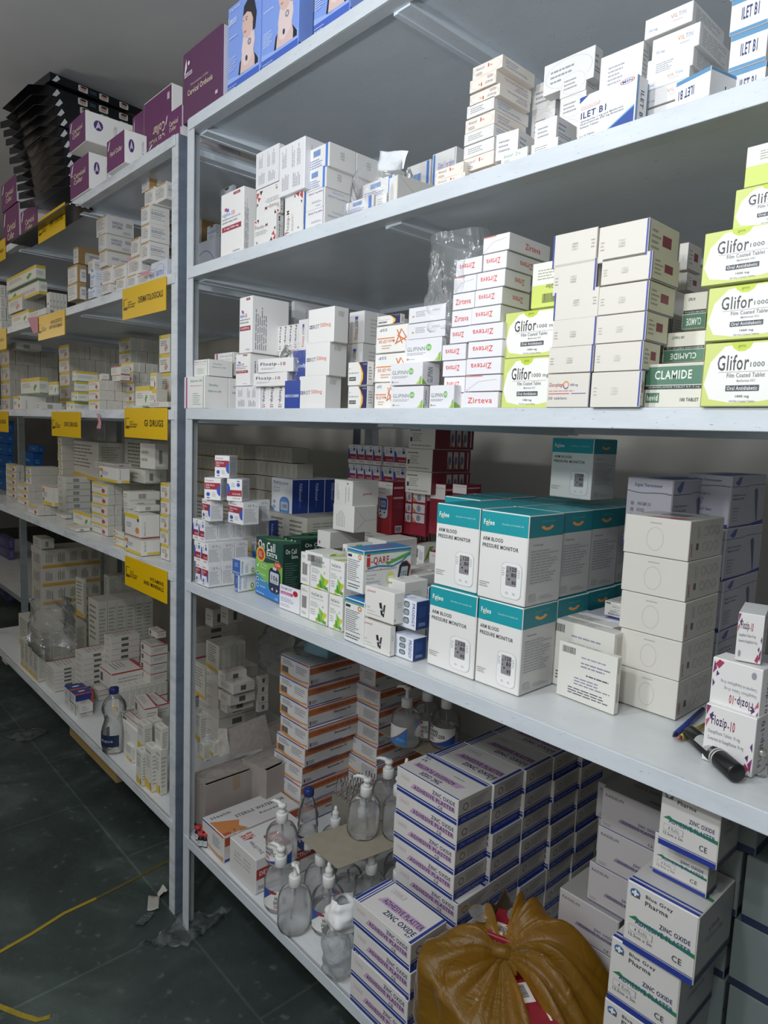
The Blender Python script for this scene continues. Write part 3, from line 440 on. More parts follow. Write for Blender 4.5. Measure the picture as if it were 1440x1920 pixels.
K('vivabar',.05,.105,.12,'#ecebe6',F=[('bar',.2,.3,.75,.68,'#44443f'),('l',.15,.82,.8,.92,2,GR),('l',.2,.1,.8,.2,2,GR)],R=vc,face={'T':'#e2e3d8'},T=[('p',[(.1,.02),(.5,.02),(.95,.98),(.55,.98)],'#b9c845')],obj='test_strip_carton')
K('vivalay',.08,.12,.05,'#efeeea',F=[('bar',.15,.3,.55,.8,'#44443f',1),('l',.62,.2,.9,.8,3,GR,1)],R=[('p',[(.01,.1),(.35,.95),(.6,.95),(.25,.3)],'#8fb53c'),('p',[(.1,.05),(.45,.6),(.6,.95),(.3,.4)],'#c8cc32'),('t','VivaChek Ino',.3,.12,.9,.32,'#5a6f62',180,.02),('l',.4,.5,.85,.6,1,'#9dad90')],T=[('r',0,0,1,1,'#e6e7dc')],obj='test_strip_carton')
K('para',.1,.07,.09,'#ecebee',F=[('t','PARAMOUNT',.06,.82,.62,.94,'#5a5fa8',0,.02),('e',.78,.78,.12,.12,'#b02a3a'),('r',.05,.62,.66,.74,'#c04a92'),('t','InstaCheck',.1,.64,.55,.72,'#f3e0ee'),('l',.06,.3,.9,.5,3,'#8d90b4'),('l',.06,.1,.6,.24,2,'#a8a8b0')],R=[('l',.2,.2,.8,.8,5,'#c4c4cc')],T=[('r',.05,.5,.9,.8,'#d49ac0')],obj='test_strip_carton')
K('iqare',.06,.22,.1,'#e9eae6',F=[('r',0,.93,1,1,'#2c7ab4'),('r',0,.9,1,.925,'#58a04a'),('r',0,0,1,.02,'#2c7ab4'),('r',.06,.8,.3,.86,'#3a3a44'),('ring',.78,.83,.1,.06,.5,'#e08a4a'),('l',.08,.24,.85,.76,11,'#7d7d84'),('l',.1,.08,.85,.2,2,'#55555c')],
 R=[('r',0,.93,1,1,'#2c7ab4'),('r',0,.9,1,.925,'#58a04a'),('t','i',.06,.62,.14,.92,'#cc3a30',0,.05),('t','-QARE',.15,.64,.52,.84,'#c04a38',0,.03),('t','DS-W',.56,.68,.7,.76,'#44506a'),('p',[(.45,.66),(.7,.78),(.98,.9),(.98,.8),(.75,.72),(.5,.62)],'#63ab4e'),('p',[(.08,.56),(.3,.6),(.6,.56),(.8,.66),(.98,.84),(.98,.88),(.8,.7),(.6,.6),(.3,.64),(.08,.6)],'#2f86b0'),('t','Blood Glucose Monitoring System',.04,.5,.68,.56,'#d08a48',0,.02)]+[('t',s,.07,q,w,q+.045,'#8a8590') for s,q,w in (('User Friendly',.4,.26),('Plug & Test',.32,.22),('Advanced Accuracy',.24,.34),('Autocoded Excellent',.16,.36))]+
 [('e',.56,.3,.08,.15,'#dfe070'),('rr',.5,.24,.62,.36,.01,.02,'#f2f2dc'),('p',[(.7,.02),(.93,.02),(.99,.56),(.9,.68),(.8,.66),(.75,.58)],'#a83a30'),('p',[(.68,.02),(.9,.02),(.97,.55),(.88,.66),(.79,.64),(.74,.56)],'#2b2b30'),('p',[(.74,.22),(.9,.24),(.93,.54),(.79,.54)],'#aeb9be'),('t','102',.78,.32,.9,.44,'#3c4448',0,.02)],T=[('r',0,0,1,1,'#3583b8'),('t','i-QARE',.2,.2,.8,.8,'#b0504a')],obj='monitor_carton')
K('lanc',.1,.1,.075,'#e7e4dd',F=[('t','yuwell',.08,.82,.36,.92,'#b5404e',0,.03),('t','50',.1,.3,.18,.37,'#8f8d88'),('l',.1,.2,.45,.26,1,'#b4b2ac'),('l',.1,.1,.6,.16,1,'#b4b2ac'),('p',[(.5,.56),(.58,.6),(.66,.2),(.58,.18)],'#2f2f34'),('p',[(.72,.56),(.66,.54),(.62,.16),(.68,.14)],'#3d3d42'),('r',.54,.34,.6,.4,'#cfcfcf'),('r',.63,.26,.68,.32,'#cfcfcf')],R=[('l',.3,.5,.8,.7,3,'#bdbbb4'),('r',.1,.1,.16,.18,'#55555c')],T=[('l',.3,.3,.6,.5,1,'#d79aa0')],obj='test_strip_carton')
K('prod',.07,.09,.06,'#e4e6ec',F=[('r',0,0,.06,1,'#2f4b93'),('t','PRODIGY',.8,.1,.93,.9,'#2b4fa0',270,.03)]+[x for q in (.72,.45,.16) for x in (('rr',.38,q,.66,q+.22,.08,.08,'#5c6670'),('rr',.42,q+.03,.62,q+.17,.05,.05,'#98a4a8'))]+[('l',.14,.1,.3,.8,2,'#9aa6c4',1)],R=[('r',0,0,1,1,'#27437f'),('r',.2,.42,.7,.8,'#35538f'),('t','PRODIGY',.2,.12,.7,.24,'#c6d2ea',180)],T=[('r',0,0,1,1,'#e0e6f2'),('e',.5,.5,.12,.2,'#c4cce0'),('r',0,0,.1,1,'#2f4b93')],obj='test_strip_carton')
dev=[('rr',.5,.06,.92,.46,.1,.06,'#c9c9c7'),('rr',.51,.065,.91,.455,.1,.06,'#eeedea'),('rr',.6,.2,.82,.42,.02,.012,'#8f8c8e'),('t','120',.68,.365,.81,.41,'#242428',0,.03),('t','80',.71,.305,.81,.35,'#242428',0,.03),('t','85',.73,.225,.81,.262,'#242428',0,.03),('e',.67,.275,.018,.009,'#242428'),('e',.63,.36,.012,.006,'#242428'),('e',.63,.31,.012,.006,'#242428'),('l',.52,.3,.58,.4,4,'#b9b9b6'),('l',.84,.3,.9,.4,4,'#b9b9b6'),('ring',.64,.12,.025,.012,.3,'#a9a9a6'),('ring',.78,.12,.025,.012,.3,'#a9a9a6'),('l',.05,.13,.28,.2,3,'#a7a7a4')]
K('folee',.1,.11,.16,'#e9e7e2',F=[('r',0,.755,1,1,'#1a9aa3'),('t','Folee',.07,.84,.3,.9,'#f4f7f5',0,.02),('ring',.155,.848,.04,.024,.35,'#f0cf9a'),('t','Guardians of a healthy life',.46,.855,.9,.88,'#bfe4e2'),('t','ARM BLOOD',.07,.66,.5,.705,'#4a4a4e',0,.02),('t','PRESSURE MONITOR',.07,.585,.82,.63,'#4a4a4e',0,.02)]+dev,
 R=[('r',0,.755,1,1,'#158089'),('ring',.52,.9,.2,.075,.4,'#f0a34a',205,335),('t','Guardians of health',.35,.915,.72,.94,'#4fb3b3'),('t','Technical data',.14,.66,.42,.685,'#8d8d90'),('l',.1,.24,.9,.62,12,'#a4a4a6'),('rr',.12,.05,.3,.13,.02,.015,'#b4b4b4'),('l',.4,.05,.85,.1,2,'#b4b4b4')],T=[('r',0,0,1,1,'#149aa2')],face={'R':'#c9c7c4'},obj='monitor_carton')
K('sred',.06,.12,.15,'#8c2434',F=[('r',0,.7,1,1,'#e6e1de'),('rr',.2,.9,.95,.93,.02,.01,'#d9c4c6')],R=[('rr',.08,.87,.9,.91,.02,.015,'#d9b9bd'),('rr',.08,.68,.9,.72,.02,.015,'#d9b9bd'),('l',.1,.75,.85,.84,3,'#a84a56'),('l',.1,.5,.85,.65,4,'#a84a56'),('e',.25,.4,.05,.02,'#d9c4c6'),('e',.5,.41,.05,.02,'#d9c4c6'),('e',.75,.4,.05,.02,'#d9c4c6'),('r',.3,.04,.85,.17,'#dcd8d6'),('bar',.34,.06,.8,.15,'#3c3038')],obj='monitor_carton')
K('sredf',.06,.12,.15,'#8c2434',F=[('r',0,.0,1,1,'#b02a30'),('p',[(.01,.68),(.99,.76),(.99,.99),(.01,.99)],'#e6e1de'),('t','Sinocare',.02,.84,.5,.89,'#b0404e'),('t','Safe-Accu2',.02,.76,.5,.81,'#9a9aa0'),('t','Extra',.6,.92,.95,.95,'#9a7a80'),('rr',.1,.3,.72,.72,.2,.1,'#e9e9ee'),('rr',.14,.46,.66,.68,.06,.04,'#4a58b4'),('rr',.22,.51,.56,.63,.02,.02,'#b8c0cc'),('t','104',.28,.54,.5,.6,'#2b2b34'),('e',.22,.42,.05,.02,'#2b2b34'),('e',.5,.41,.05,.02,'#2b2b34'),('e',.25,.35,.05,.02,'#2b2b34')],R=[('rr',.08,.87,.9,.91,.02,.015,'#d9b9bd'),('rr',.08,.68,.9,.72,.02,.015,'#d9b9bd'),('l',.1,.75,.85,.84,3,'#a84a56'),('l',.1,.5,.85,.65,4,'#a84a56'),('r',.3,.04,.85,.17,'#dcd8d6'),('bar',.34,.06,.8,.15,'#3c3038')],obj='monitor_carton')
K('sredp',.06,.1,.15,'#8c2434',F=[('rr',.1,.9,.9,.94,.02,.01,'#d9c4c6')]+[x for q in (.62,.42,.24) for x in (('r',.1,q,.9,q+.16,'#d9d2cf'),('e',.5,q+.08,.14,.06,'#8a93a8'),('p',[(.1,q),(.4,q),(.1,q+.1)],'#c98a6a'))],R=[('r',0,.66,1,.99,'#dcd6d2')],obj='monitor_carton')
K('sredl',.15,.2,.06,'#e0dcd4',F=[('r',.06,.3,.14,.5,'#3c3c44'),('l',.16,.3,.6,.7,5,'#9a9894'),('l',.06,.74,.5,.88,1,'#7a7874'),('l',.1,.08,.9,.2,1,'#9a9894')],R=[('r',0,0,1,1,'#7b2030')]+[x for q in (.38,.54,.7) for x in (('r',q,.12,q+.12,.9,'#d0c9c8'),('e',q+.06,.5,.04,.2,'#6f7690'),('p',[(q,.12),(q+.08,.12),(q,.5)],'#b9806a'))]+[('r',.9,.1,.93,.9,'#d9d2d0')],T=[('r',0,0,1,1,'#7b2030')],obj='monitor_carton')
therm=[('t','Digital Thermometer',.18,.86,.78,.92,'#33407c',0,.03)]+[('r',i*.1,.8-.015*math.sin(i*.62)-.03*(i/10),i*.1+.1,.81-.015*math.sin(i*.62)-.03*(i/10),'#4a4a5c') for i in range(10)]+[('t','7480-DMT-101',.26,.6,.56,.65,GR),('t','07/2025',.26,.51,.42,.56,GR),('t','Qty  10 PCS',.12,.42,.4,.48,'#77777e'),('r',.12,.6,.18,.65,GR),('r',.12,.51,.18,.56,GR),('t','Best Before 5 Years',.12,.31,.6,.37,'#6a6a74'),('l',.16,.12,.8,.24,3,'#83838c'),('r',0,0,1,.07,'#2c3f96')]
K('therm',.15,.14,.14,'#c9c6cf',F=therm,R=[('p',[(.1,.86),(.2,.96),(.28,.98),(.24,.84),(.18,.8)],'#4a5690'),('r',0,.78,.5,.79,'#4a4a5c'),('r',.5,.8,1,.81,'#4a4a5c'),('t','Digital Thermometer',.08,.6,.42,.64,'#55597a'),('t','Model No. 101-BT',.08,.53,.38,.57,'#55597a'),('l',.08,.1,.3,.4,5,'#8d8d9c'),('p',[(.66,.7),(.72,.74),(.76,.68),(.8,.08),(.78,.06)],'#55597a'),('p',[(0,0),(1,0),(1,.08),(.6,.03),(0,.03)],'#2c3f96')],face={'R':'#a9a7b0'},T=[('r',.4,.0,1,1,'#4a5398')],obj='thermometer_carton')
K('qrbox',.15,.2,.07,'#dbd7cd',F=[('r',.4,.84,.58,.87,'#b5b2aa'),('ring',.49,.45,.13,.3,.03,'#a9a69e')],R=[('t','yuwell',.04,.1,.12,.42,'#b5404e',90,.02),('l',.2,.55,.3,.9,2,'#a4a29a',1),('r',.2,.25,.27,.42,'#5c5a56')]+[('ring',q,w,.07,.12,.12,'#9c9a94') for q in (.45,.62,.8) for w in (.3,.7)],T=[('p',[(.3,.02),(.8,.02),(.95,.3),(.4,.2)],'#c46a6a'),('rr',.3,.4,.7,.7,.05,.05,'#8d8a86')],face={'R':'#b9b5ac'},rough=.3)
K('irb',.14,.05,.12,'#e2dfd6',F=[('bar',.06,.82,.3,.94,'#44443f'),('l',.4,.78,.9,.84,1,'#9a98b0'),('l',.4,.62,.92,.74,2,'#8a88a0'),('l',.5,.48,.92,.54,1,'#55536a'),('l',.3,.28,.92,.44,3,'#8a88a0'),('l',.2,.1,.92,.24,3,'#55536a')],R=[('r',.3,.7,.7,.95,'#c9c6bc'),('l',.3,.2,.7,.6,3,GR,1)],T=[('l',.1,.2,.9,.8,3,'#b4b1a8')])
ft=[('p',[(.0,.98),(.1,.98),(.02,.8)],'#8a3a6a'),('p',[(.08,.82),(.16,.9),(.12,.74)],'#5c3070'),('p',[(.02,.72),(.1,.78),(.03,.6)],'#c05a70'),('p',[(.9,.2),(.98,.32),(.96,.06)],'#8a3a6a'),('p',[(.76,.06),(.86,.2),(.94,.12),(.86,.02)],'#a83a5c'),('p',[(.84,.3),(.9,.36),(.9,.24)],'#5c3070'),('p',[(.92,.5),(.97,.42),(.96,.58)],'#5c3070')]
K('flozb',.18,.09,.09,'#e4e1de',F=[('t','Flozip',.13,.62,.44,.84,'#4d2f5c',0,.03),('t','-10',.46,.64,.6,.82,'#a83a4c',0,.03),('t','Dapagliflozin Tablets 10 mg',.08,.5,.72,.58,'#83808a'),('t','Comprimé de Dapagliflozine 10 mg',.08,.38,.8,.46,'#83808a'),('e',.16,.16,.05,.07,'#9a98a0')]+ft,R=[('t','Flozip-10',.3,.1,.6,.9,'#5c3858',90,.03)],face={'R':'#c6c2c0'})
rw=[('r',0,.56,1,.86,'#b5663a'),('r',0,.94,1,1,'#a33a3a'),('r',0,0,.5,.05,'#37459c'),('t','STERILE WATER FOR INJECTION USP',.14,.64,.82,.78,'#5a3a30',0,.02),('t','Recowater-10',.38,.38,.62,.5,'#3c3a44',0,.03),('r',.03,.12,.05,.3,'#8a4a4a'),('l',.06,.12,.16,.3,2,'#77757c'),('l',.86,.3,.98,.38,1,GR)]
K('recow',.1,.3,.09,'#d4d2d0',F=[('r',0,.93,.72,1,'#37459c'),('r',.72,.93,1,1,'#b03a3a'),('p',[(.0,.6),(.1,.3),(.4,.16),(.8,.14),(1,.2),(1,.12),(.7,.04),(.3,.02),(.0,.1)],'#d99a5c'),('p',[(0,.5),(.08,.26),(.35,.12),(.7,.1),(.35,.18),(.12,.32),(.02,.58)],'#eccba4'),('l',.1,.6,.4,.85,4,'#9a98a0'),('t','Reco',.1,.45,.26,.53,'#a07050'),('l',.56,.3,.96,.78,6,'#8f8d96')],R=rw,face={'F':'#dcdad8','R':'#c3c1c0'},obj='ampoule_carton')
K('recowb',.1,.3,.09,'#d4d2d0',F=[('r',0,.93,.72,1,'#37459c'),('r',.72,.93,1,1,'#b03a3a'),('p',[(.0,.6),(.1,.3),(.4,.16),(.8,.14),(1,.2),(1,.12),(.7,.04),(.3,.02),(.0,.1)],'#d99a5c'),('l',.1,.6,.5,.85,4,'#77757c'),('bar',.08,.2,.3,.5,'#3c3a44'),('l',.56,.4,.96,.78,4,'#8f8d96')],R=rw,face={'F':'#dcdad8','R':'#c3c1c0'},obj='ampoule_carton')
zt=[('r',0,.08,.035,.92,'#26398c')]
zf=[('r',0,0,1,.13,'#26398c'),('r',0,.13,1,.17,'#d6d3cf'),('r',0,.17,1,.23,'#26398c'),('t','ZINC OXIDE',.6,.68,.95,.84,'#2f3560',0,.04),('p',[(.24,.42),(.3,.66),(.95,.62),(.95,.42)],'#c4a0bd'),('t','ADHESIVE PLASTER',.3,.45,.95,.61,'#2f3560',0,.04),('r',.07,.62,.22,.78,'#c9a6b0'),('r',.075,.63,.215,.77,'#d9d6d2'),('t','4 Rolls',.09,.66,.2,.74,'#a97a90'),('t','CE',.7,.26,.77,.38,'#4a4a50')]
K('zinc',.182,.114,.0615,'#cfccc7',F=zf,R=[('r',0,0,1,.3,'#26398c'),('r',0,.3,1,.34,'#cfccc7'),('r',0,.34,1,.38,'#26398c'),('t','ZINC OXIDE ADHESIVE',.1,.1,.9,.22,'#8f9ac4'),('ring',.22,.64,.08,.14,.2,'#55534e'),('l',.36,.5,.9,.86,4,'#a09d98')],
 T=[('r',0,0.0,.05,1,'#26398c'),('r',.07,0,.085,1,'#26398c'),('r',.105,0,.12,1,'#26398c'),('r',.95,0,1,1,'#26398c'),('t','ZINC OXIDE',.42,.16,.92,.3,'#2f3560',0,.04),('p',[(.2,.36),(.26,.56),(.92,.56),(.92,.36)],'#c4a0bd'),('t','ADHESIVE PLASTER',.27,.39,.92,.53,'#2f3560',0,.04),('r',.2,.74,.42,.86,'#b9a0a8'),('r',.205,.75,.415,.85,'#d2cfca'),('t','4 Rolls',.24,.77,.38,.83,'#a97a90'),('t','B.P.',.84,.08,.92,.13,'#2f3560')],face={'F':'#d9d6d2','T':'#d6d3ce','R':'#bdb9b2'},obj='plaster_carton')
K('zincr',.182,.114,.0615,'#cfccc7',F=zf,R=[('r',0,0,1,.3,'#26398c'),('r',0,.34,1,.38,'#26398c'),('t','ZINC OXIDE ADHESIVE',.1,.1,.9,.22,'#8f9ac4'),('ring',.22,.64,.08,.14,.2,'#55534e'),('l',.36,.5,.9,.86,4,'#a09d98')],
 T=[('r',0,.84,1,.92,'#26398c'),('r',0,.945,1,.96,'#26398c'),('r',0,.975,1,1,'#26398c'),('r',0,0,1,.04,'#26398c'),('t','ZINC OXIDE',.3,.12,.62,.26,'#2f3560',180,.04),('p',[(.1,.3),(.1,.48),(.86,.48),(.8,.3)],'#c4a0bd'),('t','ADHESIVE PLASTER',.12,.33,.74,.45,'#2f3560',180,.04),('t','B.P.',.06,.6,.14,.68,'#2f3560',180),('t','CE',.06,.72,.14,.8,'#4a4a50',180),('l',.6,.6,.8,.66,1,GR)],face={'F':'#d9d6d2','T':'#d6d3ce','R':'#bdb9b2'},obj='plaster_carton')
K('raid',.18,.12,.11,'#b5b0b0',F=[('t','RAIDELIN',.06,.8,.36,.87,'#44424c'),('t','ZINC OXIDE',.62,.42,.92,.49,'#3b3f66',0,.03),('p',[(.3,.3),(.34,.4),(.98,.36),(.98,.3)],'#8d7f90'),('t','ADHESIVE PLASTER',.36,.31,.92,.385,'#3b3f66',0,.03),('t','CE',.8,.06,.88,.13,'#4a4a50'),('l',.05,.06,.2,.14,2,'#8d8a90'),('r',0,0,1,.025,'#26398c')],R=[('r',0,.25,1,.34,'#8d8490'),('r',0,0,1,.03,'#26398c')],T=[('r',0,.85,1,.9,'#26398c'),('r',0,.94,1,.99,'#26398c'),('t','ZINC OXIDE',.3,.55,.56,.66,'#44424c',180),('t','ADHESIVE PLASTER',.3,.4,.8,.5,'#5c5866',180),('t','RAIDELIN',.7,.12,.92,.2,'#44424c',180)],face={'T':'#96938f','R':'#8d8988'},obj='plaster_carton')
bg=[('e',.13,.86,.075,.065,'#3d6a9c'),('p',[(.05,.8),(.2,.8),(.2,.86)],'#55585c'),('r',.115,.815,.145,.905,'#e4e2de'),('r',.08,.845,.18,.875,'#e4e2de'),('t','Blue Grey',.28,.85,.66,.92,'#4a4c52',0,.03),('t','Pharma',.28,.76,.6,.83,'#4a4c52',0,.03),('t','ZINC OXIDE',.5,.54,.92,.61,'#3b3f66',0,.03),('p',[(.06,.47),(.16,.53),(.22,.5),(.99,.46),(.99,.4)],'#2f7a50'),('t','ADHESIVE PLASTER',.16,.42,.94,.5,'#33567a',0,.03),('r',.08,.28,.42,.38,'#8a8886'),('r',.085,.285,.415,.375,'#d2cfca'),('t','4 Rolls.',.16,.3,.36,.36,'#6a686c'),('t','12.5cm x 5m',.08,.21,.42,.26,'#6a686c'),('t','CE',.7,.2,.83,.29,'#4a4a50'),('r',0,0,1,.1,'#26398c'),('r',0,.115,1,.125,'#26398c')]
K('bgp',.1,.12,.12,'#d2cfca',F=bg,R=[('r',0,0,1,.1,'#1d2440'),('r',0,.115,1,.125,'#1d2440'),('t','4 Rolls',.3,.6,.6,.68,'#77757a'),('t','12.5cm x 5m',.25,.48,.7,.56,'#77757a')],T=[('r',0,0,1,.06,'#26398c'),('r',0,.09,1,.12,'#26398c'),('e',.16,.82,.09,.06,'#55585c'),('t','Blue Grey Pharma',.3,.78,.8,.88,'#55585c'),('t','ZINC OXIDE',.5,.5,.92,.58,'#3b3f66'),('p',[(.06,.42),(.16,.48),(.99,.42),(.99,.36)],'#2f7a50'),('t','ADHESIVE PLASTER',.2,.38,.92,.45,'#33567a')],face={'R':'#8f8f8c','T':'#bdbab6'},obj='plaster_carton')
K('stw',.14,.28,.1,'#d6d3ce',F=[('r',0,.93,.6,1,'#37459c'),('r',.6,.93,1,1,'#b03a3a'),('p',[(.0,.6),(.1,.3),(.4,.16),(.8,.14),(1,.2),(1,.0),(.7,.02),(.3,.1),(.0,.4)],'#c98c5c'),('l',.5,.35,.9,.75,6,'#8f8d96')],R=[('r',0,.6,1,.92,'#b5563a'),('r',0,0,1,.1,'#37459c')],T=[('t','STERILE WATER FOR',.38,.3,.5,.95,'#3c3a44',90,.03),('t','Recowater',.62,.55,.7,.9,'#3c3a44',90,.02),('t','Health',.14,.06,.24,.3,'#4a4a58',90,.02),('p',[(.3,0),(1,0),(1,.3),(.8,.24),(.6,.3)],'#c9824c'),('r',.88,.0,1,.1,'#b5563a')],face={'T':'#d0cdca'},obj='ampoule_carton')
K('dext',.2,.24,.14,'#d9d6d2',F=[('t','Lot No.    2002 44',.2,.7,.8,.76,'#8a888c'),('t','Mfg Date  01/2020',.2,.58,.8,.64,'#8a888c'),('t','Exp Date  01/2025',.2,.46,.8,.52,'#8a888c')],R=[('r',0,.4,1,.7,'#a83a34'),('t','DEXTROSE INJECTION',.06,.46,.9,.62,'#eddfdc',0,.03),('t','Intravenous',.05,.1,.4,.24,'#3c3a44')],T=[('t','40%',.1,.1,.34,.3,'#b8402f',180,.03),('rr',.4,.36,.95,.6,.05,.05,'#b03a30'),('t','TION',.5,.4,.9,.55,'#efe0dc',180,.03),('t','20 mL x 50 Amps.',.4,.12,.9,.2,'#55535a',180)],face={'T':'#d6d4d2'},obj='ampoule_carton')
K('kraft',.2,.2,.2,'#8f8680',F=[('r',.5,.86,.62,.99,'#a3968a')],R=[('r',.3,.8,.4,.99,'#a3968a')],T=[],obj='cardboard_carton',rough=.8)
# left rack
pc=[('t','Cervical',.22,.52,.8,.66,'#e9dcb8'),('t','Collar',.22,.36,.66,.49,'#e9dcb8'),('p',[(.06,.66),(.14,.9),(.2,.96),(.12,.7)],'#f0e8ee'),('l',.06,.62,.2,.68,1,'#f0e8ee')]
K('ccol',.14,.3,.14,'#eeece8',F=[('r',0,0,1,1,'#6a2f60')]+pc,R=[('e',.2,.6,.075,.17,'#4a3a6e'),('p',[(.15,.45),(.2,.75),(.25,.5),(.2,.55)],'#d8c8e2'),('t','Cervical Collar',.44,.25,.5,.75,'#9a8aa0',90),('l',.58,.3,.66,.7,3,'#b9a9bc'),('r',.7,.45,.86,.8,'#b9706a'),('r',.78,.5,.86,.8,'#2f2a34'),('r',.88,.5,.98,.7,'#c9c4c8')],face={'F':'#6a2f60'},obj='collar_carton')
K('ccolh',.14,.3,.14,'#eeece8',F=[('r',0,0,1,1,'#6a2f60'),('t','Hard Collar',.2,.45,.85,.6,'#e9dcb8'),('p',[(.06,.66),(.14,.9),(.2,.96),(.12,.7)],'#f0e8ee')],R=[('e',.3,.55,.13,.2,'#4a3a6e'),('p',[(.22,.4),(.3,.72),(.38,.45),(.3,.5)],'#d8c8e2'),('t','Hard Collar',.76,.2,.86,.8,'#9a8aa0',90)],face={'F':'#6a2f60'},obj='collar_carton')
K('ccolu',.16,.12,.16,'#eeece8',F=[('r',0,0,1,1,'#6a2f60'),('t','Cervical',.2,.36,.76,.48,'#e9dcb8',180),('t','Collar',.34,.5,.76,.62,'#e9dcb8',180),('r',.84,.84,.92,.92,'#c9b9c4')],R=[('p',[(.2,.2),(.4,.5),(.6,.3)],'#9a5a8a')],face={'F':'#6a2f60'},obj='collar_carton')
K('ccolp',.16,.12,.1,'#6a2f60',F=[('t','Cervical',.3,.42,.8,.62,'#e9dcb8'),('t','Collar',.3,.2,.7,.38,'#e9dcb8'),('p',[(.06,.6),(.14,.9),(.2,.96),(.12,.66)],'#f0e8ee'),('p',[(.1,.1),(.3,.2),(.25,.08)],'#8a4a80')],R=[],face={'R':'#e6e2e4'},obj='collar_carton')
K('sutT',.06,.12,.06,'#b99b6d',F=[('r',.0,.0,1,.86,'#dcd9d4'),('l',.1,.3,.85,.8,5,'#8f8d8a'),('ring',.6,.3,.2,.14,.1,'#8f8d8a'),('l',.1,.08,.5,.2,2,'#8f8d8a')],R=[('rr',.3,-.2,1.2,.74,.1,.2,'#d9d6d0'),('ring',.72,.3,.5,.5,.03,'#8a8478',60,180),('t','SURGICAL',.5,.45,.95,.6,'#4a5a86',0,.03),('t','SUTURES',.5,.25,.9,.4,'#4a5a86',0,.03)],face={'R':'#a98a58','T':'#b99b6d'},obj='suture_carton')
K('sutW',.06,.16,.07,'#d2cfca',F=[('r',0,.9,1,1,'#b99b6d'),('l',.1,.3,.85,.84,5,'#8f8d8a'),('l',.1,.08,.5,.2,2,'#8f8d8a')],R=[('t','SURGICAL',.2,.55,.6,.7,'#4a5580',0,.04),('t','SUTURES',.2,.34,.56,.5,'#4a5580',0,.04),('r',.7,.5,.92,.72,'#a9a7a4'),('l',.6,.1,.95,.26,2,'#8d8b96')],obj='suture_carton')
K('sutC',.06,.16,.07,'#d2cfca',F=[('r',0,.86,1,1,'#b99b6d'),('l',.1,.3,.85,.8,5,'#8f8d8a')],R=[('r',0,.88,1,1,'#a99670'),('t','CATGUT',.2,.4,.5,.56,'#4a4a50',0,.03),('t','CHROMIC',.55,.4,.85,.5,'#6a6a70')],obj='suture_carton')
K('sutS',.05,.07,.07,'#d8d5d0',F=[('l',.1,.2,.85,.8,6,'#94928f'),('ring',.6,.4,.22,.2,.1,'#94928f'),('r',0,.88,1,1,'#b99b6d')],R=[('l',.1,.2,.85,.8,5,'#a9a7a4'),('t','SURGICAL',.1,.5,.8,.6,'#5a6590')],obj='suture_carton')
K('sutB',.05,.07,.08,'#d4d6dc',F=[('r',0,.5,1,.66,'#9db4d4'),('e',.5,.95,.16,.08,'#4a4a50'),('l',.1,.1,.85,.45,4,'#94a0b4')],R=[('l',.1,.4,.85,.8,3,'#b4bac8'),('t','smi',.3,.12,.7,.3,'#4a5fae')],obj='suture_carton')
K('smi',.14,.16,.09,'#c8ccd4',F=[('t','smi',.36,.2,.8,.6,'#4a5fae',0,.0),('ring',.58,.42,.32,.4,.04,'#6a7cc0',0,180),('l',.04,.6,.24,.66,1,'#6a7cc0'),('l',.04,.2,.24,.26,1,'#6a7cc0')],R=[('l',.1,.2,.5,.4,2,'#8a96c4')],obj='suture_carton')
yw=WH
K('yel',.06,.032,.065,'#d8d5cc',F=[('r',0,.8,1,1,'#d9bb3a'),('l',.15,.4,.8,.7,3,'#8f8d96'),('p',[(.6,.1),(.85,.3),(.7,.45),(.55,.3)],'#c98a7a'),('r',.04,.84,.16,.95,'#a89a30')],R=[('l',.3,.2,.7,.8,3,'#b5b2aa',1)],face={'R':'#bdb9ae'},obj='tablet_carton')
K('yelr',.07,.035,.06,'#d8d5cc',F=[('r',0,.8,1,1,'#d9bb3a'),('l',.1,.5,.8,.72,3,'#8f8d96'),('e',.75,.3,.1,.2,'#b04a4a')],R=[('l',.3,.2,.5,.8,2,'#b5b2aa',1),('l',.6,.3,.7,.7,1,'#b5b2aa',1)],face={'R':'#c4c0b6'},obj='tablet_carton')
K('yelg',.12,.1,.05,'#dcdad0',F=[('r',0,.78,1,1,'#d9bb3a'),('l',.1,.4,.6,.7,3,'#8f8d96'),('p',[(.75,.15),(.88,.5),(.8,.6),(.7,.4)],'#5f9a4a'),('r',0,0,1,.06,'#5f9a4a')],R=[('r',0,.78,1,1,'#c9ae3a'),('r',0,0,1,.07,'#5f9a5a'),('l',.1,.3,.8,.6,3,'#9fa39a')],T=[('r',0,0,1,1,'#d5d3c8')],obj='tablet_carton')
K('yelb',.14,.12,.09,'#dcdad2',F=[('r',.0,.8,.9,1,'#d9bb3a'),('e',.85,.76,.07,.08,'#3f6a6e'),('l',.12,.35,.6,.6,3,'#7a6aa0'),('e',.8,.3,.12,.14,'#cf8a4a'),('r',0,.0,1,.03,'#c04a38')],R=[('t','Belisva Dosi 2.0',.18,.1,.26,.7,'#77757a',90),('r',0,0,1,.04,'#c04a38')],T=[('r',0,0,1,1,'#dad8d0')],obj='tablet_carton')
K('yelbu',.14,.12,.09,'#dcdad2',F=[('r',.0,.0,1,.18,'#d9bb3a'),('e',.12,.28,.06,.08,'#3f6a6e'),('l',.12,.4,.6,.65,3,'#7a6aa0'),('e',.12,.72,.1,.12,'#cf8a4a'),('r',0,.96,1,1,'#c04a38')],R=[('t','Belisva Dosi 2.0',.14,.25,.24,.85,'#77757a',90),('r',.3,.04,1,.18,'#d9bb3a'),('r',0,.96,1,1,'#c04a38')],T=[('r',0,0,1,1,'#dad8d0')],obj='tablet_carton')
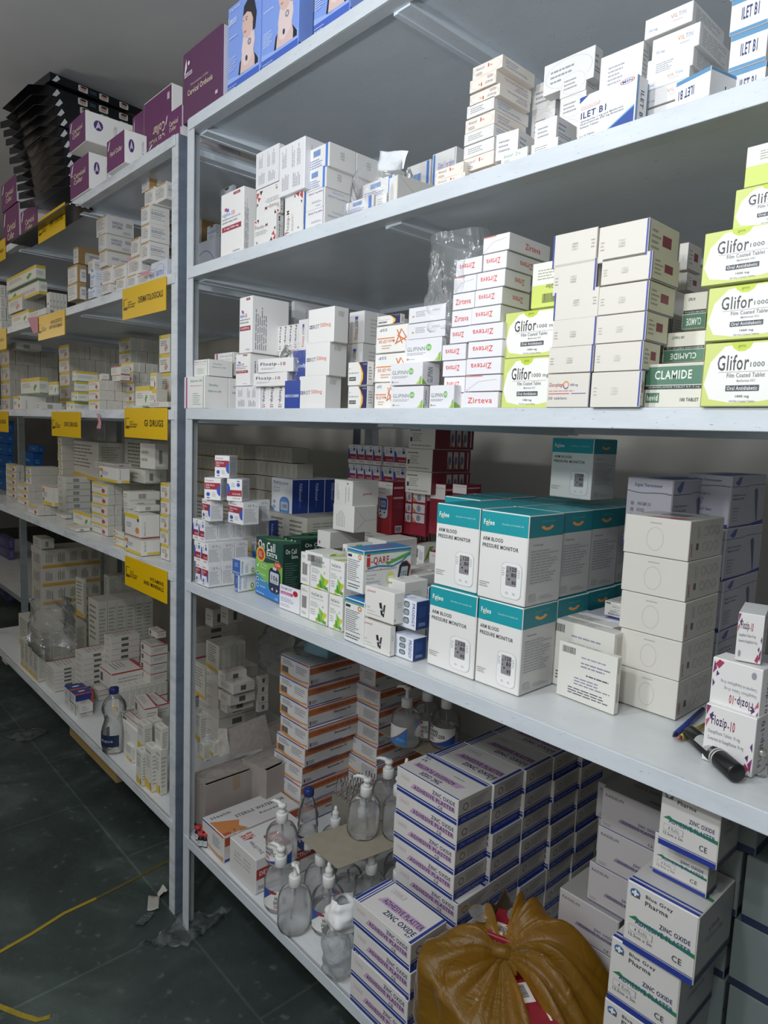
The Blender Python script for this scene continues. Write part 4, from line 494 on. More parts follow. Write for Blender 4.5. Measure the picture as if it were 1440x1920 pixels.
K('flatw',.12,.1,.025,'#d4d1c8',F=[('l',.1,.2,.7,.8,2,'#9f9d96')],R=[('bar',.3,.2,.55,.75,'#6a6862'),('r',0,.0,1,.12,'#b9b6ac')],T=[('r',0,0,.14,1,'#cfb24a')],obj='flat_medicine_carton')
K('flatr',.12,.1,.03,'#d4d1c8',F=[('l',.1,.2,.7,.8,3,'#9f9d96'),('r',0,.88,1,1,'#b9483a')],R=[('l',.2,.3,.8,.7,2,'#a9a7a0'),('r',0,0,1,.14,'#a8404a')],T=[('r',0,0,1,1,'#cfccc2')],obj='flat_medicine_carton')
K('bigtan',.05,.34,.14,'#c6c2b6',F=[('l',.2,.2,.8,.85,4,'#77756c',1)],R=[('r',0,.0,1,.16,'#c99b3c')]+[('l',q,.3,q+.12,.85,4,'#7c7a70',1) for q in (.06,.26,.46,.66,.84)],T=[('r',0,0,1,1,'#b9b5a8')],obj='outer_carton')
K('tallw',.055,.07,.16,'#c9c6ba',F=[('l',.15,.3,.85,.93,7,'#807e76'),('p',[(0,.0),(1,0),(1,.08),(0,.18)],'#d1a93c')],R=[('l',.12,.1,.88,.9,13,'#9d9b92')],T=[('r',0,0,1,1,'#c2bfb4')],obj='outer_carton')
K('nar',.05,.045,.13,'#d6d3c9',F=[('t','Seretva',.15,.84,.8,.92,'#55557a',0,.02),('l',.12,.5,.8,.78,4,'#9a98a0'),('p',[(0,.0),(1,0),(1,.12),(0,.24)],'#d9b63a'),('r',.75,.03,.85,.2,'#5a5a60')],R=[('l',.1,.15,.9,.85,8,'#a5a29a')],T=[('l',.2,.3,.8,.6,2,'#a5a29a')],obj='syrup_carton')
K('redtop',.14,.11,.05,'#d2cfc7',F=[('r',.1,.2,.3,.7,'#5c5a56'),('r',0,.92,1,1,'#a8323c')],R=[('l',.2,.3,.9,.7,2,'#a09e98'),('r',0,.9,1,1,'#a8323c')],T=[('r',0,.86,1,1,'#b03a48'),('l',.1,.2,.8,.6,4,'#8d8b86')],obj='flat_medicine_carton')
K('narow',.09,.1,.035,'#d4d2ca',F=[('l',.1,.3,.9,.7,2,'#8f8d96')],R=[('l',.2,.2,.7,.8,3,'#9c9a94'),],T=[('r',0,0,1,1,'#cdcac0'),('l',.1,.3,.9,.7,3,'#8f8d86')],obj='syrup_carton')
K('navor',.05,.12,.06,'#2a3c78',F=[('r',0,0,1,1,'#d2d0cc'),('l',.1,.2,.9,.8,5,'#8f8d96')],R=[('r',0,0,1,1,'#22367a'),('p',[(.8,0),(1,0),(1,1),(.9,1)],'#c0482f')],T=[('r',0,0,1,1,'#2a3c78'),('p',[(.75,0),(1,0),(1,1),(.85,1)],'#c0482f'),('e',.4,.5,.1,.2,'#d9d9e6')],obj='syrup_carton')
K('cross',.13,.15,.055,'#cfcbc2',F=[('l',.2,.3,.8,.7,2,'#9d9a92')],R=[('r',.35,.25,.6,.75,'#5f5d57'),('r',0,0,1,.05,'#a8a499')],T=[('r',0,0,.1,1,'#a8384a'),('l',.2,.2,.8,.8,5,'#9d9a92')],obj='flat_medicine_carton')
K('blueb',.14,.12,.06,'#1c63ae',F=[('t','Tablets',.3,.4,.7,.6,'#9fc4ea')],R=[('l',.2,.3,.7,.6,2,'#7fb0e2')],rough=.4)
K('violet',.12,.1,.12,'#54507e',F=[('l',.2,.2,.8,.8,6,'#8d8ab0')],R=[('l',.2,.2,.8,.8,6,'#8d8ab0')])
K('lightb',.2,.2,.16,'#7fb2c4',F=[],R=[],T=[('t','Examination',.25,.62,.75,.7,'#4d8296'),('t','gloves',.3,.45,.65,.53,'#4d8296'),('t','Examination',.25,.25,.75,.33,'#4d8296')],obj='glove_carton')
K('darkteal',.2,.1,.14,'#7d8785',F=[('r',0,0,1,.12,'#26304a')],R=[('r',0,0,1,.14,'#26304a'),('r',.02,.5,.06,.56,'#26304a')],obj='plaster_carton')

K('plainrow',.035,.07,.055,'#b9b5aa',F=[('l',.35,.2,.65,.85,2,'#8d8a82',1),('r',0,0,1,.12,'#b5a25a')],R=[],obj='plain_carton')
K('plainrow2',.035,.07,.055,'#b9b5aa',F=[('l',.35,.2,.65,.85,2,'#8d8a82',1)],R=[],obj='plain_carton')
# ================================================================ front rack, top shelf
G='cartons on the top shelf of the front rack'
ZX(340,0,2.4)
B('orthosis',5,180,None,435,100,y=.005,z=L1,D=.3,lab='plum collar carton with cream lettering on the front rack top shelf corner')
cb=B('collarblue',205,350,None,435,-84,y=.012,z=L1,D=.18,lab='blue collar carton with a portrait beside the plum carton')
HB=cb[0].scale[2]*KD['collarblue']['h']
B('collarblue',356,525,590,340,None,y=.012,z=L1,H=HB,lab='blue collar carton with a portrait, middle of the three blue ones')
B('collarblue',592,755,None,200,None,y=.012,z=L1,H=HB,D=.18,lab='blue collar carton with a portrait, third from the plum carton')
# ================================================================ front rack, second shelf
G='white cartons on the second shelf'
B('xig',175,278,335,1120,833,y=.008,z=L2,lab='tall white carton with red strength bar on the second shelf corner')
B('flozm',325,425,460,1105,955,y=.01,z=L2,lab='white carton with red triangles, bottom of the pile beside the tall carton')
B('flozm',335,442,460,955,812,y=.012,z=L2+.072,up=1,lab='upturned white carton with red triangles, second in its pile')
B('whiteprint',333,437,465,812,640,y=.012,z=L2+.145,lab='white carton with grey print on top of the red triangle pile')
B('flozmv',462,545,552,1068,848,y=.006,z=L2,D=.09,lab='upright white carton with sideways maroon name under the big printed carton')
B('whiteprint',436,552,640,845,607,y=-.004,z=L2+.112,lab='large white printed carton jutting out over the shelf lip, pile beside it')
for i,(ul,un,ur,k) in enumerate(((545,642,725,'glitf'),(548,643,722,'glitf'),(556,650,735,'glit'),(563,664,745,'glit'))):
    vb=(1035,928,838,745)[i]; vt=(922,832,738,634)[i]
    B(k,ul,un,None,vb,vt,y=.012,z=L2+.0525*i,nd=3,D=.075,lab='white carton with blue end stripe, %s from the bottom, {j} deep, in the striped block'%ORD[i+1],grp=G,H=.052)
B('glit',733,862,None,975,872,y=.01,z=L2,lab='white blue striped carton lying inside a crinkled clear bag',D=.08)
B('glit',805,955,None,870,780,y=.05,z=L2+.065,lab='white blue striped carton raised behind the crinkled bag',D=.08)
B('amar',872,922,940,935,865,y=.012,z=L2,lab='small cream carton squeezed between bag and grey printed carton',D=.06)
B('yuwp',930,968,1145,912,782,y=.01,z=L2,rot=-8,lab='white carton with slanted corner and small print at the shelf lip')
B('glit',1000,1108,None,800,712,y=.2,z=L2,lab='white carton with violet edge standing behind the cream carton row',H=.07)
B('glitf',1115,1222,1262,790,655,y=.18,z=L2,lab='white carton with wide blue stripe in front of the grey back panel')
ZX(840,0,2.4)
am=[(66,204,255,'amarp'),(68,205,300,'amar'),(70,204,330,'amar'),(75,208,350,'amarp'),(82,206,362,'amar'),(95,232,370,'amarp'),(95,215,375,'amarp'),(108,244,390,'amarp')]
for i,(a,b,c,k) in enumerate(am):
    vb=(735,672,610,553,487,425,370,300)[i]; vt=(672,612,553,490,428,370,310,240)[i]
    B(k,a,b,c,vb,vt,y=.03,z=L2+.02+.0285*i,up=1 if i in (5,6) else 0,lab='flat cream carton, %s from the bottom of the tall eight high stack'%ORD[i+1],grp='flat cream cartons on the second shelf')
B('amarp',-60,68,None,775,722,y=.012,z=L2+.02,lab='peach tinted flat carton beside the foot of the tall stack',D=.1,H=.028)
B('amarp',-62,76,None,825,770,y=.008,z=L2,lab='peach tinted flat carton, lower of the two beside the stack foot',D=.1,H=.02)
B('amarp',95,236,None,790,735,y=.008,z=L2,lab='peach flat carton under the foot of the tall cream stack',D=.1,H=.02)
B('amar',210,312,385,700,575,y=.02,z=L2+.02,lab='white tilted carton leaning at the foot of the tall stack',rot=6)
B('amarg',236,355,362,735,655,y=.004,z=L2,D=.05,lab='pale green edged small carton at the shelf lip')
B('amar',372,478,500,590,335,y=.14,z=L2+.04,n=3,us=(460,470,478),lab='white flat carton, {i} from the bottom behind the small pale cartons',grp='flat cream cartons on the second shelf')
B('amar',492,610,660,565,290,y=.1,z=L2+.05,n=3,us=(595,612,615),lab='white flat carton, {i} up in the pile under the long carton',grp='flat cream cartons on the second shelf')
B('amar',425,655,690,345,198,y=.1,z=L2+.157,lab='long white carton laid across the top of the small pile')
B('amar',385,485,575,628,515,y=.02,z=L2+.03,lab='white carton with dotted print, upper one beside the wide blue cornered carton',H=.05)
B('amar',370,492,535,694,612,y=.012,z=L2,lab='white carton with dotted print, lower one beside the wide blue cornered carton',H=.03)
B('ilet',576,838,888,608,327,y=.004,z=L2,rot=-4,lab='wide white carton with blue triangles at two corners on the second shelf')
B('ilet',700,880,922,560,370,y=.045,z=L2,rot=-4,lab='wide blue edged carton standing right behind its twin')
B('viltq',675,868,895,372,180,y=.06,z=L2+.14,lab='white carton with small print on top of the wide blue cornered cartons')
for i in range(6):
    vb=(495,425,345,290,200,92)[i]; vt=(430,342,278,192,90,-5)[i]
    B(('viltq','vilt','vilt','viltq','vilt','vilt')[i],(880,868,862,890,912,880)[i],(1078,1082,1086,1102,1130,1100)[i],(1130,1190,1245,1258,1265,1240)[i],vb,vt,y=.05,z=L2+.0445*i,lab='white carton with pale orange name, %s up in the tall pile'%ORD[i+1],grp='white cartons piled near the leaning one')
B('ilets2',1015,1175,1390,485,290,y=-.004,z=L2,rot=-14,lab='white carton with blue top edge leaning forward over the lip')
for i in range(6):
    B('ilets',(1255,1258,1262,1266,1270,1275)[i],(1420,1430,1440,1450,1462,1475)[i],None,(350,272,190,108,20,-60)[i],None,y=.045,z=L2+.0445*i,H=.044,D=.12,lab='white carton with two blue edges, %s from the bottom at the shelf end'%ORD[i+1],grp='blue edged cartons at the second shelf end')
# things seen through the rack corner
ZX(280,200,6.4)
B('smi',440,825,None,1860,1545,y=.22,z=L2,lab='grey white suture carton with outlined blue mark behind the rack corner post',D=.16)
B('sutW',530,612,860,1240,870,y=.4,z=L2+.13,n=2,lab='suture carton with tan top, {i} of two stacked behind the corner post',grp='suture cartons behind the corner post')
B('sutT',540,620,840,1560,1240,y=.4,z=L2,n=2,lab='tan suture carton, {i} from the bottom behind the corner post',grp='suture cartons behind the corner post')
B('sutB',690,800,850,1600,1400,y=.3,z=L2+.08,lab='white suture sleeve with notch and blue band near the corner post')
B('sutB',850,1005,1040,1200,930,y=.22,z=L2+.2,lab='upright grey suture sleeve half behind the tall white carton')
B('sutB',850,1005,1040,1860,1230,y=.3,z=L2,n=2,lab='upright grey suture sleeve, {i} from the bottom behind the tall carton',grp='suture cartons behind the corner post')
# ================================================================ front rack, third shelf
ZX(340,460,2.769)
G3='cartons on the third shelf'
B('glyf',12,118,None,832,676,y=-.004,z=L3,nd=2,D=.075,lab='white carton with magenta stripe, {j} deep in the lower corner pair',grp=G3)
B('glyf',35,140,268,676,588,y=.008,z=L3+.064,lab='white carton with magenta stripe on top of the corner pair')
B('glyf',170,270,300,676,552,y=.09,z=L3+.062,lab='white magenta striped carton farther in behind the corner pair',D=.1)
B('xig',280,352,None,728,558,y=.02,z=L3+.038,lab='white carton with red bar standing under its taller twin',D=.16)
B('whiteprint',278,405,None,836,728,y=.012,z=L3,H=.045,D=.1,lab='low white carton with columns of print under the red bar carton')
B('xig',298,364,556,556,257,y=.02,z=L3+.11,lab='tall white carton with red bar on the third shelf pile')
B('whiteprint',566,580,760,540,285,y=.2,z=L3+.12,lab='plain white carton at the back beside the tall red bar carton')
B('flozs',405,533,None,838,730,y=.02,z=L3,nw=3,D=.1,lab='narrow white carton with sideways violet name, {q} along the lip row',grp='narrow white cartons with sideways violet name')
B('flozs',472,605,None,540,405,y=.1,z=L3+.12,nw=5,D=.1,lab='narrow white carton with sideways violet name, {q} in the raised row',grp='narrow white cartons with sideways violet name')
B('flozs',505,600,None,620,540,y=.1,z=L3+.085,nw=4,H=.035,D=.1,lab='narrow white carton with violet name, {q} in the hidden lower row',grp='narrow white cartons with sideways violet name')
B('floz10',372,548,560,728,655,y=.012,z=L3+.045,lab='white carton with violet name inside the clear bag, lower one',rot=5,D=.06)
B('floz10',395,578,None,655,578,y=.014,z=L3+.078,lab='white carton with violet name inside the clear bag, upper one',rot=7,D=.06)
B('medo',533,612,None,838,698,y=.01,z=L3,lab='navy blue carton with white capitals at the shelf lip',D=.1)
B('medo',574,640,None,694,540,y=.03,z=L3+.058,D=.1,lab='navy blue carton with white capitals, upper one behind the first')
for i,(a,b,c) in enumerate(((607,744,860),(640,765,905),(655,790,950))):
    vb=(842,675,500)[i];vt=(672,492,312)[i]
    B('brot',a,b,(828,857,866)[i],vb,vt,y=.012,z=L3+.0665*i,lab='big white carton with orange strength, %s from the bottom of the block'%ORD[i+1],grp=G3)
B('brotv',605,655,None,545,378,y=.09,z=L3+.135,lab='white carton with reversed orange text beside the top of the block',H=.065)
B('brotv',866,945,None,505,335,y=.1,z=L3+.133,D=.1,lab='white carton with sideways orange text behind the block, upper one')
B('brotv',855,935,None,675,505,y=.1,z=L3+.066,D=.1,lab='white carton with sideways orange text behind the block, lower one')
B('brotv',945,1004,None,672,350,y=.14,z=L3+.066,n=2,D=.1,lab='grey white carton, {i} from the bottom in the rear corner of the block',grp=G3)
B('navy',862,962,998,838,728,y=.008,z=L3,lab='white carton with navy and yellow curve, lower of the pair')
B('navy',862,964,998,725,600,y=.01,z=L3+.0435,lab='white carton with navy and yellow curve, upper of the pair')
B('fox',998,1102,None,838,710,y=.02,z=L3,D=.1,lab='cream carton with orange geometric fox, bottom of three')
B('fox',1000,1168,None,705,552,y=.03,z=L3+.051,D=.1,lab='cream carton with orange geometric fox, middle of three')
B('fox',1006,1172,None,548,402,y=.03,z=L3+.112,D=.1,lab='cream carton with orange geometric fox, top of three')
B('navy',1015,1138,1160,402,352,y=.05,z=L3+.17,H=.02,lab='white and navy carton lying on the orange fox cartons')
B('glip',1084,1253,1285,836,728,y=.008,z=L3,lab='pale carton with green dot, lowest at the lip beside the fox carton')
B('glip',1283,1412,None,836,722,y=.012,z=L3,lab='pale carton with green dot, second along the lip',D=.1)
B('glip',1080,1248,1340,722,602,y=.01,z=L3+.0445,lab='pale carton with green dot, second up in its pile')
B('glip',1156,1348,1372,598,472,y=.03,z=L3+.092,lab='pale carton with green dot, third up in its pile')
B('glipback',1175,1368,1388,470,385,y=.03,z=L3+.145,lab='pale printed carton under the tall clear bag, lower one')
B('glipback',1178,1370,1390,382,298,y=.03,z=L3+.18,lab='pale printed carton under the tall clear bag, upper one')
ZX(820,380,2.3226)
zl=[(22,118,'zirt'),(25,118,'zirt'),(20,122,'zirt'),(18,122,'zirt'),(52,135,'zirt'),(60,148,'zirtu'),(64,160,'zirtu'),(68,168,'zirtf'),(78,192,'zirt')]
vb=[880,805,735,655,580,520,455,382,302]; 
for i,(a,b,k) in enumerate(zl):
    B(k,a,b,None,vb[i],None,y=.03,z=L3+.0295*i,H=.0285,D=.13,lab='white carton with red name, %s from the bottom of the farther column'%ORD[i+1],grp='white cartons with red name')
zr=[(108,262,'zirtu',268),(118,272,'zirtf',275),(122,275,'zirt',285),(130,280,'zirt',290),(130,283,'zirt',290),(146,272,'zirt',400),(160,280,'zirt',400),(168,292,'zirt',405),(196,300,'zirt',450),(196,312,'zirtf',490)]
vbr=[880,800,735,650,572,492,418,340,272,192]; 
for i,(a,b,k,r) in enumerate(zr):
    B(k,a,b,r if r>300 else None,vbr[i],None,y=.004,z=L3+.0285*i,H=.0275,D=.13,lab='white carton with red name, %s from the bottom of the nearer column'%ORD[i+1],grp='white cartons with red name')
B('glifor',275,480,None,878,665,y=.012,z=L3,lab='lime and white carton wrapped in film, lower of the two',D=.14)
B('glifor',285,512,None,665,452,y=.014,z=L3+.083,lab='lime and white carton wrapped in film, upper of the two',D=.14)
B('gliforb',404,530,None,448,242,y=.03,z=L3+.166,lab='lime carton turned barcode side out above the wrapped pair',D=.12)
gl=[(470,655,862,738),(478,675,736,612),(495,688,622,490),(500,698,495,362),(498,688,382,236),(496,690,256,100)]
gr=[(662,880,895,862,730),(678,890,965,728,600),(685,905,1000,598,470),(695,915,1030,468,335),(708,930,1050,330,205),(694,915,1045,228,60)]
for i,(a,b,v0,v1) in enumerate(gl):
    B('gluc2' if i==0 else 'gluc',a,b,None,v0,v1,y=-.006,z=L3+.0495*i,D=.16,H=.0492,up=1 if i in(3,5) else 0,lab='cream carton with navy edge, %s from the bottom of the farther column'%ORD[i+1],grp='cream cartons with navy edges')
for i,(a,b,c,v0,v1) in enumerate(gr):
    B('gluc',a,b,c,v0,v1,y=-.012,z=L3+.0495*i,H=.0492,D=.16,lab='cream carton with navy edge, %s from the bottom of the nearer column'%ORD[i+1],grp='cream cartons with navy edges')
B('gluc',890,975,None,690,480,y=.12,z=L3,n=5,D=.16,lab='cream carton, {i} from the bottom in the column behind the green banded ones',grp='cream cartons with navy edges')
B('clam',885,1146,None,858,690,y=.01,z=L3,lab='cream carton with green band, lowest at the lip',D=.14)
B('clamt',975,1160,None,690,552,y=.06,z=L3+.064,lab='upturned cream carton with green band, resting on the lowest one',D=.12)
B('clamt',1060,1165,None,545,382,y=.08,z=L3+.124,lab='upturned cream carton with green band, third up',D=.1,H=.07)
B('gluc',1040,1085,1140,380,300,y=.2,z=L3+.14,lab='cream carton with navy edge low in the rear gap',n=1)
B('gluc',1045,1088,1145,290,170,y=.2,z=L3+.19,lab='cream carton with navy edge high in the rear gap')
for i,(v0,v1,a) in enumerate(((845,590,1140),(583,330,1160),(325,72,1143),(70,-130,1280),(-135,-330,1330))):
    B('glifor' if i<4 else 'gliforb',a,a+330,None,v0,v1,y=-.012,z=L3+.0965*i,D=.14,H=.096,lab='large lime and white carton, %s from the bottom at the shelf end'%ORD[i+1],grp='large lime and white cartons')
# ================================================================ front rack, fourth shelf
ZX(340,780,4.8)
GS='small white and red test strip cartons'
B('sino',125,242,480,1548,1350,z=L4,y=None,nw=2,nd=2,lab='small red banded carton, {q} across {j} deep, bottom layer by the corner post',grp=GS)
B('sinou',110,238,None,1352,1165,y=.012,z=L4+.0635,nw=2,nd=4,D=.205,lab='small red banded carton, {q} across {j} deep, second layer',grp=GS,H=.063) if False else None
q=at(px(242),py(1548),z=L4)
def sl(k,uL,uN,uR,lv,nw,nd,lab): B(k,uL,uN,uR,1548,None,y=q.y+.002*lv,z=q.z+.0625*lv,nw=nw,nd=nd,H=.0625,lab=lab,grp=GS)
sl('sinou',112,236,600,1,2,3,'small red banded carton, {q} across {j} deep, second layer')
sl('sinou',98,206,790,2,2,5,'small red banded carton, {q} across {j} deep, third layer')
sl('sino',182,258,378,3,1,1,'small red banded carton on the third layer with its text side out')
B('sino',418,552,None,1548,None,y=q.y+.05,z=q.z+.0625*3,H=.0625,Wd=.05,lab='small red banded carton, fourth layer, facing out beside the gap')
B('sino',560,580,795,1548,None,y=q.y+.09,z=q.z+.0625*3,nd=2,H=.0625,lab='small red banded carton, fourth layer, {j} along the rear pair',grp=GS)
B('sino',203,354,None,1548,None,y=q.y+.02,z=q.z+.0625*4,H=.0625,Wd=.05,D=.05,rot=33,lab='small red banded carton on the fifth layer, nearer the post')
B('sinou',405,545,None,1548,None,y=q.y+.06,z=q.z+.0625*4,H=.0625,D=.05,rot=33,lab='small upturned red banded carton on the fifth layer')
B('sino',297,432,None,1548,None,y=q.y+.04,z=q.z+.0625*5,H=.0625,D=.05,rot=33,lab='small red banded carton on the very top of its pyramid')
B('autocode',480,508,672,1587,1432,z=L4,lab='blue ended strip carton, lower of the pair by the tall green carton')
B('autocode',457,530,672,1440,1300,y=at(px(508),py(1587),z=L4).y,z=L4+.046,lab='blue ended strip carton, upper of the pair',D=.1)
B('oncall',662,905,1062,1705,1160,z=L4,rot=-6,lab='dark green meter carton with fading green to blue front')
B('oncall',905,1066,None,1500,None,y=.22,z=L4,H=.14,D=.1,lab='dark green meter carton right behind the first one')
B('oncall',1068,1150,None,1500,None,y=.30,z=L4,H=.14,D=.1,lab='dark green meter carton, third in the row',Wd=.12)
B('fia',635,760,None,1500,None,y=.33,z=1.1225,H=.14,D=.045,lab='white meter carton with blue name half behind the green one')
f0=along((0,.42,L4+.14),(1,0,0),px(990))
B('fia',805,990,1420,1055,None,y=.40,z=L4+.14,nd=3,H=.148,lab='white fronted meter carton with navy side, {j} in the upper row',grp='white and navy meter cartons')
B('para',880,1062,1075,1790,1570,z=L4,lab='small white carton with dark red dot and pink name',D=.07)
B('vivabar',1065,1165,None,1880,1605,z=L4,lab='x') if False else None
# cartons with green splash
v0=at(px(1145),py(1845),z=L4)
B('viva',1145,1308,None,1915,None,y=.045,z=L4,H=.079,D=.06,lab='white strip carton with green splash, lower, nearest the meter carton')
B('viva',1322,1445,None,1915,None,y=.045,z=L4,H=.079,D=.06,lab='white strip carton with green splash, lower, beside its twin')
B('viva',1155,1325,None,1600,None,y=.05,z=L4+.08,H=.079,D=.06,lab='white strip carton with green splash, upper, nearest the meter carton')
B('viva',1330,1460,None,1600,None,y=.05,z=L4+.08,H=.079,D=.06,lab='white strip carton with green splash, upper, beside its twin')
B('vivabar',1065,1142,None,1860,None,y=.047,z=L4,H=.079,D=.06,lab='white strip carton with barcode end, lower, beside the pink name carton')
B('vivabar',1068,1150,None,1600,None,y=.052,z=L4+.08,H=.079,D=.06,lab='white strip carton with barcode end, upper')
B('vivalay',1110,1268,1480,1375,1248,y=.05,z=L4+.16,lab='white strip carton with green leaf lying on the barcode ended ones')
ZX(600,780,4.8)
B('vivalay',198,240,470,1330,1160,y=.16,z=L4+.16,lab='white strip carton lying behind the large meter carton')
B('viva',240,470,None,1330,None,y=.17,z=L4,n=2,H=.16,D=.08,lab='white strip carton, {i} from the bottom behind the large meter carton',grp='strip cartons behind the wide meter carton')
B('pinkdot',-28,85,405,1200,1045,y=.22,z=L4+.08,lab='white carton with pink dot beneath the plain white pair')
B('yuwp',-28,85,405,1200,None,y=.22,z=L4,H=.08,lab='white carton hidden under the pink dot carton')
B('yuwp',110,300,505,1055,815,y=.24,z=L4+.17,lab='plain white carton with folded end, lower of the pair')
B('yuw',122,287,525,818,585,y=.24,z=L4+.258,lab='plain white carton with red script, upper of the pair')
B('yuwp',270,405,570,1200,1035,y=.36,z=L4,n=2,H=.17,lab='plain white carton, {i} up behind the white pair',grp='strip cartons behind the wide meter carton') if False else None
B('yuwp',405,570,None,1170,None,y=.3,z=L4,n=2,H=.17,lab='plain white folded end carton, {i} up behind the pair',grp='plain white folded end cartons')
B('iqare',210,385,None,1975,None,y=.012,z=L4,H=.096,D=.21,rot=-2,lab='white and blue meter carton with red name, lower of the pair')
B('iqare',232,380,812,1610,1215,y=.02,z=L4+.097,rot=-3,lab='white and blue meter carton with red name, upper, seen whole')
B('lanc',372,625,672,2170,1900,z=L4,lab='white lancet carton with two dark pens, lower one',D=.1)
l0=at(px(625),py(2170),z=L4)
B('lanc',395,660,755,1885,1600,y=l0.y,lab='white lancet carton with two dark pens, upper front one',D=.07)
for i,(a,b,c) in enumerate(((560,745,855),(680,855,975),(790,975,None))):
    B('lanc',a,b,None,2170,None,y=l0.y+.075*(i+1),z=L4,H=.138,n=2,D=.07,lab='white lancet carton, {i} up, %s step back'%ORD[i+1],grp='white lancet cartons in a row')
ZX(340,780,2.769)
B('prod',1085,1200,1270,1277,1160,z=L4,lab='blue sided meter carton, lower front one by the blood pressure cartons')
p0=at(px(1200),py(1277),z=L4)
B('prod',1112,1215,1284,1277,None,y=p0.y+.01,z=L4+.0605,H=.06,lab='blue sided meter carton, upper front one by the blood pressure cartons')
B('prod',1262,1275,None,1277,None,y=p0.y+.13,z=L4,H=.12,n=2,Wd=.07,lab='blue sided meter carton, {i} up behind the front pair',grp='blue sided meter cartons')
# flat strip cartons farther in behind the lancets
B('vivalay',1180,1245,1400,905,None,y=.42,z=L4,nd=2,n=3,H=.15,Wd=.09,D=.1,lab='pale green lying strip carton, {i} up {j} deep behind the lancet row',grp='pale green lying strip cartons')
B('vivalay',1245,1300,None,905,None,y=.30,z=L4,nd=2,n=2,H=.1,Wd=.09,D=.09,lab='pale lying strip carton, {i} up {j} deep beside the teal cartons',grp='pale green lying strip cartons')
# blood pressure monitor cartons
ZX(780,780,2.1818)
GF='teal and white monitor cartons'
B('folee',42,232,None,1082,None,z=L4,D=.11,H=.16,lab='teal and white monitor carton, lower, beside the blue sided cartons')
B('folee',237,417,558,1150,None,z=L4,H=.16,lab='teal and white monitor carton, lower, at the front corner')
f1=at(px(417),py(1150),z=L4)
B('folee',247,442,None,1150,None,y=f1.y,z=L4+.161,H=.1615,D=.108,lab='teal and white monitor carton, upper, at the front corner')
B('folee',70,245,None,1150,None,y=f1.y+.008,z=L4+.161,H=.1615,D=.11,lab='teal and white monitor carton, upper, beside the blue sided cartons')
B('folee',None,442,None,1150,None,y=f1.y+.115,z=L4,nd=2,D=.11,H=.16,Wd=.1,lab='teal and white monitor carton, lower, {j} behind the corner one',grp=GF) if False else None
xx=along((0,f1.y,L4+.161),(1,0,0),px(442))
for j in range(1,5):
    for lv in (0,1):
        o=B('folee',None,442,None,1150,None,y=f1.y,z=L4+.161*lv,H=.16 if lv==0 else .1615,D=.109,Wd=.1,lab='teal and white monitor carton, %s, %s behind the corner one'%(('lower','upper')[lv],ORD[j]),grp=GF)[0]
        o.location.x=xx-.054-.003*j+(.004 if lv==0 else 0); o.location.y=f1.y+.055+.1095*j
        if j>0:
            o2=copytree(o,loc=(o.location.x-.104,o.location.y,o.location.z),label='teal and white monitor carton, %s, %s deep in the second file'%(('lower','upper')[lv],ORD[j]))
        if j==1 or j==2:
            o3=copytree(o,loc=(o.location.x-.208-.01*j,o.location.y+.03,o.location.z),label='teal and white monitor carton, %s, %s deep in the third file'%(('lower','upper')[lv],ORD[j]))
B('folee',543,712,808,346,92,y=.3,z=L4+.3235,lab='teal and white monitor carton alone on top of the block',rot=-3)
# digital thermometer cartons
B('therm',663,880,None,920,None,z=L4,y=.235,H=.128,D=.14,lab='white thermometer carton with navy foot, lower, beside the monitor cartons')
B('therm',843,1030,1180,700,None,y=.3,z=L4+.26,H=.13,lab='white thermometer carton with navy foot, half hidden behind the square code cartons')
B('therm',845,1030,1180,700,None,y=.3,z=L4,H=.26,n=2,lab='white thermometer carton, {i} from the shelf in the hidden pile',grp='white thermometer cartons')
B('therm',1040,1215,1365,985,None,y=.42,z=L4,n=4,H=.4,lab='white thermometer carton, {t} from the top of the tall pile by the wall',grp='white thermometer cartons')
B('irb',768,850,None,735,None,y=.25,z=L4+.129,H=.028,D=.07,lab='flat open white carton wedged above the thermometer carton')
us5=[820+255,820+262,826+262,830+260,838+270]
q5=at(px(1068),py(1250),z=L4)
for i,(a,b,c) in enumerate(((822,1060,1200),(825,1075,1210),(828,1090,1225),(836,1100,1240),(845,1112,1250))):
    B('qrbox',a,b,c,1250,None,y=q5.y,z=L4+.0665*i,H=.066,lab='plain off white carton with red script side, %s from the bottom'%ORD[i+1],grp='off white cartons in a five high stack')
B('irb',572,808,826,1225,990,z=L4,rot=-3,D=.035,lab='standing cream carton with upside down print, nearest the lip')
q6=at(px(808),py(1225),z=L4)
for j in range(1,4):
    B('irb',None,800-8*j,None,1225,None,y=q6.y+.038*j,z=L4,H=.125,D=.034,Wd=.145,rot=-3,lab='standing cream carton, %s behind the one with upside down print'%ORD[j],grp='standing cream cartons')
# big violet name cartons at the shelf end
B('flozb',1165,1372,1440,1400,1240,y=.075,z=L4,lab='white carton with violet triangles, bottom of three at the shelf end',rot=-2,H=.075)
B('flozb',1195,1400,1450,1240,None,y=.085,z=L4+.0765,up=1,H=.075,D=.12,lab='upturned white carton with violet triangles, middle of three',rot=-4)
B('flozb',1300,1410,None,1130,None,y=.1,z=L4+.153,H=.07,D=.08,Wd=.1,lab='white carton with violet name set askew on top of three',rot=14)
ZX(340,780,4.8)
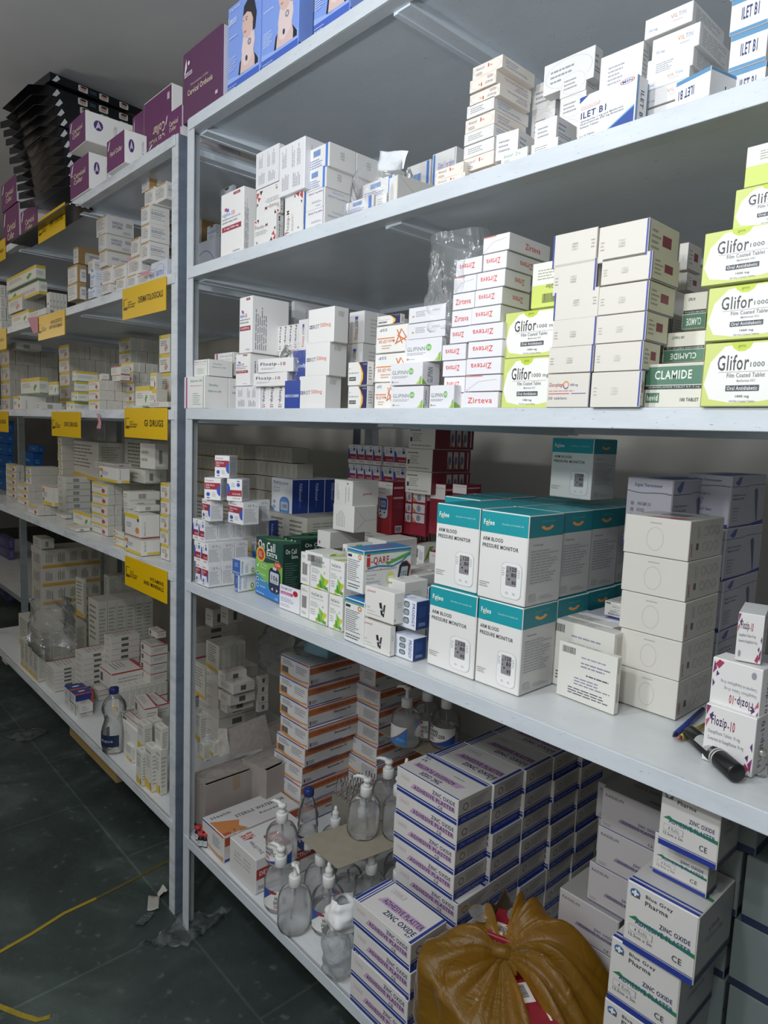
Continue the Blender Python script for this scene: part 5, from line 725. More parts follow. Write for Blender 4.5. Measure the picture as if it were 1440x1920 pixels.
# rear left: pale stock seen through the opening, standing on the neighbouring rack
B('tallw',100,560,None,560,210,y=.62,z=L4+.02,nw=1,n=1,lab='x',D=.1) if False else None
for i in range(4):
    B('plainrow',105,555,None,600,None,y=.40,z=1.122+.165+.055*i,nw=12,H=.053,D=.07,lab='pale carton in a yellow footed row, {q} along, %s layer up'%ORD[i+1],grp='pale cartons in long rows at the rack back',gap=.0008)
    B('plainrow2',560,(1028,1020,1037,990)[i],None,600,None,y=.45,z=1.122+.165+.055*i,nw=10,H=.053,D=.07,lab='plain pale carton in a row, {q} along, %s layer up'%ORD[i+1],grp='pale cartons in long rows at the rack back',gap=.0008)
B('tallw',105,1115,None,900,None,y=.38,z=1.122,nw=7,H=.163,D=.22,lab='grey white outer carton under the pale rows, {q} along',grp='grey white outer cartons under the pale rows')
# red meter cartons at the back
ZX(600,780,4.8)
GR_='dark red meter cartons'
B('sredf',505,638,748,1075,595,y=.42,z=L4+.14,lab='white and red meter carton with pictured meter, seen whole behind the plain white pair')
B('sredp',748,830,None,1075,590,y=.47,z=L4+.14,lab='dark red carton with three pictures, half hidden behind the meter one',D=.1)
B('sredp',808,945,992,1090,595,y=.45,z=L4+.14,lab='dark red carton with three pictures and white side')
B('sred',975,1110,1180,1080,615,y=.44,z=L4+.14,lab='dark red carton beside the picture carton with white side',)
B('sred',1180,1308,1440,900,620,y=.44,z=L4+.14,H=.15,lab='dark red carton with pale grey side by the teal cartons')
for i,(a,b) in enumerate(((520,610),(640,757),(770,885),(962,1080),(1180,1308))):
    B('sred',a,b,None,1200,None,y=.43,z=L4,H=.139,D=.12,lab='dark red carton, %s along the lower layer'%ORD[i+1],grp=GR_)
B('sredl',765,995,1350,585,None,y=.42,z=L4+.292,n=3,H=.186,us=(995,995,1025),lab='cream and dark red carton lying flat, {i} of three under the third shelf',grp='flat cream and red cartons',)
for i in range(2):
    B('sinou',250,(532,548)[i],None,560,None,y=.5,z=L4+.292+.062*i,nw=4,nd=1,H=.061,D=.06,lab='small red banded carton, {q} along, %s layer, high at the back'%('lower','upper')[i],grp=GS)
    B('sinou',None,(765,775)[i],None,560,None,y=.51,z=L4+.292+.062*i,nw=3,H=.061,D=.05,Wd=.055,lab='small grey sided carton, {q} along, %s layer, high at the back'%('lower','upper')[i],grp=GS)
B('sredl',255,700,None,590,None,y=.5,z=L4,n=3,H=.29,D=.14,Wd=.3,lab='large dark red carton, {i} up, carrying the small cartons at the back',grp='large dark red cartons at the back')
# ================================================================ rack with yellow signs
La,Lb,Lc,Ld,Le=2.385,2.006,1.612,1.122,.314
logo=[('p',[(.03,.42),(.03,.66),(.13,.66),(.13,.64),(.045,.64),(.045,.42)],'#2e2a18'),('bar',.03,.3,.13,.4,'#2e2a18'),('t','QUALITY',.14,.5,.24,.56,'#2e2a18',0,.03),('t','FOR YOUR HEALTH',.14,.42,.33,.48,'#2e2a18',0,.03),('t','MADE IN GERMANY',.14,.34,.31,.4,'#2e2a18',0,.03)]
SI='#e0b400'
def sign(k,lines,uL,uN,vb,vt,lab):
    F=list(logo)
    for (s,a,b,c,d) in lines: F.append(('t',s,a,b,c,d,'#242018',0,.07))
    K(k,.2,.003,.13,SI,F=F,R=[],B=[],obj='category_sign',cat='sign',rough=.35)
    B(k,uL,uN,None,vb,vt,y=-.009,D=.003,lab=lab,gap=0)
ZX(0,60,3.2)
sign('s1',[('ENT DRUGS',.48,.42,.95,.6)],230,388,1180,1020,'yellow shelf sign reading ENT DRUGS in black')
sign('s2',[('DERMATOLOGICALS',.4,.42,.95,.62)],735,992,1668,1463,'yellow shelf sign reading DERMATOLOGICALS in black')
sign('s3',[('ANALGESICS/',.5,.55,.93,.7),('ANTIHISTAMINS',.45,.36,.93,.5)],230,387,1815,1661,'yellow shelf sign reading ANALGESICS ANTIHISTAMINS')
sign('s4',[('ANTIBIOTICS',.45,.4,.93,.55)],-120,37,1900,1774,'yellow shelf sign reading ANTIBIOTICS, partly out of view')
sign('s5',[('HORMONES',.45,.4,.95,.55)],-120,31,1360,1235,'uppermost yellow shelf sign cut off at the side')
ZX(0,560,3.2)
sign('s6',[('GI DRUGS',.5,.4,.93,.62)],747,999,849,655,'yellow shelf sign reading GI DRUGS in black')
sign('s7',[('CNS DRUGS',.46,.42,.92,.6)],311,481,837,679,'yellow shelf sign reading CNS DRUGS in black')
sign('s8',[('EYE DRUGS',.45,.4,.95,.6)],-140,48,802,676,'yellow shelf sign reading EYE DRUGS, partly out of view')
sign('s9',[('VITAMINS',.63,.5,.94,.62),('AND MINERALS',.48,.32,.94,.45)],750,998,1832,1638,'yellow shelf sign reading VITAMINS AND MINERALS')
# ---- top shelf: collar cartons
ZX(0,60,3.2)
GC='white and plum collar cartons'
B('ccol',420,535,760,905,None,y=-.012,z=La,H=.125,D=.27,lab='white sided plum collar carton, lower, at the shelf lip')
B('ccol',415,514,880,650,462,y=-.01,lab='white sided plum collar carton, upper, seen lengthwise')
B('ccolh',640,748,882,830,578,y=-.02,z=La,lab='white sided plum carton reading hard collar',)
B('ccolp',880,1075,None,690,560,y=.02,z=La,D=.2,lab='plum collar carton, lowest under the two others by the post')
B('ccolp',985,1088,None,590,430,y=.03,D=.12,lab='small plum collar carton in the middle of the pile by the post')
B('ccolp',795,862,None,700,460,y=.12,z=La,D=.1,lab='plum collar carton half hidden between the pile and white carton')
B('ccolu',862,1030,1095,600,300,y=.1,z=La,n=1,lab='upturned plum collar carton on top of the pile by the post')
B('ccolp',10,98,None,1015,845,y=.025,D=.12,lab='plum collar carton behind the black trays, upper')
B('ccolp',20,114,None,1225,1015,y=.02,z=La,D=.14,lab='plum collar carton at the lip, first beside the black trays')
B('ccolp',125,225,None,1180,1010,y=.02,z=La,D=.14,lab='plum collar carton at the lip, second beside the black trays')
# black opened sleeves in a tall pile
K('blk',.16,.3,.03,'#12141a',F=[('p',[(.05,.1),(.5,.9),(.95,.1),(.9,.05),(.5,.7),(.1,.05)],'#24262e')],R=[('p',[(.02,.1),(.07,.9),(.1,.6),(.06,.1)],'#d9dce0')]+[x for q in (.28,.5,.72) for x in (('rr',q,.15,q+.1,.85,.02,.1,'#d8d8d6'),('e',q+.05,.5,.035,.25,'#c9a08a'),('e',q+.055,.7,.035,.12,'#3a3038'))]+[('l',.4,.3,.48,.7,2,'#5f7a80')],T=[],obj='black_picture_carton',rough=.25)
lv=[870,806,750,690,632,566,500,440,380,320]
for i,v in enumerate(lv):
    uN=(405,400,392,388,372,350,350,330,318,300)[i]
    o=B('blk',uN-190,uN,860,v+60,v,y=.0+.012*i,D=.3,lab='glossy black carton with small portraits, %s from the bottom of its pile'%ORD[i+1],grp='glossy black cartons in a tall pile',rot=2)[0]
    fb=MB(); w,d,h=.16,.3,.03
    fb.quad([(-w/2,-d/2,h),(w/2,-d/2,h),(w/2-.02,-d/2-.05,h*.9),(-w/2+.02,-d/2-.06,h*.7)]); fb.quad([(-w/2,-d/2,0),(-w/2,-d/2,h),(-w/2-.05,-d/2-.03,h*.9),(-w/2-.05,-d/2-.03,.005)])
    fb.quad([(-w/2,-d/2,0),(w/2,-d/2,0),(w/2-.02,-d/2-.045,-.004),(-w/2+.02,-d/2-.05,-.006)])
    if i==0: FBM=fb
    f_=fb.build('open_flap',[M('#14161c',.25)],o); sm=f_.modifiers.new('t','SOLIDIFY'); sm.thickness=.0012
B('blk',110,300,862,290,235,y=.12,D=.3,lab='glossy black carton lying crooked on top of the black pile',rot=6)
B('blk',60,410,560,1035,1020,y=-.04,D=.2,H=.01,lab='flat black carton jutting out at the foot of the black pile')
# ---- second shelf: sutures
GS2='suture sleeves along the second shelf lip'
B('sutT',886,937,1075,1405,1000,y=.08,z=Lb,n=4,us=(937,925,936,948),lab='tan suture carton, {i} from the bottom of the tall tan column',grp='tan suture cartons by the rack post')
B('sutT',850,895,1050,945,825,y=.07,lab='tan suture carton on top of the tall tan column')
B('sutS',928,996,None,1000,890,y=.05,D=.07,lab='white suture carton near the top of the tan column, right of two'.replace(', right of two',', nearer the post'))
B('sutS',866,922,None,1030,922,y=.04,D=.07,lab='white suture carton near the top of the tan column, farther out')
B('sutS',845,892,None,1360,1030,y=.03,n=3,D=.07,lab='white suture carton, {i} up in the narrow column before the tan one',grp=GS2)
B('smi',905,1000,None,1470,1355,y=.008,z=Lb,D=.1,lab='white carton with outlined blue mark beside the post')
for i,(v0,v1,k,a) in enumerate(((1400,1300,'sutC',595),(1300,1200,'sutW',590),(1205,1090,'sutW',577))):
    B(k,a,(640,635,640)[i],(790,800,805)[i],v0,v1,y=.07,lab='white suture carton with tan edge, %s up in the middle pile'%ORD[i+1])
B('sutC',590,640,790,1520,None,y=.09,z=Lb,n=2,H=.13,lab='suture carton, {i} under the catgut one',grp='buried suture cartons')
B('sutT',440,470,600,1385,1285,y=.12,lab='tan suture carton tipped on its corner over the wrapped ones',rot=8)
B('sutT',408,465,520,1600,1390,y=.05,n=2,lab='tan suture carton in crinkled wrap, {i} from the bottom',grp='wrapped tan suture cartons')
for i,(a,b,v0,v1,k,y) in enumerate(((528,570,1590,1525,'sutB',.006),(608,660,1562,1502,'sutC',.006),(695,750,1540,1462,'sutS',.006),(762,818,1525,1447,'sutS',.006),(825,898,1500,1440,'sutS',.006),
   (540,568,1525,1420,'sutB',.03),(612,672,1505,1395,'sutS',.03),(680,752,1472,1382,'sutS',.03),(765,842,1445,1332,'sutS',.03),(528,560,1440,1358,'sutS',.06),(785,835,1335,1225,'sutS',.08),(600,650,1400,1330,'sutS',.09))):
    B(k,a,b,None,v0,v1,y=y,D=.07,lab='small suture sleeve, %s along the crowded lip of the second shelf'%ORD[i+1],grp=GS2)
GY='white and yellow cartons'
B('yelg',40,215,275,1478,1393,y=.03,D=.1,lab='white and yellow carton with green dot, uppermost over the row')
B('yelg',50,232,285,1570,1487,y=.03,D=.1,up=1,lab='upturned white and yellow carton under the green dot one')
B('yel',50,133,275,1665,1568,y=.02,nd=8,lab='small yellow edged carton, {j} back in the lower row',grp=GY)
B('yelg',70,172,230,1745,1662,y=.012,z=Lb,D=.2,lab='white and yellow carton under the lower row')
B('flatw',175,275,None,1690,1652,y=.01,D=.06,lab='flat white carton with yellow end beside the pink note')
B('flatw',175,275,None,1735,1692,y=.012,z=Lb,D=.09,lab='flat white carton lying under the yellow ended one')
B('narow',280,300,405,1700,1558,y=.06,z=Lb,nd=5,lab='white carton, {j} back beside the wrapped tan cartons',grp=GY)
B('narow',-40,8,75,1780,1515,y=.02,z=Lb,n=4,nd=2,lab='white carton, {i} up {j} back at the picture edge',grp=GY)
# ---- third shelf
ZX(0,440,4.235)
B('yel',10,80,470,1400,900,y=.16,z=Lc,n=4,nd=8,lab='yellow topped carton, {i} up, {j} back in the outer block',grp=GY)
B('yel',472,552,1000,1400,868,y=.2,z=Lc,n=5,nd=11,lab='yellow topped carton, {i} up, {j} back in the long block',grp=GY)
B('yel',945,1038,1262,1400,815,y=.36,z=Lc,n=6,nd=5,lab='yellow topped carton, {i} up, {j} back in the rear block',grp=GY)
B('flatw',85,125,330,905,850,y=.1,lab='flat carton with yellow end on top of the outer block')
B('yelg',165,312,385,1262,1130,y=.06,lab='open white carton with yellow lid and green leaf, wider')
B('yelg',385,455,470,1275,1165,y=.06,D=.05,lab='open white carton with yellow lid and green leaf, narrower')
B('yelb',105,163,372,1400,1278,y=.015,z=Lc,lab='low yellow lidded carton at the lip under the open one')
B('flatw',290,326,495,1400,1330,y=.01,z=Lc,lab='flat white carton with barcode at the lip')
for i,(a,b,c,v0,v1) in enumerate(((525,583,705,1398,1325),(565,616,705,1322,1245),(588,602,705,1243,1165),(573,598,782,1162,1080))):
    B('yelg',a,b,c,v0,v1,y=.03,lab='white carton with yellow top and green foot, %s up in its pile'%ORD[i+1],grp=GY)
B('flatr',785,805,868,1155,1100,y=.05,lab='small orange ended carton lying beside the green footed pile')
B('yelr',703,788,1035,1397,1150,y=.02,z=Lc,n=3,nd=4,lab='yellow topped carton with round red mark, {i} up, {j} back',grp=GY)
B('yelr',965,1060,1255,1397,1010,y=.12,z=Lc,n=5,nd=4,lab='yellow topped carton, {i} up, {j} back, behind the red mark ones',grp=GY)
B('flatr',880,958,1035,1112,1040,y=.04,lab='orange ended carton, upper, on the red mark cartons')
B('flatr',890,955,1033,1160,1110,y=.04,lab='orange ended carton, lower, on the red mark cartons')
B('yel',1262,1345,None,1090,785,y=.1,n=2,D=.1,lab='tall yellow topped carton, {i} of two by the post',grp=GY)
B('yel',1262,1345,None,1400,1092,y=.1,z=Lc,n=2,D=.1,lab='tall yellow topped carton, {i} under the two by the post',grp=GY)
B('yelr',1192,1240,1290,1225,1095,y=.04,lab='white carton with violet edge perched beside the post')
B('yelg',1075,1182,1245,1368,1200,y=.02,D=.08,lab='white and yellow carton inside clear wrap beside the post')
B('yelr',1190,1240,1330,1397,1225,y=.03,z=Lc,nd=2,lab='carton in clear wrap, {j} beside the post',grp=GY)
B('flatw',985,1100,None,1382,1355,y=.008,D=.08,lab='thin white carton lying at the lip beside the wrap')
B('flatw',1180,1335,None,1370,1325,y=.006,D=.08,lab='thin white carton at the lip touching the post')
# ---- fourth shelf
ZX(0,560,3.2)
B('yelr',38,98,150,1275,1000,z=Ld,y=.14,n=5,nd=2,lab='flat carton, {i} up, {j} back at the shelf start',grp=GY)
B('yelr',105,168,352,1305,1115,z=Ld,y=.09,n=3,nd=4,lab='yellow topped carton, {i} up, {j} back beside the tall pile',grp=GY)
B('yel',155,185,352,1112,1010,y=.12,n=2,lab='long yellow edged carton, {i} of two over the yellow topped ones',grp=GY)
B('yelbu',255,316,352,1248,1130,y=.07,lab='violet lidded carton with two yellow bands')
B('yelr',168,228,350,1318,1250,y=.03,z=Ld,nd=3,lab='yellow topped carton, {j} back in the short front row',grp=GY)
B('yel',350,372,560,1070,830,y=.22,n=5,nd=1,lab='red edged yellow striped carton, {i} up in the tall pile',grp=GY)
B('flatw',350,398,545,1380,1070,y=.18,n=8,lab='flat white carton, {i} from the bottom of the tall pile',grp='flat white cartons in the tall pile')
B('tallw',415,590,745,1100,862,y=.28,n=1,D=.15,lab='large grey outer carton at the back of the fourth shelf')
B('tallw',745,900,1000,1100,850,y=.4,n=1,D=.15,lab='large grey outer carton beside the post at the back')
B('tallw',590,740,1000,1340,1100,y=.45,z=Ld,n=1,lab='large grey outer carton on the board at the back')
B('flatw',250,345,410,1400,1345,z=Ld,y=.03,lab='flat carton with yellow end lying on the board')
B('flatr',340,392,430,1350,1300,y=.1,z=Ld,lab='small yellow and red carton before the tall pile')
B('flatw',385,455,540,1440,1380,y=.015,z=Ld,lab='flat white carton with red print at the lip')
B('yelg',440,540,556,1355,1295,y=.09,z=Ld,lab='white and yellow carton with print, lying before the tall pile',D=.06)
B('yelr',552,645,735,1475,1115,y=.08,z=Ld,n=5,nd=2,lab='yellow topped carton with red mark, {i} up, {j} back in the square column',grp=GY)
B('yelbu',595,708,780,1110,1015,y=.07,lab='violet topped yellow footed carton on the square column')
B('flatw',570,680,790,1030,990,y=.2,n=1,lab='open white flap carton behind the violet topped one')
B('flatw',780,870,960,1110,1030,y=.15,lab='white carton lying beside the violet topped one')
B('flatw',840,930,1010,1025,872,y=.1,n=1,lab='white carton with a raised flap near the post',rot=8)
for i,(a,b,c,v0,v1) in enumerate(((738,775,960,1215,1160),(742,778,935,1265,1215),(798,835,960,1280,1242),(742,790,960,1300,1270))):
    B('flatw',a,b,c,v0,v1,y=.05,lab='flat white barcode carton, %s of four above the gold topped ones'%ORD[i+1],grp='flat white barcode cartons')
B('yelbu',748,848,962,1575,1447,y=.02,z=Ld,lab='large white carton with yellow foot, lower, by the GI post')
B('yelb',748,842,960,1440,1302,y=.02,lab='large white carton with yellow top, upper, by the GI post')
B('yelbu',680,740,750,1500,1400,y=.03,z=Ld,D=.05,n=2,lab='small yellow edged carton, {i} up beside the large pair',grp=GY)
B('yel',960,1010,None,1565,1110,y=.06,z=Ld,n=5,D=.1,lab='yellow striped carton, {i} up between large pair and post',grp=GY)
# ---- bottom shelf
ZX(0,1000,2.6667)
B('bigtan',163,212,505,450,85,y=.24,n=4,lab='long carton with ochre foot band, {i} up in the big pile',grp='long cartons with ochre bands')
B('bigtan',170,212,505,560,450,y=.24,z=Le,lab='low carton carrying the ochre banded pile')
B('flatw',155,200,270,108,80,y=.24,lab='flat white carton, lower, on the ochre banded pile')
B('flatw',165,208,272,80,30,y=.24,lab='flat white carton, upper, on the ochre banded pile')
B('tallw',380,418,432,425,230,y=.3,D=.02,rot=5,lab='thin white carton leaning upright before the big pile')
B('tallw',443,492,765,640,345,y=.3,nd=6,n=1,D=.05,lab='tall printed carton, {j} back in the tall rear row',grp='tall printed cartons')
B('tallw',520,542,835,345,215,y=.42,nd=5,lab='tall printed carton on the rear row, {j} along',grp='tall printed cartons')
B('bigtan',492,780,1000,480,330,y=.52,z=Le,n=1,D=.12,H=.4,lab='large grey printed outer carton at the back near the post') if False else None
ZX(0,1140,4.235)
B('tallw',165,303,362,745,None,z=Le,nw=4,H=.15,D=.06,y=.02,lab='tall white carton with yellow foot, {q} along the lip',grp='tall printed cartons')
B('tallw',150,322,690,435,175,y=.1,nw=2,nd=4,lab='tall white carton, {q} across {j} back, on the lip row',grp='tall printed cartons')
B('tallw',160,300,700,745,435,y=.1,z=Le,nw=2,nd=3,lab='hidden tall carton, {q} across {j} back, under the upper ones',grp='tall printed cartons')
B('flatw',15,48,160,452,345,y=.05,lab='white carton with yellow end lying at the shelf far end')
B('cross',360,432,662,790,490,y=.04,z=Le,n=6,lab='flat barcode carton, {i} up in the front pile',grp='flat barcode cartons')
B('cross',598,662,900,790,372,y=.12,z=Le,n=8,lab='flat barcode carton, {i} up in the middle pile',grp='flat barcode cartons')
B('cross',828,882,1110,760,240,y=.22,z=Le,n=10,lab='flat barcode carton, {i} up in the rear pile',grp='flat barcode cartons')
B('redtop',788,885,1158,660,525,y=.16,lab='long white carton with red lid band')
B('redtop',710,780,1150,800,660,y=.16,z=Le,n=2,lab='white carton, {i} under the red banded one',grp='red banded cartons')
B('redtop',1115,1195,1330,600,305,y=.3,n=4,lab='white and red carton, {i} up in the leaning pile near the post',grp='red banded cartons')
B('redtop',1115,1195,1330,800,600,y=.3,z=Le,n=2,lab='white and red carton, {i} under the leaning pile',grp='red banded cartons')
B('redtop',1180,1245,1320,245,190,y=.3,lab='small red lidded carton near the post, uppermost')
B('navor',512,600,745,950,700,y=.03,z=Le,n=2,nw=2,lab='navy carton with orange corner, {i} up {q} along, beside the bottle',grp='navy cartons with orange corners')
B('navor',505,575,745,722,680,y=.06,lab='navy carton with orange corner lying on the others')
for i,(a,b,v0,v1) in enumerate(((582,628,995,935),(580,625,945,880),(572,618,892,825),(583,628,842,775))):
    B('narow',a,b,740,v0,v1,y=.03,lab='small white carton, %s up in the four high pile by the bottle'%ORD[i+1])
B('nar',888,942,1320,830,648,y=.16,z=None,nd=8,lab='white carton with yellow corner, {j} back in the long wrapped row',grp='white cartons with yellow corners')
B('nar',888,935,1320,1010,830,y=.16,z=Le,nd=8,lab='white carton, {j} back under the long wrapped row',grp='white cartons with yellow corners')
B('redtop',965,1095,1150,1015,925,y=.07,lab='white carton with red rim under the tipped one',rot=0)
B('redtop',1065,1145,1255,915,800,y=.1,lab='white carton with red rim, tipped on the wrapped pack',rot=-8)
B('redtop',1145,1255,1345,880,770,y=.2,lab='white carton with red rim near the post')
B('yuwp',955,1090,1110,1200,985,y=.06,z=Le,lab='pack of cartons in crinkled wrap beside the bottle',D=.1)
GN='narrow white cartons with yellow corners'
for i,(a,b,c,v0,v1,y) in enumerate(((1080,1125,1190,1368,1150,.01),(1150,1205,1270,1345,1120,.02),(1000,1048,1110,1320,1110,.05),(1222,1275,1330,1330,1130,.035))):
    B('nar',a,b,c,v0,v1,z=Le,y=y,lab='narrow white carton with yellow corner, lower, %s from the lip'%ORD[i+1],grp=GN)
for i,(a,b,c,v0,v1,y) in enumerate(((1090,1145,1210,1140,935,.05),(1168,1215,1290,1110,905,.1),(1228,1285,1340,1175,960,.04))):
    B('nar',a,b,c,v0,v1,y=y,lab='narrow white carton with yellow corner, upper, %s along'%ORD[i+1],grp=GN)
# blue stock at the far end
ZX(0,560,3.2)
for i in range(6):
    B('blueb',-60,45,85,1150-70*i,1082-70*i,y=.62,z=None if i else .956,D=.1,lab='blue carton, %s up at the dim far end'%ORD[i+1],grp='blue cartons at the dim far end')
B('blueb',130,205,265,1130,925,y=.62,z=.956,n=3,lab='bright blue carton, {i} up behind the far post',grp='blue cartons at the dim far end')
B('blueb',170,230,270,925,882,y=.62,lab='bright blue carton, upper, behind the far post')
ZX(0,1000,2.6667)
for i in range(6):
    B('violet',-10,(40,44,38,42,44,40)[i],75,350,None,y=.6,z=(.002+.09*i if i<4 else .376+.09*(i-4)),H=.088,lab='greyish carton, %s up on the distant rack'%ORD[i+1],grp='cartons on the distant rack')
# stock seen between the front rack post and the open front
ZX(340,1120,4.8)
GB='dim cartons behind the cardboard cartons'
B('cross',85,130,640,440,290,y=.5,n=2,D=.25,lab='dim wide carton, {i} up behind the front rack post',grp=GB)
B('cross',215,282,398,272,120,y=.42,lab='dim red rimmed carton on the rear pile, nearer the post')
B('cross',350,420,555,250,100,y=.42,lab='dim red rimmed carton on the rear pile, second')
B('cross',85,120,580,660,440,y=.46,n=2,D=.2,lab='dim carton, {i} up in shadow at the rear',grp=GB)
B('tallw',220,335,575,690,440,y=.34,nd=5,lab='yellow edged carton, {j} back in the shadowed row',grp=GB)
B('tallw',85,215,225,930,640,y=.25,D=.08,lab='upright printed carton beside the front rack post')
B('cross',85,330,680,1200,690,y=.38,z=Le,n=6,D=.2,lab='dim barcode carton, {i} up under the yellow edged row',grp=GB)
for i,(a,b,c,v0,v1) in enumerate(((350,410,650,1050,960),(330,440,665,985,890),(330,465,660,880,790),(330,395,590,770,690))):
    B('cross',a,b,c,v0,v1,y=.3,lab='dim flat carton with yellow tip, %s in the askew pile'%ORD[i+1],grp=GB)
B('cross',665,690,780,1040,720,y=.42,n=4,D=.1,lab='dim carton, {i} up at the rear of the askew pile',grp=GB)
B('nar',85,170,240,1310,1060,y=.1,nd=1,nw=2,lab='white carton, {q} along, beside the front rack post low down',grp=GB)
B('redtop',85,100,160,1000,900,y=.12,D=.1,lab='red rimmed carton just behind the front rack post')
B('sutB',135,225,262,1480,1240,y=.12,z=None,D=.06,lab='small greenish carton standing behind the cardboard carton')
B('nar',160,200,275,1480,1330,y=.1,lab='small white carton in front of the greenish one')
B('nar',250,290,345,1430,1310,y=.12,lab='small white carton beside the greenish one')
# ================================================================ front rack, bottom shelf
ZX(330,1180,2.595)
B('recowb',505,640,962,960,190,y=.30,z=L5,n=8,us=(600,600,605,622,640,640,640,640),lab='orange banded ampoule carton, {i} from the bottom of the nearer pile',grp='orange banded ampoule cartons')
B('recow',810,965,1200,960,300,y=.50,z=L5,n=7,lab='orange banded ampoule carton, {i} from the bottom of the rear pile',grp='orange banded ampoule cartons',D=.2)
B('recowb',850,968,1110,300,195,y=.51,lab='grey printed carton on the rear orange banded pile',D=.2)
KC='#8f857e'
def cardboard(name,near,w,d,h,lab,rot=0,flap=True,col='#a39a93'):
    r=empty('cardboard_carton',near,math.radians(rot),lab,'box'); t=.004
    m=M(col,.85,0,.15,.3,scale=12)
    b=MB(); b.box((-w,0,0),(0,t,h)).box((-w,d-t,0),(0,d,h)).box((-w,t,0),(-w+t,d-t,h)).box((-t,t,0),(0,d-t,h)).box((-w,0,0),(0,d,t)); b.build('box_wall',[m],r)
    f=MB(); f.box((-w*.98,.003,h+.001),(0,d*.97,h+.004)); fo=f.build('top_flap',[M(col,.85,0,.2,.3,scale=60)],r); fo.rotation_euler=(0,math.radians(-4),0)
    tp=MB(); tp.box((-.0,d*.45,h*.72),(.0008,d*.57,h)); tp.build('packing_tape',[M('#9c8672',.35)],r)
    return r
n1=at(px(-115),py(850),y=.03)
a=Vector((.01,.07,L5)); 
cardboard('a',(.045,.05,L5),.095,.21,.155,'pale cardboard carton with loose lid next to the corner post',rot=0)
cardboard('b',(.115,.225,L5),.12,.2,.175,'upright pale cardboard carton beside the orange banded pile',rot=8)
c=cardboard('c',(.0,.44,L5+.004),.22,.22,.15,'wide cardboard carton gaping open with a raised lid',rot=4)
def panel(name,pts,root,col,t=.004):
    P_=[at(340+u/4.8,1120+v/4.8,x=x)-root.location for u,v,x in pts]
    b=MB(); b.quad(P_); o=b.build(name,[M(col,.85,0,.2,.3,scale=60)],root); o.rotation_euler=(0,0,-root.rotation_euler[2]); s_=o.modifiers.new('t','SOLIDIFY'); s_.thickness=t; return o
panel('raised_flap',[(455,1430,-.03),(818,1335,-.03),(755,1052,-.06),(412,1190,-.06)],c,'#a39a93')
panel('inner_flap',[(345,1440,-.03),(425,1400,-.03),(412,1180,-.05),(330,1180,-.05)],c,'#cfc8be')
for ch in []:
    if ch.name.startswith('top_flap'): ch.rotation_euler=(0,math.radians(48),0); ch.location=(-.22,0,-.17)
B('stw',None,None,None,None,None) if False else None
ZX(0,0,1)
B('stw',378.4,419,None,1617.5,1570,y=.02,z=L5,D=.27,lab='ampoule carton lying beside the red capped vials')
B('dext',429.5,478.5,592,1676,1613.5,y=.018,z=L5,lab='crushed white carton with red band and 40% print')
# zinc plaster cartons
B('zinc',655.6,762,829,None,1775,y=.0,z=L5,n=4,lab='plaster carton with pink band, {i} from the bottom of the front pile',grp='plaster cartons with pink bands',jit=.003)
zc=B('zincr',745,860,920,None,1512,y=.165,z=L5,n=8,us=(860,858,856,856,848,852,857,860),lab='plaster carton with pink band, {i} from the bottom of the tall nearer column',grp='plaster cartons with pink bands')
zx,zy=zc[-1].location.x,zc[-1].location.y; zs=zc[-1].scale
me=carton_mesh('zinc'); rnd=random.Random(5)
zd=KD['zinc']['d']*zs[1]+.002; zh=KD['zinc']['h']*zs[2]+.0005
for j in range(1,5):
    for i in range(8 if j<4 else 8):
        o=bpy.data.objects.new('plaster_carton',me); COL.objects.link(o); o.scale=zs
        o.location=(zx+rnd.uniform(-.004,.004)+.006*j,zy+zd*j,L5+.0005+zh*i)
        tagit(o,'plaster carton with pink band, %s up, %s behind the tall nearer column'%(ORD[i+1],ORD[j]),'box','plaster cartons with pink bands')
ZX(740,1280,2.057)
for i,(a,b,v0) in enumerate(((620,838,0),(625,845,0),(625,845,0),(620,838,0),(625,853,0),(738,955,0),(772,1005,0),(790,1025,0))):
    B('raid',a,b,None,1038,None,y=.2+(.012 if i>4 else 0),z=L5+.0775*i,H=.077,D=.12,Wd=.125,lab='greyish plaster carton, %s from the bottom beside the white logo cartons'%ORD[i+1],grp='greyish plaster cartons')
B('raid',836,1045,None,1038,None,y=.3,z=L5+.0775*8,H=.07,D=.1,lab='greyish plaster carton tucked up under the fourth shelf')
for i in range(7): B('raid',None,1000,None,1038,None,y=.36,z=L5+.0775*i,H=.077,D=.12,Wd=.13,lab='greyish plaster carton, %s up in the hidden rear pile'%ORD[i+1],grp='greyish plaster cartons')

bgs=[(700,985,L5,.119),(740,1010,L5+.1195,.119),(770,1035,L5+.239,.119),(815,1080,L5+.3585,.112),(875,1150,L5+.471,.114),]
zz=L5
for i,(a,b,h) in enumerate(((700,930,.098),(740,980,.099),(770,1010,.099),(790,1050,.099),(815,1080,.106),(875,1150,.106))):
    B('bgp',a,b,None,0,None,y=.02 if i<5 else .015,z=zz,H=h-.001,D=.13,lab='white plaster carton with round logo, %s from the bottom'%ORD[i+1],grp='white plaster cartons with round logo'); zz+=h
B('bgp',990,1200,1240,0,None,y=.06,z=zz,H=.065,D=.12,lab='white plaster carton lying flat in the middle of the logo pile')
B('bgp',1012,1240,1320,0,None,y=.03,z=zz+.0665,H=.093,lab='white plaster carton with round logo, topmost under the shelf')
x_lo=along((0,.02,L5+.3),(1,0,0),px(1080)); x_hi=along((0,.02,.95),(1,0,0),px(1235)); me=carton_mesh('darkteal')
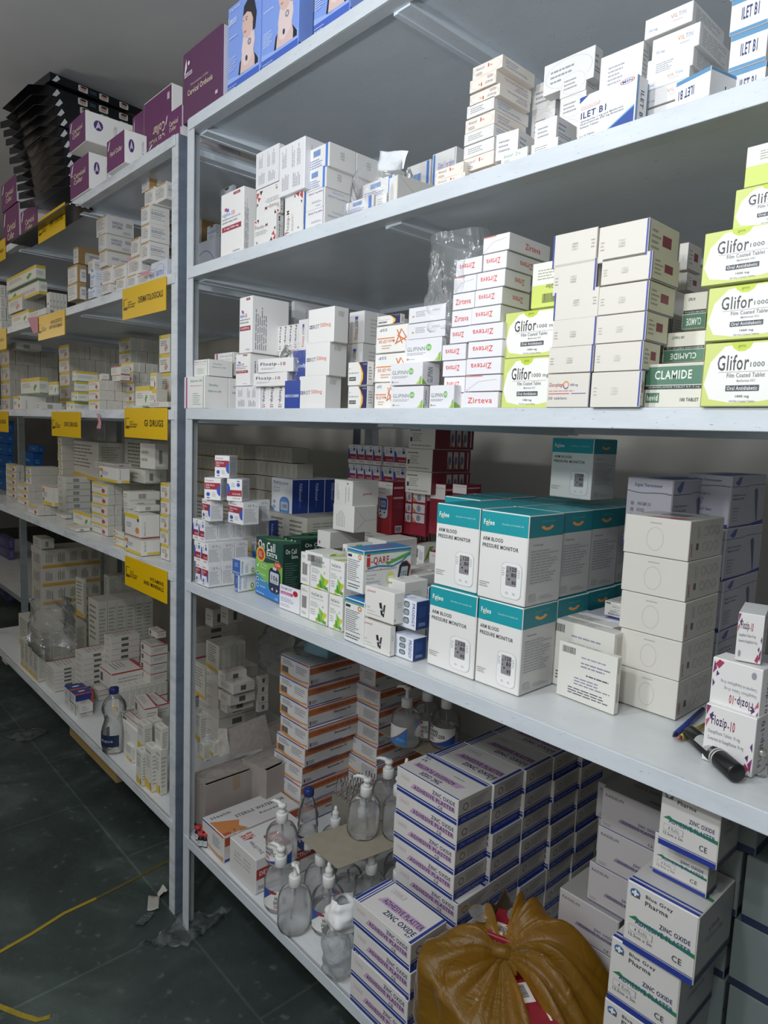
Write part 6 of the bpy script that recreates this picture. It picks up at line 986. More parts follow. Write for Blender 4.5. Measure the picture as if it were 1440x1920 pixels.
for j in range(1,5):
    for i in range(7):
        for q_ in (0,1):
            if i==6 and q_: continue
            x_=(x_lo if i<5 else x_hi)+.012*math.sin(i*2+j)
            o=bpy.data.objects.new('plaster_carton',me); COL.objects.link(o); o.location=(x_-.05+.106*q_,.215+.132*(j-1),L5+.001+.108*i); o.scale=(.5,1.28,.76); tagit(o,'shaded plaster carton, %s up, %s behind the logo pile, %s across'%(ORD[i+1],ORD[j],ORD[q_+1]),'box','shaded plaster cartons')
lb=bpy.data.objects.new('glove_carton',carton_mesh('lightb')); COL.objects.link(lb); lb.location=(1.735,.10,L5+.001); lb.scale=(.9,.9,1.17); lb.rotation_euler=(0,0,math.radians(4)); tagit(lb,'pale blue glove carton at the low corner of the bottom shelf','box')
# cartons behind the sanitiser, under the fourth shelf
B('zinc',235,412,450,0,None,y=.47,z=L5+.0575*8+.02,H=.001,lab='x') if False else None
for i in range(5):
    B('raid' if i%2==0 else 'zinc',235,450,None,0,None,y=.60,z=L5+.125*i,H=.124,D=.1,lab='grey white plaster carton, %s up behind the sanitiser bottles'%ORD[i+1],grp='plaster cartons behind the sanitiser bottles') if False else None
# ---------------------------------------------------------------- pump bottles
PLAS=film('clear_bottle_plastic','#f8fbfc',op=.07,rough=.05,bump=0,trl=.6,fres=.16)
GEL=film('sanitiser_gel','#ffffff',op=.3,rough=.05,bump=0,trl=.75,fres=.1)
PUMPW=M('#e4e4e0',.35); TUBE=film('dip_tube','#e8eef0',op=.35,rough=.2,bump=0,trl=.6)
def cyl_label(parent,r,z0,z1,a0,a1,style,name='label'):
    vs=[];fs=[];mi=[];mats=[]
    def slot(c):
        m=M(c,.35)
        if m not in mats: mats.append(m)
        return mats.index(m)
    def P(u,v,l): 
        a=math.radians(a0+(a1-a0)*u); rr=r+.0006+.0002*l; return (rr*math.cos(a),rr*math.sin(a),z0+(z1-z0)*v)
    def strip(u0,u1,lo,hi,col,l,n=14):
        s=slot(col); k=len(vs)
        for i in range(n+1):
            u=u0+(u1-u0)*i/n; t=i/n; vs.append(P(u,lo(t),l)); vs.append(P(u,hi(t),l))
        for i in range(n): fs.append((k+2*i,k+2*i+2,k+2*i+3,k+2*i+1)); mi.append(s)
    if style=='gel':
        strip(0,1,lambda t:0,lambda t:1,'#e6e6e2',0,20)
        strip(0,1,lambda t:0,lambda t:.04+.62*t*t,'#b03a3a',1)
        strip(0,1,lambda t:0,lambda t:.02+.6*t*t,'#27549a',2)
        strip(.02,.2,lambda t:.86,lambda t:.97,'#b03a3a',2,4)
        tx=[('HAND',.08,.62,.42,.82,'#26262c'),('SANITIZER',.08,.4,.66,.6,'#26262c'),('GEL',.08,.18,.3,.36,'#b8403a')]
    elif style=='blue':
        strip(0,1,lambda t:0,lambda t:1,'#e6e6e2',0,20)
        strip(0,1,lambda t:0,lambda t:.1+.85*t**1.5,'#3f7cc0',1)
        strip(0,1,lambda t:.1+.85*t**1.5,lambda t:.14+.86*t**1.5,'#b03a3a',2)
        tx=[('70% alcohol',.5,.3,.85,.36,'#cfe0f2'),('Kills germs',.5,.2,.95,.26,'#cfe0f2')]
    elif style=='back':
        strip(0,1,lambda t:0,lambda t:1,'#e6e6e2',0,20)
        strip(0,.55,lambda t:.3+.7*t,lambda t:1,'#2f58a0',1)
        strip(.3,.6,lambda t:.82,lambda t:.95,'#b03a3a',2,4)
        tx=[('HAND',.55,.52,.95,.72,'#26262c'),('SANITIZER',.5,.3,.98,.48,'#26262c'),('GEL',.52,.08,.75,.26,'#b8403a')]
    elif style=='spirit':
        strip(0,.6,lambda t:0,lambda t:1,'#24386a',0,14); strip(.6,1,lambda t:0,lambda t:1,'#dcdcd8',0,8)
        tx=[('70%',.06,.5,.4,.8,'#e4e8f0'),('ALCOHOL',.64,.7,.92,.8,'#44464c'),('ISOPROPYL',.64,.5,.94,.6,'#44464c')]
    elif style=='water':
        strip(0,1,lambda t:0,lambda t:1,'#1f2c48',0,24); strip(.02,.28,lambda t:.1,lambda t:.9,'#5c6258',1,6)
        tx=[('Aqua',.5,.35,.85,.65,'#aeb4c0')]
    elif style=='vial':
        strip(0,1,lambda t:0,lambda t:1,'#c9c9cc',0,12); tx=[('IRON',.2,.6,.7,.75,'#3c4460')]
    else: tx=[]
    for (s,a,b,c,d,col) in tx:
        pv,pf=textpoly(s,.02); k=len(vs); q=slot(col)
        for x,y in pv: vs.append(P(a+(c-a)*x,b+(d-b)*y,4))
        for f in pf: fs.append(tuple(i+k for i in f)); mi.append(q)
    return mesh_obj(name,vs,fs,mats,mi,parent,True)
def pump_bottle(loc,lab,label=None,fill=.75,pump='down',rz=0,tilt=0,sc=1,la=(190,330),grp=None):
    r=empty('sanitiser_bottle',loc,math.radians(rz),lab,'bottle',grp); sc*=1.12; r.scale=(sc,sc,sc)
    if tilt: r.rotation_euler=(math.radians(tilt),math.radians(tilt),math.radians(rz))
    R=.0385; h=.082
    pr=[(.0005,.002),(R*.8,.001),(R*.96,.004),(R,.012),(R,.06),(R*.985,.07),(R*.92,.08),(R*.78,.0885),(R*.56,.095),(.0125,.1),(.0115,.103),(.0115,.108)]
    MB().lathe(pr,n=32,cap=False).build('bottle_body',[PLAS],r,True)
    f=.012+(.09-.012)*fill; li=[(.0005,.004),(R*.78,.003),(R*.93,.006),(R*.965,.014)]+[(a*.965,z) for a,z in pr[4:8] if z<f]+[((R if f<.06 else R*(1-.35*(max(0,f-.06)/.035)**2))*.955,f),(.0005,f)]
    MB().lathe(li,n=32,cap=False).build('gel_fill',[GEL],r,True)
    MB().tube([(0,0,.11),(.003,0,.06),(.012,.004,.01)],.0028,6).build('dip_tube',[TUBE],r,True)
    p=MB(); p.lathe([(.0135,.101),(.0145,.102),(.0145,.122),(.0135,.124),(.006,.1245)],n=20); 
    col=p.build('pump_collar',[PUMPW],r,True)
    if pump=='down':
        q=MB().lathe([(.0095,.124),(.0095,.129),(.0075,.131),(.0075,.136),(.0105,.138),(.0105,.144),(.007,.147)],n=16); q.tube([(0,0,.1435),(-.012,0,.1465),(-.024,0,.147),(-.034,0,.1425)],[.0055,.005,.004,.0028],8)
    elif pump=='up':
        q=MB().lathe([(.0075,.124),(.0045,.126),(.0045,.145),(.0095,.148),(.0095,.152),(.005,.154)],n=16); q.tube([(0,0,.151),(-.012,0,.152),(-.024,0,.15),(-.03,0,.146)],[.0048,.0045,.0035,.0025],8)
    else:
        q=MB().lathe([(.0095,.124),(.0095,.13),(.008,.132),(.0095,.135),(.0085,.142),(.005,.145),(.005,.15),(.003,.157)],n=16)
    q.build('pump_head',[PUMPW],r,True)
    if label: cyl_label(r,R,.014,.060,la[0],la[1],label)
    return r
zt=.4
def bl(u,v,z): return at(u,v,z=z)
# label azimuths: the camera looks from +x,-y, so 300..330 deg faces it
pump_bottle((.458,.05,L5),'pump bottle with corner label behind the clear one at the lip','back',.8,'down',20,la=(235,330))
pump_bottle((.547,.033,L5),'clear pump bottle without label nearest the shelf lip',None,.8,'up',160)
pump_bottle((.602,.098,L5),'pump bottle with black and red lettering beside the crumpled glove','back',.55,'short',0,la=(255,345))
pump_bottle((.520,.135,L5),'pump bottle half under the cardboard sheet, third row',None,.8,'short',0)
pump_bottle((.632,.215,L5),'pump bottle under the cardboard sheet beside the plaster cartons',None,.7,'short',0)
pump_bottle((.573,.185,L5),'dim labelled pump bottle under the cardboard sheet','back',.6,'short',0,la=(250,340))
pump_bottle((.70,.25,L5),'dark pump bottle deep under the cardboard sheet',None,.6,'short',0)
pump_bottle((.405,.275,L5),'pump bottle with slim twist nozzle behind the cardboard sheet',None,.8,'short',0,sc=.98)
pump_bottle((.425,.365,L5),'pump bottle with nozzle turned sideways behind the twist nozzle one',None,.6,'down',10)
pump_bottle((.415,.08,L5+.0905),'hand sanitiser pump bottle standing on the crushed carton','gel',.85,'down',20,la=(228,345))
zs1=L5+.18
pump_bottle((*at(678.748,1562.36,z=zs1)[:2],zs1+.003),'large tilted pump bottle standing on the cardboard sheet',None,.7,'down',40,tilt=4,sc=1.0)
pump_bottle((*at(745,1566.21,z=zs1)[:2],zs1+.003),'pump bottle leaning beside the plaster column on the sheet',None,.7,'down',190,sc=1.0)
pump_bottle((*at(724.99,1529.6,z=zs1)[:2],zs1+.003),'pump bottle with blue label edge standing on the cardboard sheet','blue',.8,'down',30,la=(200,240))
pump_bottle((*at(757.746,1535.38,z=zs1)[:2],zs1+.003),'pump bottle behind the leaning one on the sheet',None,.8,'short',0)
for i,(x,y) in enumerate(((.62,.33),(.60,.43),(.50,.50),(.62,.53))): pump_bottle((x,y,L5),'pump bottle, %s of those supporting the stacked sheets'%ORD[i+1],None,.6,'short',0)
zs2=zs1+.1825
pump_bottle((*at(759.672,1396.65,z=zs2)[:2],zs2+.003),'pump bottle with blue wave label high beside the orange banded cartons','blue',.8,'up',20,la=(215,300))
pump_bottle((*at(798.208,1383.17,z=zs2)[:2],zs2+.003),'dim pump bottle with small blue label at the back','back',.5,'short',0,la=(265,320))
pump_bottle((*at(833.661,1398.58,z=zs2)[:2],zs2+.003),'pump bottle reading hand sanitizer gel, high at the back','gel',.5,'short',0,la=(235,350))
SP=[tuple(at(u,v,z=zs1)[:2]) for u,v in ((563.5,1574),(634,1630),(740,1590))]
def sheet(pts,z,lab,t=.002):
    m=M('#a39a88',.9,0,.1,.2,scale=40); b=MB(); k=len(pts)
    b.v=[(x,y,z) for x,y in pts]+[(x,y,z+t) for x,y in pts]; b.f=[tuple(range(k))[::-1],tuple(range(k,2*k))]+[(i,(i+1)%k,k+(i+1)%k,k+i) for i in range(k)]; b.m=[0]*len(b.f)
    o=b.build('cardboard_sheet',[m]); tagit(o,lab,'cardboard'); return o
sheet([SP[0],SP[1],SP[2],(.69,.46),(.50,.46),(.51,.25)],zs1,'brown cardboard sheet lying on the pump bottles')
sheet([(.42,.42),(.66,.42),(.64,.62),(.42,.62)],zs2,'upper cardboard sheet carrying three pump bottles')
# spirit bottle
sb=empty('spirit_bottle',(.405,.175,L5+.0905),0,'clear ribbed bottle with blue cap and 70% label','bottle')
pr=[(.0005,.001),(.025,.001),(.0285,.006),(.0285,.045)]+[(.0285-.0012*math.sin(i*1.6),.045+.007*i) for i in range(8)]+[(.025,.107),(.02,.125),(.0145,.14),(.012,.146),(.012,.155)]
MB().lathe(pr,n=32,cap=False).build('bottle_body',[PLAS],sb,True)
MB().lathe([(.0005,.003),(.026,.003),(.0275,.008),(.0275,.04),(.0265,.1),(.023,.108),(.0005,.108)],n=28,cap=False).build('liquid',[film('spirit','#dfe3e6',op=.15,rough=.05,bump=0,trl=.6,fres=.1)],sb,True)
MB().lathe([(.0145,.15),(.015,.152),(.015,.168),(.013,.171)],n=20).build('bottle_cap',[M('#22346f',.35)],sb,True)
cyl_label(sb,.0286,.004,.042,240,350,'spirit')
# water bottle on the far rack
wp=at(825/4.235,1140+1150/4.235,z=Le); wb=empty('water_bottle',(wp.x,.04,Le),0,'clear plastic water bottle with blue cap on the bottom shelf','bottle')
s=1.2
pr=[(.0005,.004),(.03,.002),(.04,.008),(.041,.03),(.041,.085),(.038,.1),(.033,.118),(.031,.13),(.034,.145),(.039,.16),(.04,.172),(.036,.19),(.026,.208),(.016,.222),(.014,.228),(.014,.235)]
MB().lathe([(a*s*.95,z) for a,z in pr],n=36,cap=False).build('bottle_body',[film('water_bottle_plastic','#dfe6ea',op=.12,rough=.05,bump=.25,scale=30,trl=.5)],wb,True)
MB().lathe([(.0165,.228),(.0175,.23),(.0175,.248),(.016,.25)],n=20).build('bottle_cap',[M('#1d2a66',.35)],wb,True)
cyl_label(wb,.0413*s*.95,.032,.078,180,360,'water')
# red capped vials
for i,(u,v) in enumerate(((370,1564),(372,1549),(383,1553),(397,1545),(386,1562),(398,1552),(408,1538),(414,1550),(430,1545))):
    p=at(u,v,z=L5+.041)
    r=empty('injection_vial',(p.x,max(.012,p.y),L5),0,'dark vial with red cap, %s in the cluster by the corner post'%ORD[i+1],'vial','dark vials with red caps')
    MB().lathe([(.0005,0),(.0095,.0),(.0105,.002),(.0105,.024),(.008,.029),(.006,.031),(.006,.034)],n=18,cap=False).build('vial_glass',[M('#181420',.1)],r,True)
    MB().lathe([(.0105,.0335),(.011,.034),(.011,.041),(.0098,.0425)],n=18).build('vial_cap',[M('#b03a3c',.5)],r,True)
    cyl_label(r,.0105,.004,.022,200,350,'vial')
# clear small vials in a tray beyond the sheet
TC=at(676,1480,z=zs1-.03)
for i in range(4):
    for j in range(5):
        x=TC.x-.045+.026*i+.004*j; y=TC.y-.05+.026*j; 
        r=empty('sample_tube',(x,y-.0,zs1-.05),0,'clear upturned plastic tube, %s across %s back beside the pump bottles'%(ORD[i+1],ORD[j+1]),'tube','clear plastic tubes')
        MB().lathe([(.009,0),(.0095,.03),(.008,.032),(.0065,.034),(.0065,.05),(.005,.052)],n=12).build('tube_wall',[PLAS],r,True)
o=MB().box((TC.x-.06,TC.y-.065,L5),(TC.x+.06,TC.y+.07,zs1-.051)).build('tube_tray',[M('#8f8a80',.8)]); tagit(o,'greyish tray under the clear plastic tubes','tray')
# gauze roll in wrapper on the lying ampoule carton
gp=Vector((.235,.12,L5+.062)); gr_=empty('gauze_roll',gp,math.radians(62),'cream gauze roll in a clear wrapper on the lying ampoule carton','bandage')
gb=MB()
for k,(r_,x_) in enumerate(((.019,0),)):
    gb.tube([(-.05,0,.0),(.05,0,.0)],r_,18)
g=gb.build('gauze',[M('#c9bf9f',.95,0,.3,.2,scale=160)],gr_,True)
wv=MB(); wv.tube([(-.075,0,.004),(-.06,0,.0),(-.052,0,0),(.052,0,0),(.06,0,0),(.078,.003,.004)],[.022,.012,.0205,.0205,.012,.02],16); wv.build('wrapper',[film('wrapper_film','#e8ead8',op=.18,rough=.15,bump=.8,scale=60)],gr_,True)
# ---------------------------------------------------------------- loose plastic, bags, notes, floor items
def noisy(p,s,a,seed=0):
    from mathutils import noise
    return noise.noise(Vector(p)*s+Vector((seed,seed*2,seed*3)))*a
def blanket(name,corners,n,amp,scale,mat,lab,cat,seed=1,grp=None,thick=0):
    "crumpled sheet from 4 corner points"
    a,b,c,d=[Vector(p) for p in corners]; vs=[];fs=[]; nn=(b-a).cross(d-a).normalized()
    for i in range(n+1):
        for j in range(n+1):
            u,v=i/n,j/n; p=(a*(1-u)+b*u)*(1-v)+(d*(1-u)+c*u)*v
            p=p+nn*(noisy(p,scale,amp,seed)+noisy(p,scale*2.7,amp*.5,seed+5)); vs.append(p)
    for i in range(n):
        for j in range(n): k=i*(n+1)+j; fs.append((k,k+n+1,k+n+2,k+1))
    o=mesh_obj(name,vs,fs,mat,None,None,True); tagit(o,lab,cat,grp)
    if thick: s=o.modifiers.new('t','SOLIDIFY'); s.thickness=thick
    return o
def bagmesh(name,c,rx,ry,h,mat,lab,cat,seed=1,top=.35,amp=.012,n=40,m=22,flat=0,parent=None):
    vs=[];fs=[]; c=Vector(c)
    for j in range(m+1):
        t=j/m; z=h*t; sc=1 if t<.6 else 1-(1-top)*((t-.6)/.4)**1.3
        if t<.08: sc*=.8+.2*t/.08
        for i in range(n):
            a=2*math.pi*i/n; ca,sa=math.cos(a),math.sin(a); f=(abs(ca)**3.5+abs(sa)**3.5)**(-1/3.5)
            p=Vector((ca*rx*f*sc,sa*ry*f*sc,z)); nn=Vector((ca,sa,.1)); p+=nn*(noisy(p,18,amp,seed)+noisy(p,45,amp*.5,seed+3)); vs.append(c+p)
    for j in range(m):
        for i in range(n): fs.append((j*n+i,j*n+(i+1)%n,(j+1)*n+(i+1)%n,(j+1)*n+i))
    o=mesh_obj(name,vs,fs,mat,None,parent,True)
    if not parent: tagit(o,lab,cat)
    return o
CF=film('crinkled_film','#f4f7f8',op=.07,rough=.12,bump=.8,scale=22,trl=.4)
CF2=film('tall_bag_film','#eef2f4',op=.16,rough=.12,bump=1,scale=16,trl=.4,stretch=(1,1,.35))
# clear bag above the pale cartons, third shelf
o=bagmesh('clear_bag',(.965,.085,1.745),.062,.055,.19,CF2,'tall clear plastic bag standing on the pale cartons','bag',3,1.05,.014)
o=bagmesh('clear_bag',(.49,.06,1.655),.062,.045,.115,CF,'crinkled clear bag around violet name cartons','bag',6,.9,.01)
# bag with white sheet, second shelf
o=bagmesh('clear_bag',(.755,.055,2.005),.07,.05,.1,CF,'clear bag around the striped carton on the second shelf','bag',8,.8,.01)
WS=M('#eef1f4',.5)
p0=at(340+882/2.4,770/2.4,y=.07); p1=at(340+1000/2.4,760/2.4,y=.05); p2=at(340+1027/2.4,682/2.4,y=.06); p3=at(340+893/2.4,678/2.4,y=.08)
blanket('white_leaflet',(p0,p1,p2,p3),12,.006,20,WS,'bright white folded leaflet standing in the clear bag','paper',4,thick=.0006)
# yellow carrier bag
YB=film('yellow_bag_film','#c2901f',op=.58,rough=.42,bump=1,scale=14,trl=.55)
cx,cy,zb=1.195,.085,L5+.002
kn=at(942,1790,y=cy-.01)
hk=kn.z-zb
root=empty('yellow_carrier_bag',(cx,cy,zb),0,'knotted translucent yellow carrier bag bulging with cartons on the bottom shelf','bag')
n,m=120,54; vs=[];fs=[]
K0=Vector((kn.x-cx,kn.y-cy,hk))
for j in range(m+1):
    t=j/m
    for i in range(n):
        a=2*math.pi*i/n; ca,sa=math.cos(a),math.sin(a); ex=7; f=(abs(ca)**ex+abs(sa)**ex)**(-1/ex)
        rx,ry=.168,.135
        body=Vector((ca*rx*f,sa*ry*f,0))
        if t<.6:
            s_=t/.6; z=s_*(hk*.84+.02*math.cos(a-1.6)+.05*max(0,math.cos(a-3.75))**6); p=Vector((body.x*(.9+.12*math.sin(s_*2.6)),body.y*(.9+.12*math.sin(s_*2.6)),z))
            p+=Vector((ca,sa,0))*(noisy(Vector((ca*1.5,sa*1.5,z*6)),1.6,.018,3)+noisy(Vector((ca,sa,z*4)),5,.006,5)+.007*(.5-abs(math.sin(7.5*a+2*math.sin(3*a)+z*9))))
        else:
            s_=(t-.6)/.4; b0=Vector((body.x*.95,body.y*.95,hk*.84+.02*math.cos(a-1.6)+.05*max(0,math.cos(a-3.75))**6)); e=s_**.9
            p=b0.lerp(K0,e); p.z+=(.05*math.sin(math.pi*s_)*(1.0+.9*math.cos(a-1.5))); w=math.sin(math.pi*min(1,s_*1.05))
            p.z+=w*(.026*(.5-abs(math.sin(6.5*a+1.1*math.sin(3*a))))+.012*(.5-abs(math.sin(15*a+math.sin(4*a))))); p+=Vector((ca,sa,0))*w*.004*math.sin(17*a)
        vs.append(p)
for j in range(m):
    for i in range(n):
        t=j/m; a=360*i/n
        if .74<t<.93 and 118<a<158: continue     # torn opening by the handle
        if .70<t<.90 and 312<a<332: continue
        fs.append((j*n+i,j*n+(i+1)%n,(j+1)*n+(i+1)%n,(j+1)*n+i))
bo=mesh_obj('bag_skin',vs,fs,YB,None,root,True)
kb=MB(); kb.tube([K0+Vector((-.022,.0,-.006)),K0+Vector((-.008,-.006,.006)),K0+Vector((.008,.002,.008)),K0+Vector((.02,.006,-.004))],[.007,.014,.013,.007],12); kb.tube([K0+Vector((.0,-.014,-.012)),K0+Vector((.002,0,.004)),K0+Vector((.0,.016,-.004))],[.006,.011,.007],10)
kb.build('knot',[YB],root,True)
def handle(a,s):
    e=[K0+Vector((0,0,.004)),K0+Vector((.05*math.cos(a),.05*math.sin(a),.03)),K0+Vector((.1*math.cos(a),.1*math.sin(a),.035)),K0+Vector((.13*math.cos(a),.13*math.sin(a),.0))]
    h=MB(); w=Vector((-math.sin(a),math.cos(a),0))*s
    for i in range(3):
        q=(.3,1,1.1,.7); h.quad([e[i]-w*q[i],e[i]+w*q[i],e[i+1]+w*q[i+1],e[i+1]-w*q[i+1]])
    o=h.build('handle_loop',[YB],root,True); sd=o.modifiers.new('s','SUBSURF'); sd.levels=sd.render_levels=2
handle(math.radians(165),.022); handle(math.radians(100),.03)
# contents of the yellow bag
K('bagred',.13,.1,.09,'#8a1f2c',F=[('r',.1,.3,.5,.7,'#dcd6d2'),('bar',.14,.34,.46,.6,'#3c3038'),('r',.6,.2,.9,.8,'#a83240')],R=[('r',.1,.2,.5,.8,'#dcd6d2'),('l',.6,.2,.9,.8,4,'#c06a70')],T=[('r',.08,.1,.5,.5,'#e0dcd6'),('bar',.12,.2,.4,.4,'#3c3038'),('r',.5,.6,.9,.66,'#e0dcd6')],obj='meter_carton')
def put(k,loc,sc,rz,lab,rx=0):
    o=bpy.data.objects.new(KD[k]['obj'],carton_mesh(k)); COL.objects.link(o); o.location=loc; o.scale=sc; o.rotation_euler=(rx,0,math.radians(rz)); tagit(o,lab,KD[k]['cat']); return o
put('bagred',(cx-.03,cy+.045,zb+.22),(1,.8,1.0),20,'dark red carton showing through the torn yellow bag, rear')
put('bagred',(cx+.055,cy-.035,zb+.17),(.8,.7,1.1),-30,'red and white carton showing through the yellow bag, front')
put('kraft',(cx-.075,cy-.04,zb+.002),(.55,.5,1.2),0,'carton filling the near corner of the yellow bag')
put('redtop',(cx+.05,cy+.04,zb+.002),(1,.9,3.2),10,'white carton deep inside the yellow bag')
# clear bag with teal packet on the orange banded pile
zt=.838
put('lightb',(.16,.42,L5+8*.0667+.01),(.5,.6,.3),12,'teal glove packet on the orange banded pile')
o=bagmesh('clear_bag',(.16,.43,L5+8*.0667+.006),.085,.11,.1,CF,'clear bag slumped on top of the orange banded pile','bag',11,.5,.02)
# crumpled glove and clear bag hanging beside the plaster pile
gl=bagmesh('crumpled_glove',(.722,.035,L5+.095),.03,.03,.075,M('#e9e9e6',.6),'crumpled white disposable glove beside the front plaster pile','glove',14,.5,.022)
gl2=bagmesh('clear_bag',(.735,.02,L5+.002),.032,.026,.1,film('milky_film','#f0f3f4',op=.55,rough=.25,bump=.6,scale=40,trl=.5),'milky crinkled bag hanging down beside the front plaster pile','bag',15,.9,.014)
gl3=bagmesh('blue_glove',(.755,.075,L5+.08),.02,.025,.1,M('#8fbdd6',.6),'pale blue glove tucked behind the white glove','glove',16,.5,.012)
# wrapped packs on the far rack
o=bagmesh('clear_bag',(-1.62,.1,Le+.12),.12,.09,.26,CF,'clear wrap around the tall cartons at the shelf far end','bag',17,.9,.015)
o=bagmesh('clear_bag',(-.02,.46,L5+.42),.14,.14,.16,CF,'dim clear bag over the shadowed cartons at the rear','bag',18,.8,.02)
o=bagmesh('clear_bag',(-.52,.1,Lb+.0),.07,.05,.11,CF,'clear wrap around the tan suture cartons','bag',19,.9,.01) if False else None
# floor: wrap, tape, papers
o=blanket('plastic_wrap',((.0,-.15,.012),(.10,-.03,.012),(.06,.14,.02),(-.02,.02,.02)),26,.03,26,film('floor_wrap','#cfd6d6',op=.1,rough=.12,bump=1,scale=40,trl=.3),'crumpled clear wrap on the floor at the rack foot','plastic',21)
o=blanket('plastic_wrap',((-1.72,-.09,.01),(-1.62,-.04,.01),(-1.66,.09,.012),(-1.74,.06,.012)),16,.014,30,film('floor_wrap2','#cfd6d6',op=.12,rough=.12,bump=1,scale=40,trl=.3),'strip of clear wrap on the floor far along the aisle','plastic',22)
o=blanket('plastic_scrap',((-.09,-.12,.008),(-.07,-.10,.008),(-.10,-.05,.008),(-.12,-.07,.008)),6,.006,40,film('floor_wrap3','#aab0b0',op=.3,rough=.12,bump=1,scale=40,trl=.3),'small clear scrap on the floor before the posts','plastic',23)
o=blanket('paper_scrap',((-.19,-.03,.004),(-.13,-.06,.004),(-.11,-.03,.006),(-.17,.0,.006)),6,.005,40,M('#a9a59c',.8),'torn printed paper scrap at the foot of the worn post','paper',24,thick=.0006)
o=blanket('paper_scrap',((-.185,.0,.004),(-.16,-.012,.004),(-.155,.012,.03),(-.18,.02,.035)),8,.012,60,M('#b5b0a6',.8),'crumpled paper ball beside the torn scrap','paper',25,thick=.0006)
TP=M('#a8902c',.45)
def tape(pts,w,lab,mat):
    b=MB(); pts=[Vector(p) for p in pts]
    for i in range(len(pts)-1):
        d=(pts[i+1]-pts[i]).normalized(); s=Vector((-d.y,d.x,0))*w; b.quad([pts[i]-s,pts[i]+s,pts[i+1]+s,pts[i+1]-s]) if i==0 else b.quad([lp[0],lp[1],pts[i+1]+s,pts[i+1]-s])
        lp=(pts[i+1]-s,pts[i+1]+s)
    o=b.build('floor_tape',[mat]); sd=o.modifiers.new('t','SOLIDIFY'); sd.thickness=.001; sd.offset=1; tagit(o,lab,'tape'); return o
tape([at(u,v,z=.002) for u,v in ((-40,1803),(0,1784),(60,1750),(120,1712),(180,1684))],.006,'yellow strap lying across the dark floor',TP)
tape([at(u,v,z=.002) for u,v in ((180,1684),(240,1654),(300,1622),(330,1608))],.006,'worn end of the yellow strap near the posts',M('#6e6434',.5,0,.4,.5,scale=60))
tape([at(u,v,z=.002) for u,v in ((-20,1878),(0,1887),(40,1903),(70,1912),(94,1906))],.007,'short printed yellow tape in the floor corner',M('#a8922e',.5,0,.3,.5,scale=90))
# pink notes and ribbon on the worn rack
PK=M('#c98a94',.7)
ZX(0,440,4.235)
def note(pts,lab):
    P_=[at(px(u),py(v),y=-.012) for u,v in pts]; b=MB(); b.quad(P_); o=b.build('paper_note',[PK]); s=o.modifiers.new('t','SOLIDIFY'); s.thickness=.0006; tagit(o,lab,'note')
note(((218,662),(300,648),(302,778),(265,785)),'pink paper note hanging beside the ANALGESICS sign')
note(((1120,300),(1190,282),(1192,312),(1122,330)),'pink paper tag stuck on the suture cartons')
note(((1010,190),(1040,185),(1042,208),(1012,215)),'tiny pink tag among the suture cartons')
ZX(0,560,3.2)
note(((580,690),(592,690),(608,745),(604,780),(580,778),(592,740)),'pink ribbon scrap dangling between the CNS and GI signs')
# cardboard slab sticking out under the bottom shelf of the worn rack
b=MB(); P_=[at(u,v,z=.27) for u,v in ((128,1384),(196,1424),(214,1444),(128,1412))]
b.box((-1.15,.03,.20),(-.62,.25,.262)); o=b.build('cardboard_slab',[M('#9c8150',.85)]); tagit(o,'brown cardboard slab under the bottom shelf of the worn rack','cardboard'); o.rotation_euler=(0,0,0)
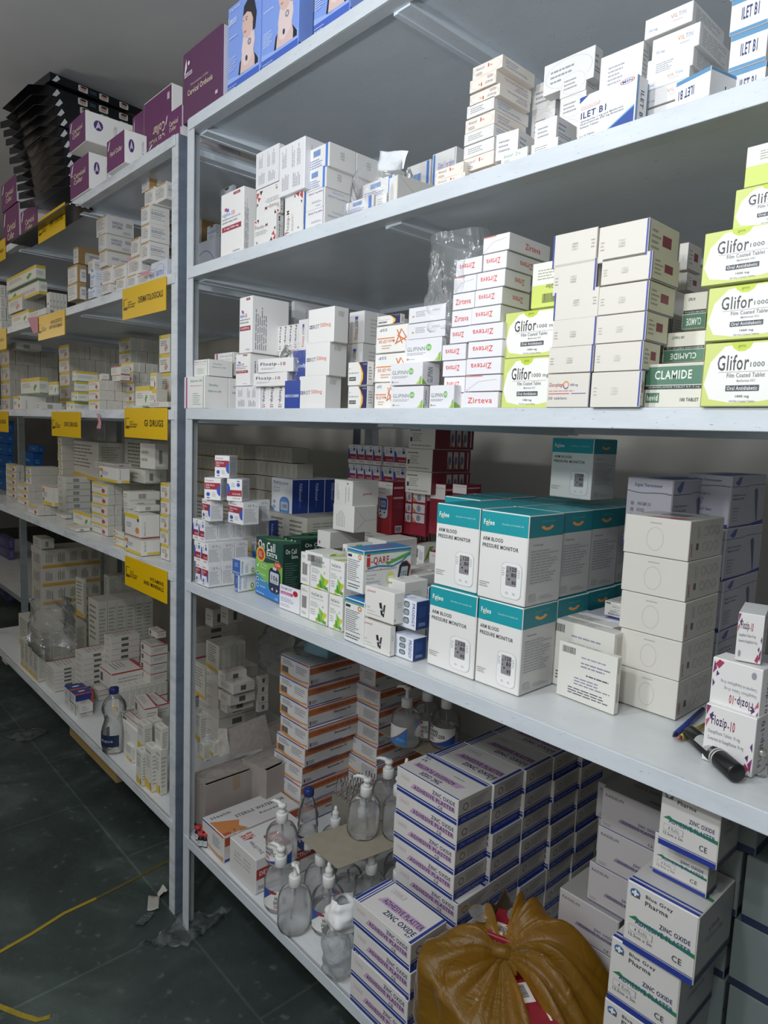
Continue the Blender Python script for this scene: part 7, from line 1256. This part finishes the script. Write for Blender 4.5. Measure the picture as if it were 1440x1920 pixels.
# marker and pens on the fourth shelf
a=at(740+1135/2.057,1280+190/2.057,z=L4+.0135); b_=at(740+1322/2.057,1280+352/2.057,z=L4+.0135); d=(b_-a); Ln=d.length
mk=empty('marker_pen',(a.x,a.y,L4+.0135),math.atan2(d.y,d.x),'fat black marker pen with silver rings on the fourth shelf','pen')
MB().tube([(0,0,0),(.004,0,0),(Ln*.62,0,0)],[.009,.0115,.0125],20).build('barrel',[M('#16181a',.3)],mk,True)
MB().tube([(Ln*.62,0,0),(Ln*.64,0,0)],[.0135,.0135],20).build('cap_ring',[M('#b9b9b4',.3)],mk,True)
MB().tube([(Ln*.66,0,0),(Ln*.68,0,0)],[.0136,.0136],20).build('cap_ring',[M('#b9b9b4',.3)],mk,True)
MB().tube([(Ln*.64,0,0),(Ln*.66,0,0),(Ln*.68,0,0),(Ln*.98,0,0),(Ln,0,0)],[.0132,.0132,.0133,.0133,.011],20).build('cap',[M('#101212',.35)],mk,True)
lm=MB(); 
for i in range(4):
    a0=math.radians(20+i*18); a1=math.radians(38+i*18); r=.0128
    lm.quad([(Ln*.28,-r*math.cos(a0),r*math.sin(a0)),(Ln*.56,-r*math.cos(a0),r*math.sin(a0)),(Ln*.56,-r*math.cos(a1),r*math.sin(a1)),(Ln*.28,-r*math.cos(a1),r*math.sin(a1))],0)
lm.build('label',[M('#a9aaa6',.4)],mk,True)
def pen(p,q,r,col,tip,lab,name):
    p,q=Vector(p),Vector(q); d=q-p; Ln=d.length; o=empty(name,p,math.atan2(d.y,d.x),lab,'pen')
    MB().tube([(.012,0,0),(Ln,0,0)],r,10).build('barrel',[M(col,.35)],o,True); MB().tube([(0,0,0),(.012,0,0)],[.001,r],10).build('tip',[M(tip,.5)],o,True)
p=at(1262,1381,z=L4+.005); q=at(1318,1330,z=L4+.005); pen(p,q,.0042,'#27397e','#1a2450','blue ballpoint pen lying behind the marker','ballpoint_pen')
p=at(1268,1386,z=L4+.005); q=at(1325,1358,z=L4+.005); pen(p,q,.0038,'#b9a33c','#b5746a','yellow pencil with pink tip beside the blue pen','pencil')
# little bottle and packet at the shelf end
bp=at(1424,1452,z=L4)
v=empty('small_vial',(bp.x,bp.y,L4),0,'little clear vial with silver cap at the fourth shelf end','vial')
MB().lathe([(.0005,0),(.008,0),(.0085,.002),(.0085,.02),(.005,.026),(.005,.03)],n=16,cap=False).build('vial_glass',[PLAS],v,True); MB().lathe([(.006,.029),(.0065,.03),(.0065,.036),(.005,.037)],n=16).build('vial_cap',[M('#b9b6ae',.3,.6)],v,True)
# tube lamps and added fill lights are out of view, no fittings modelled
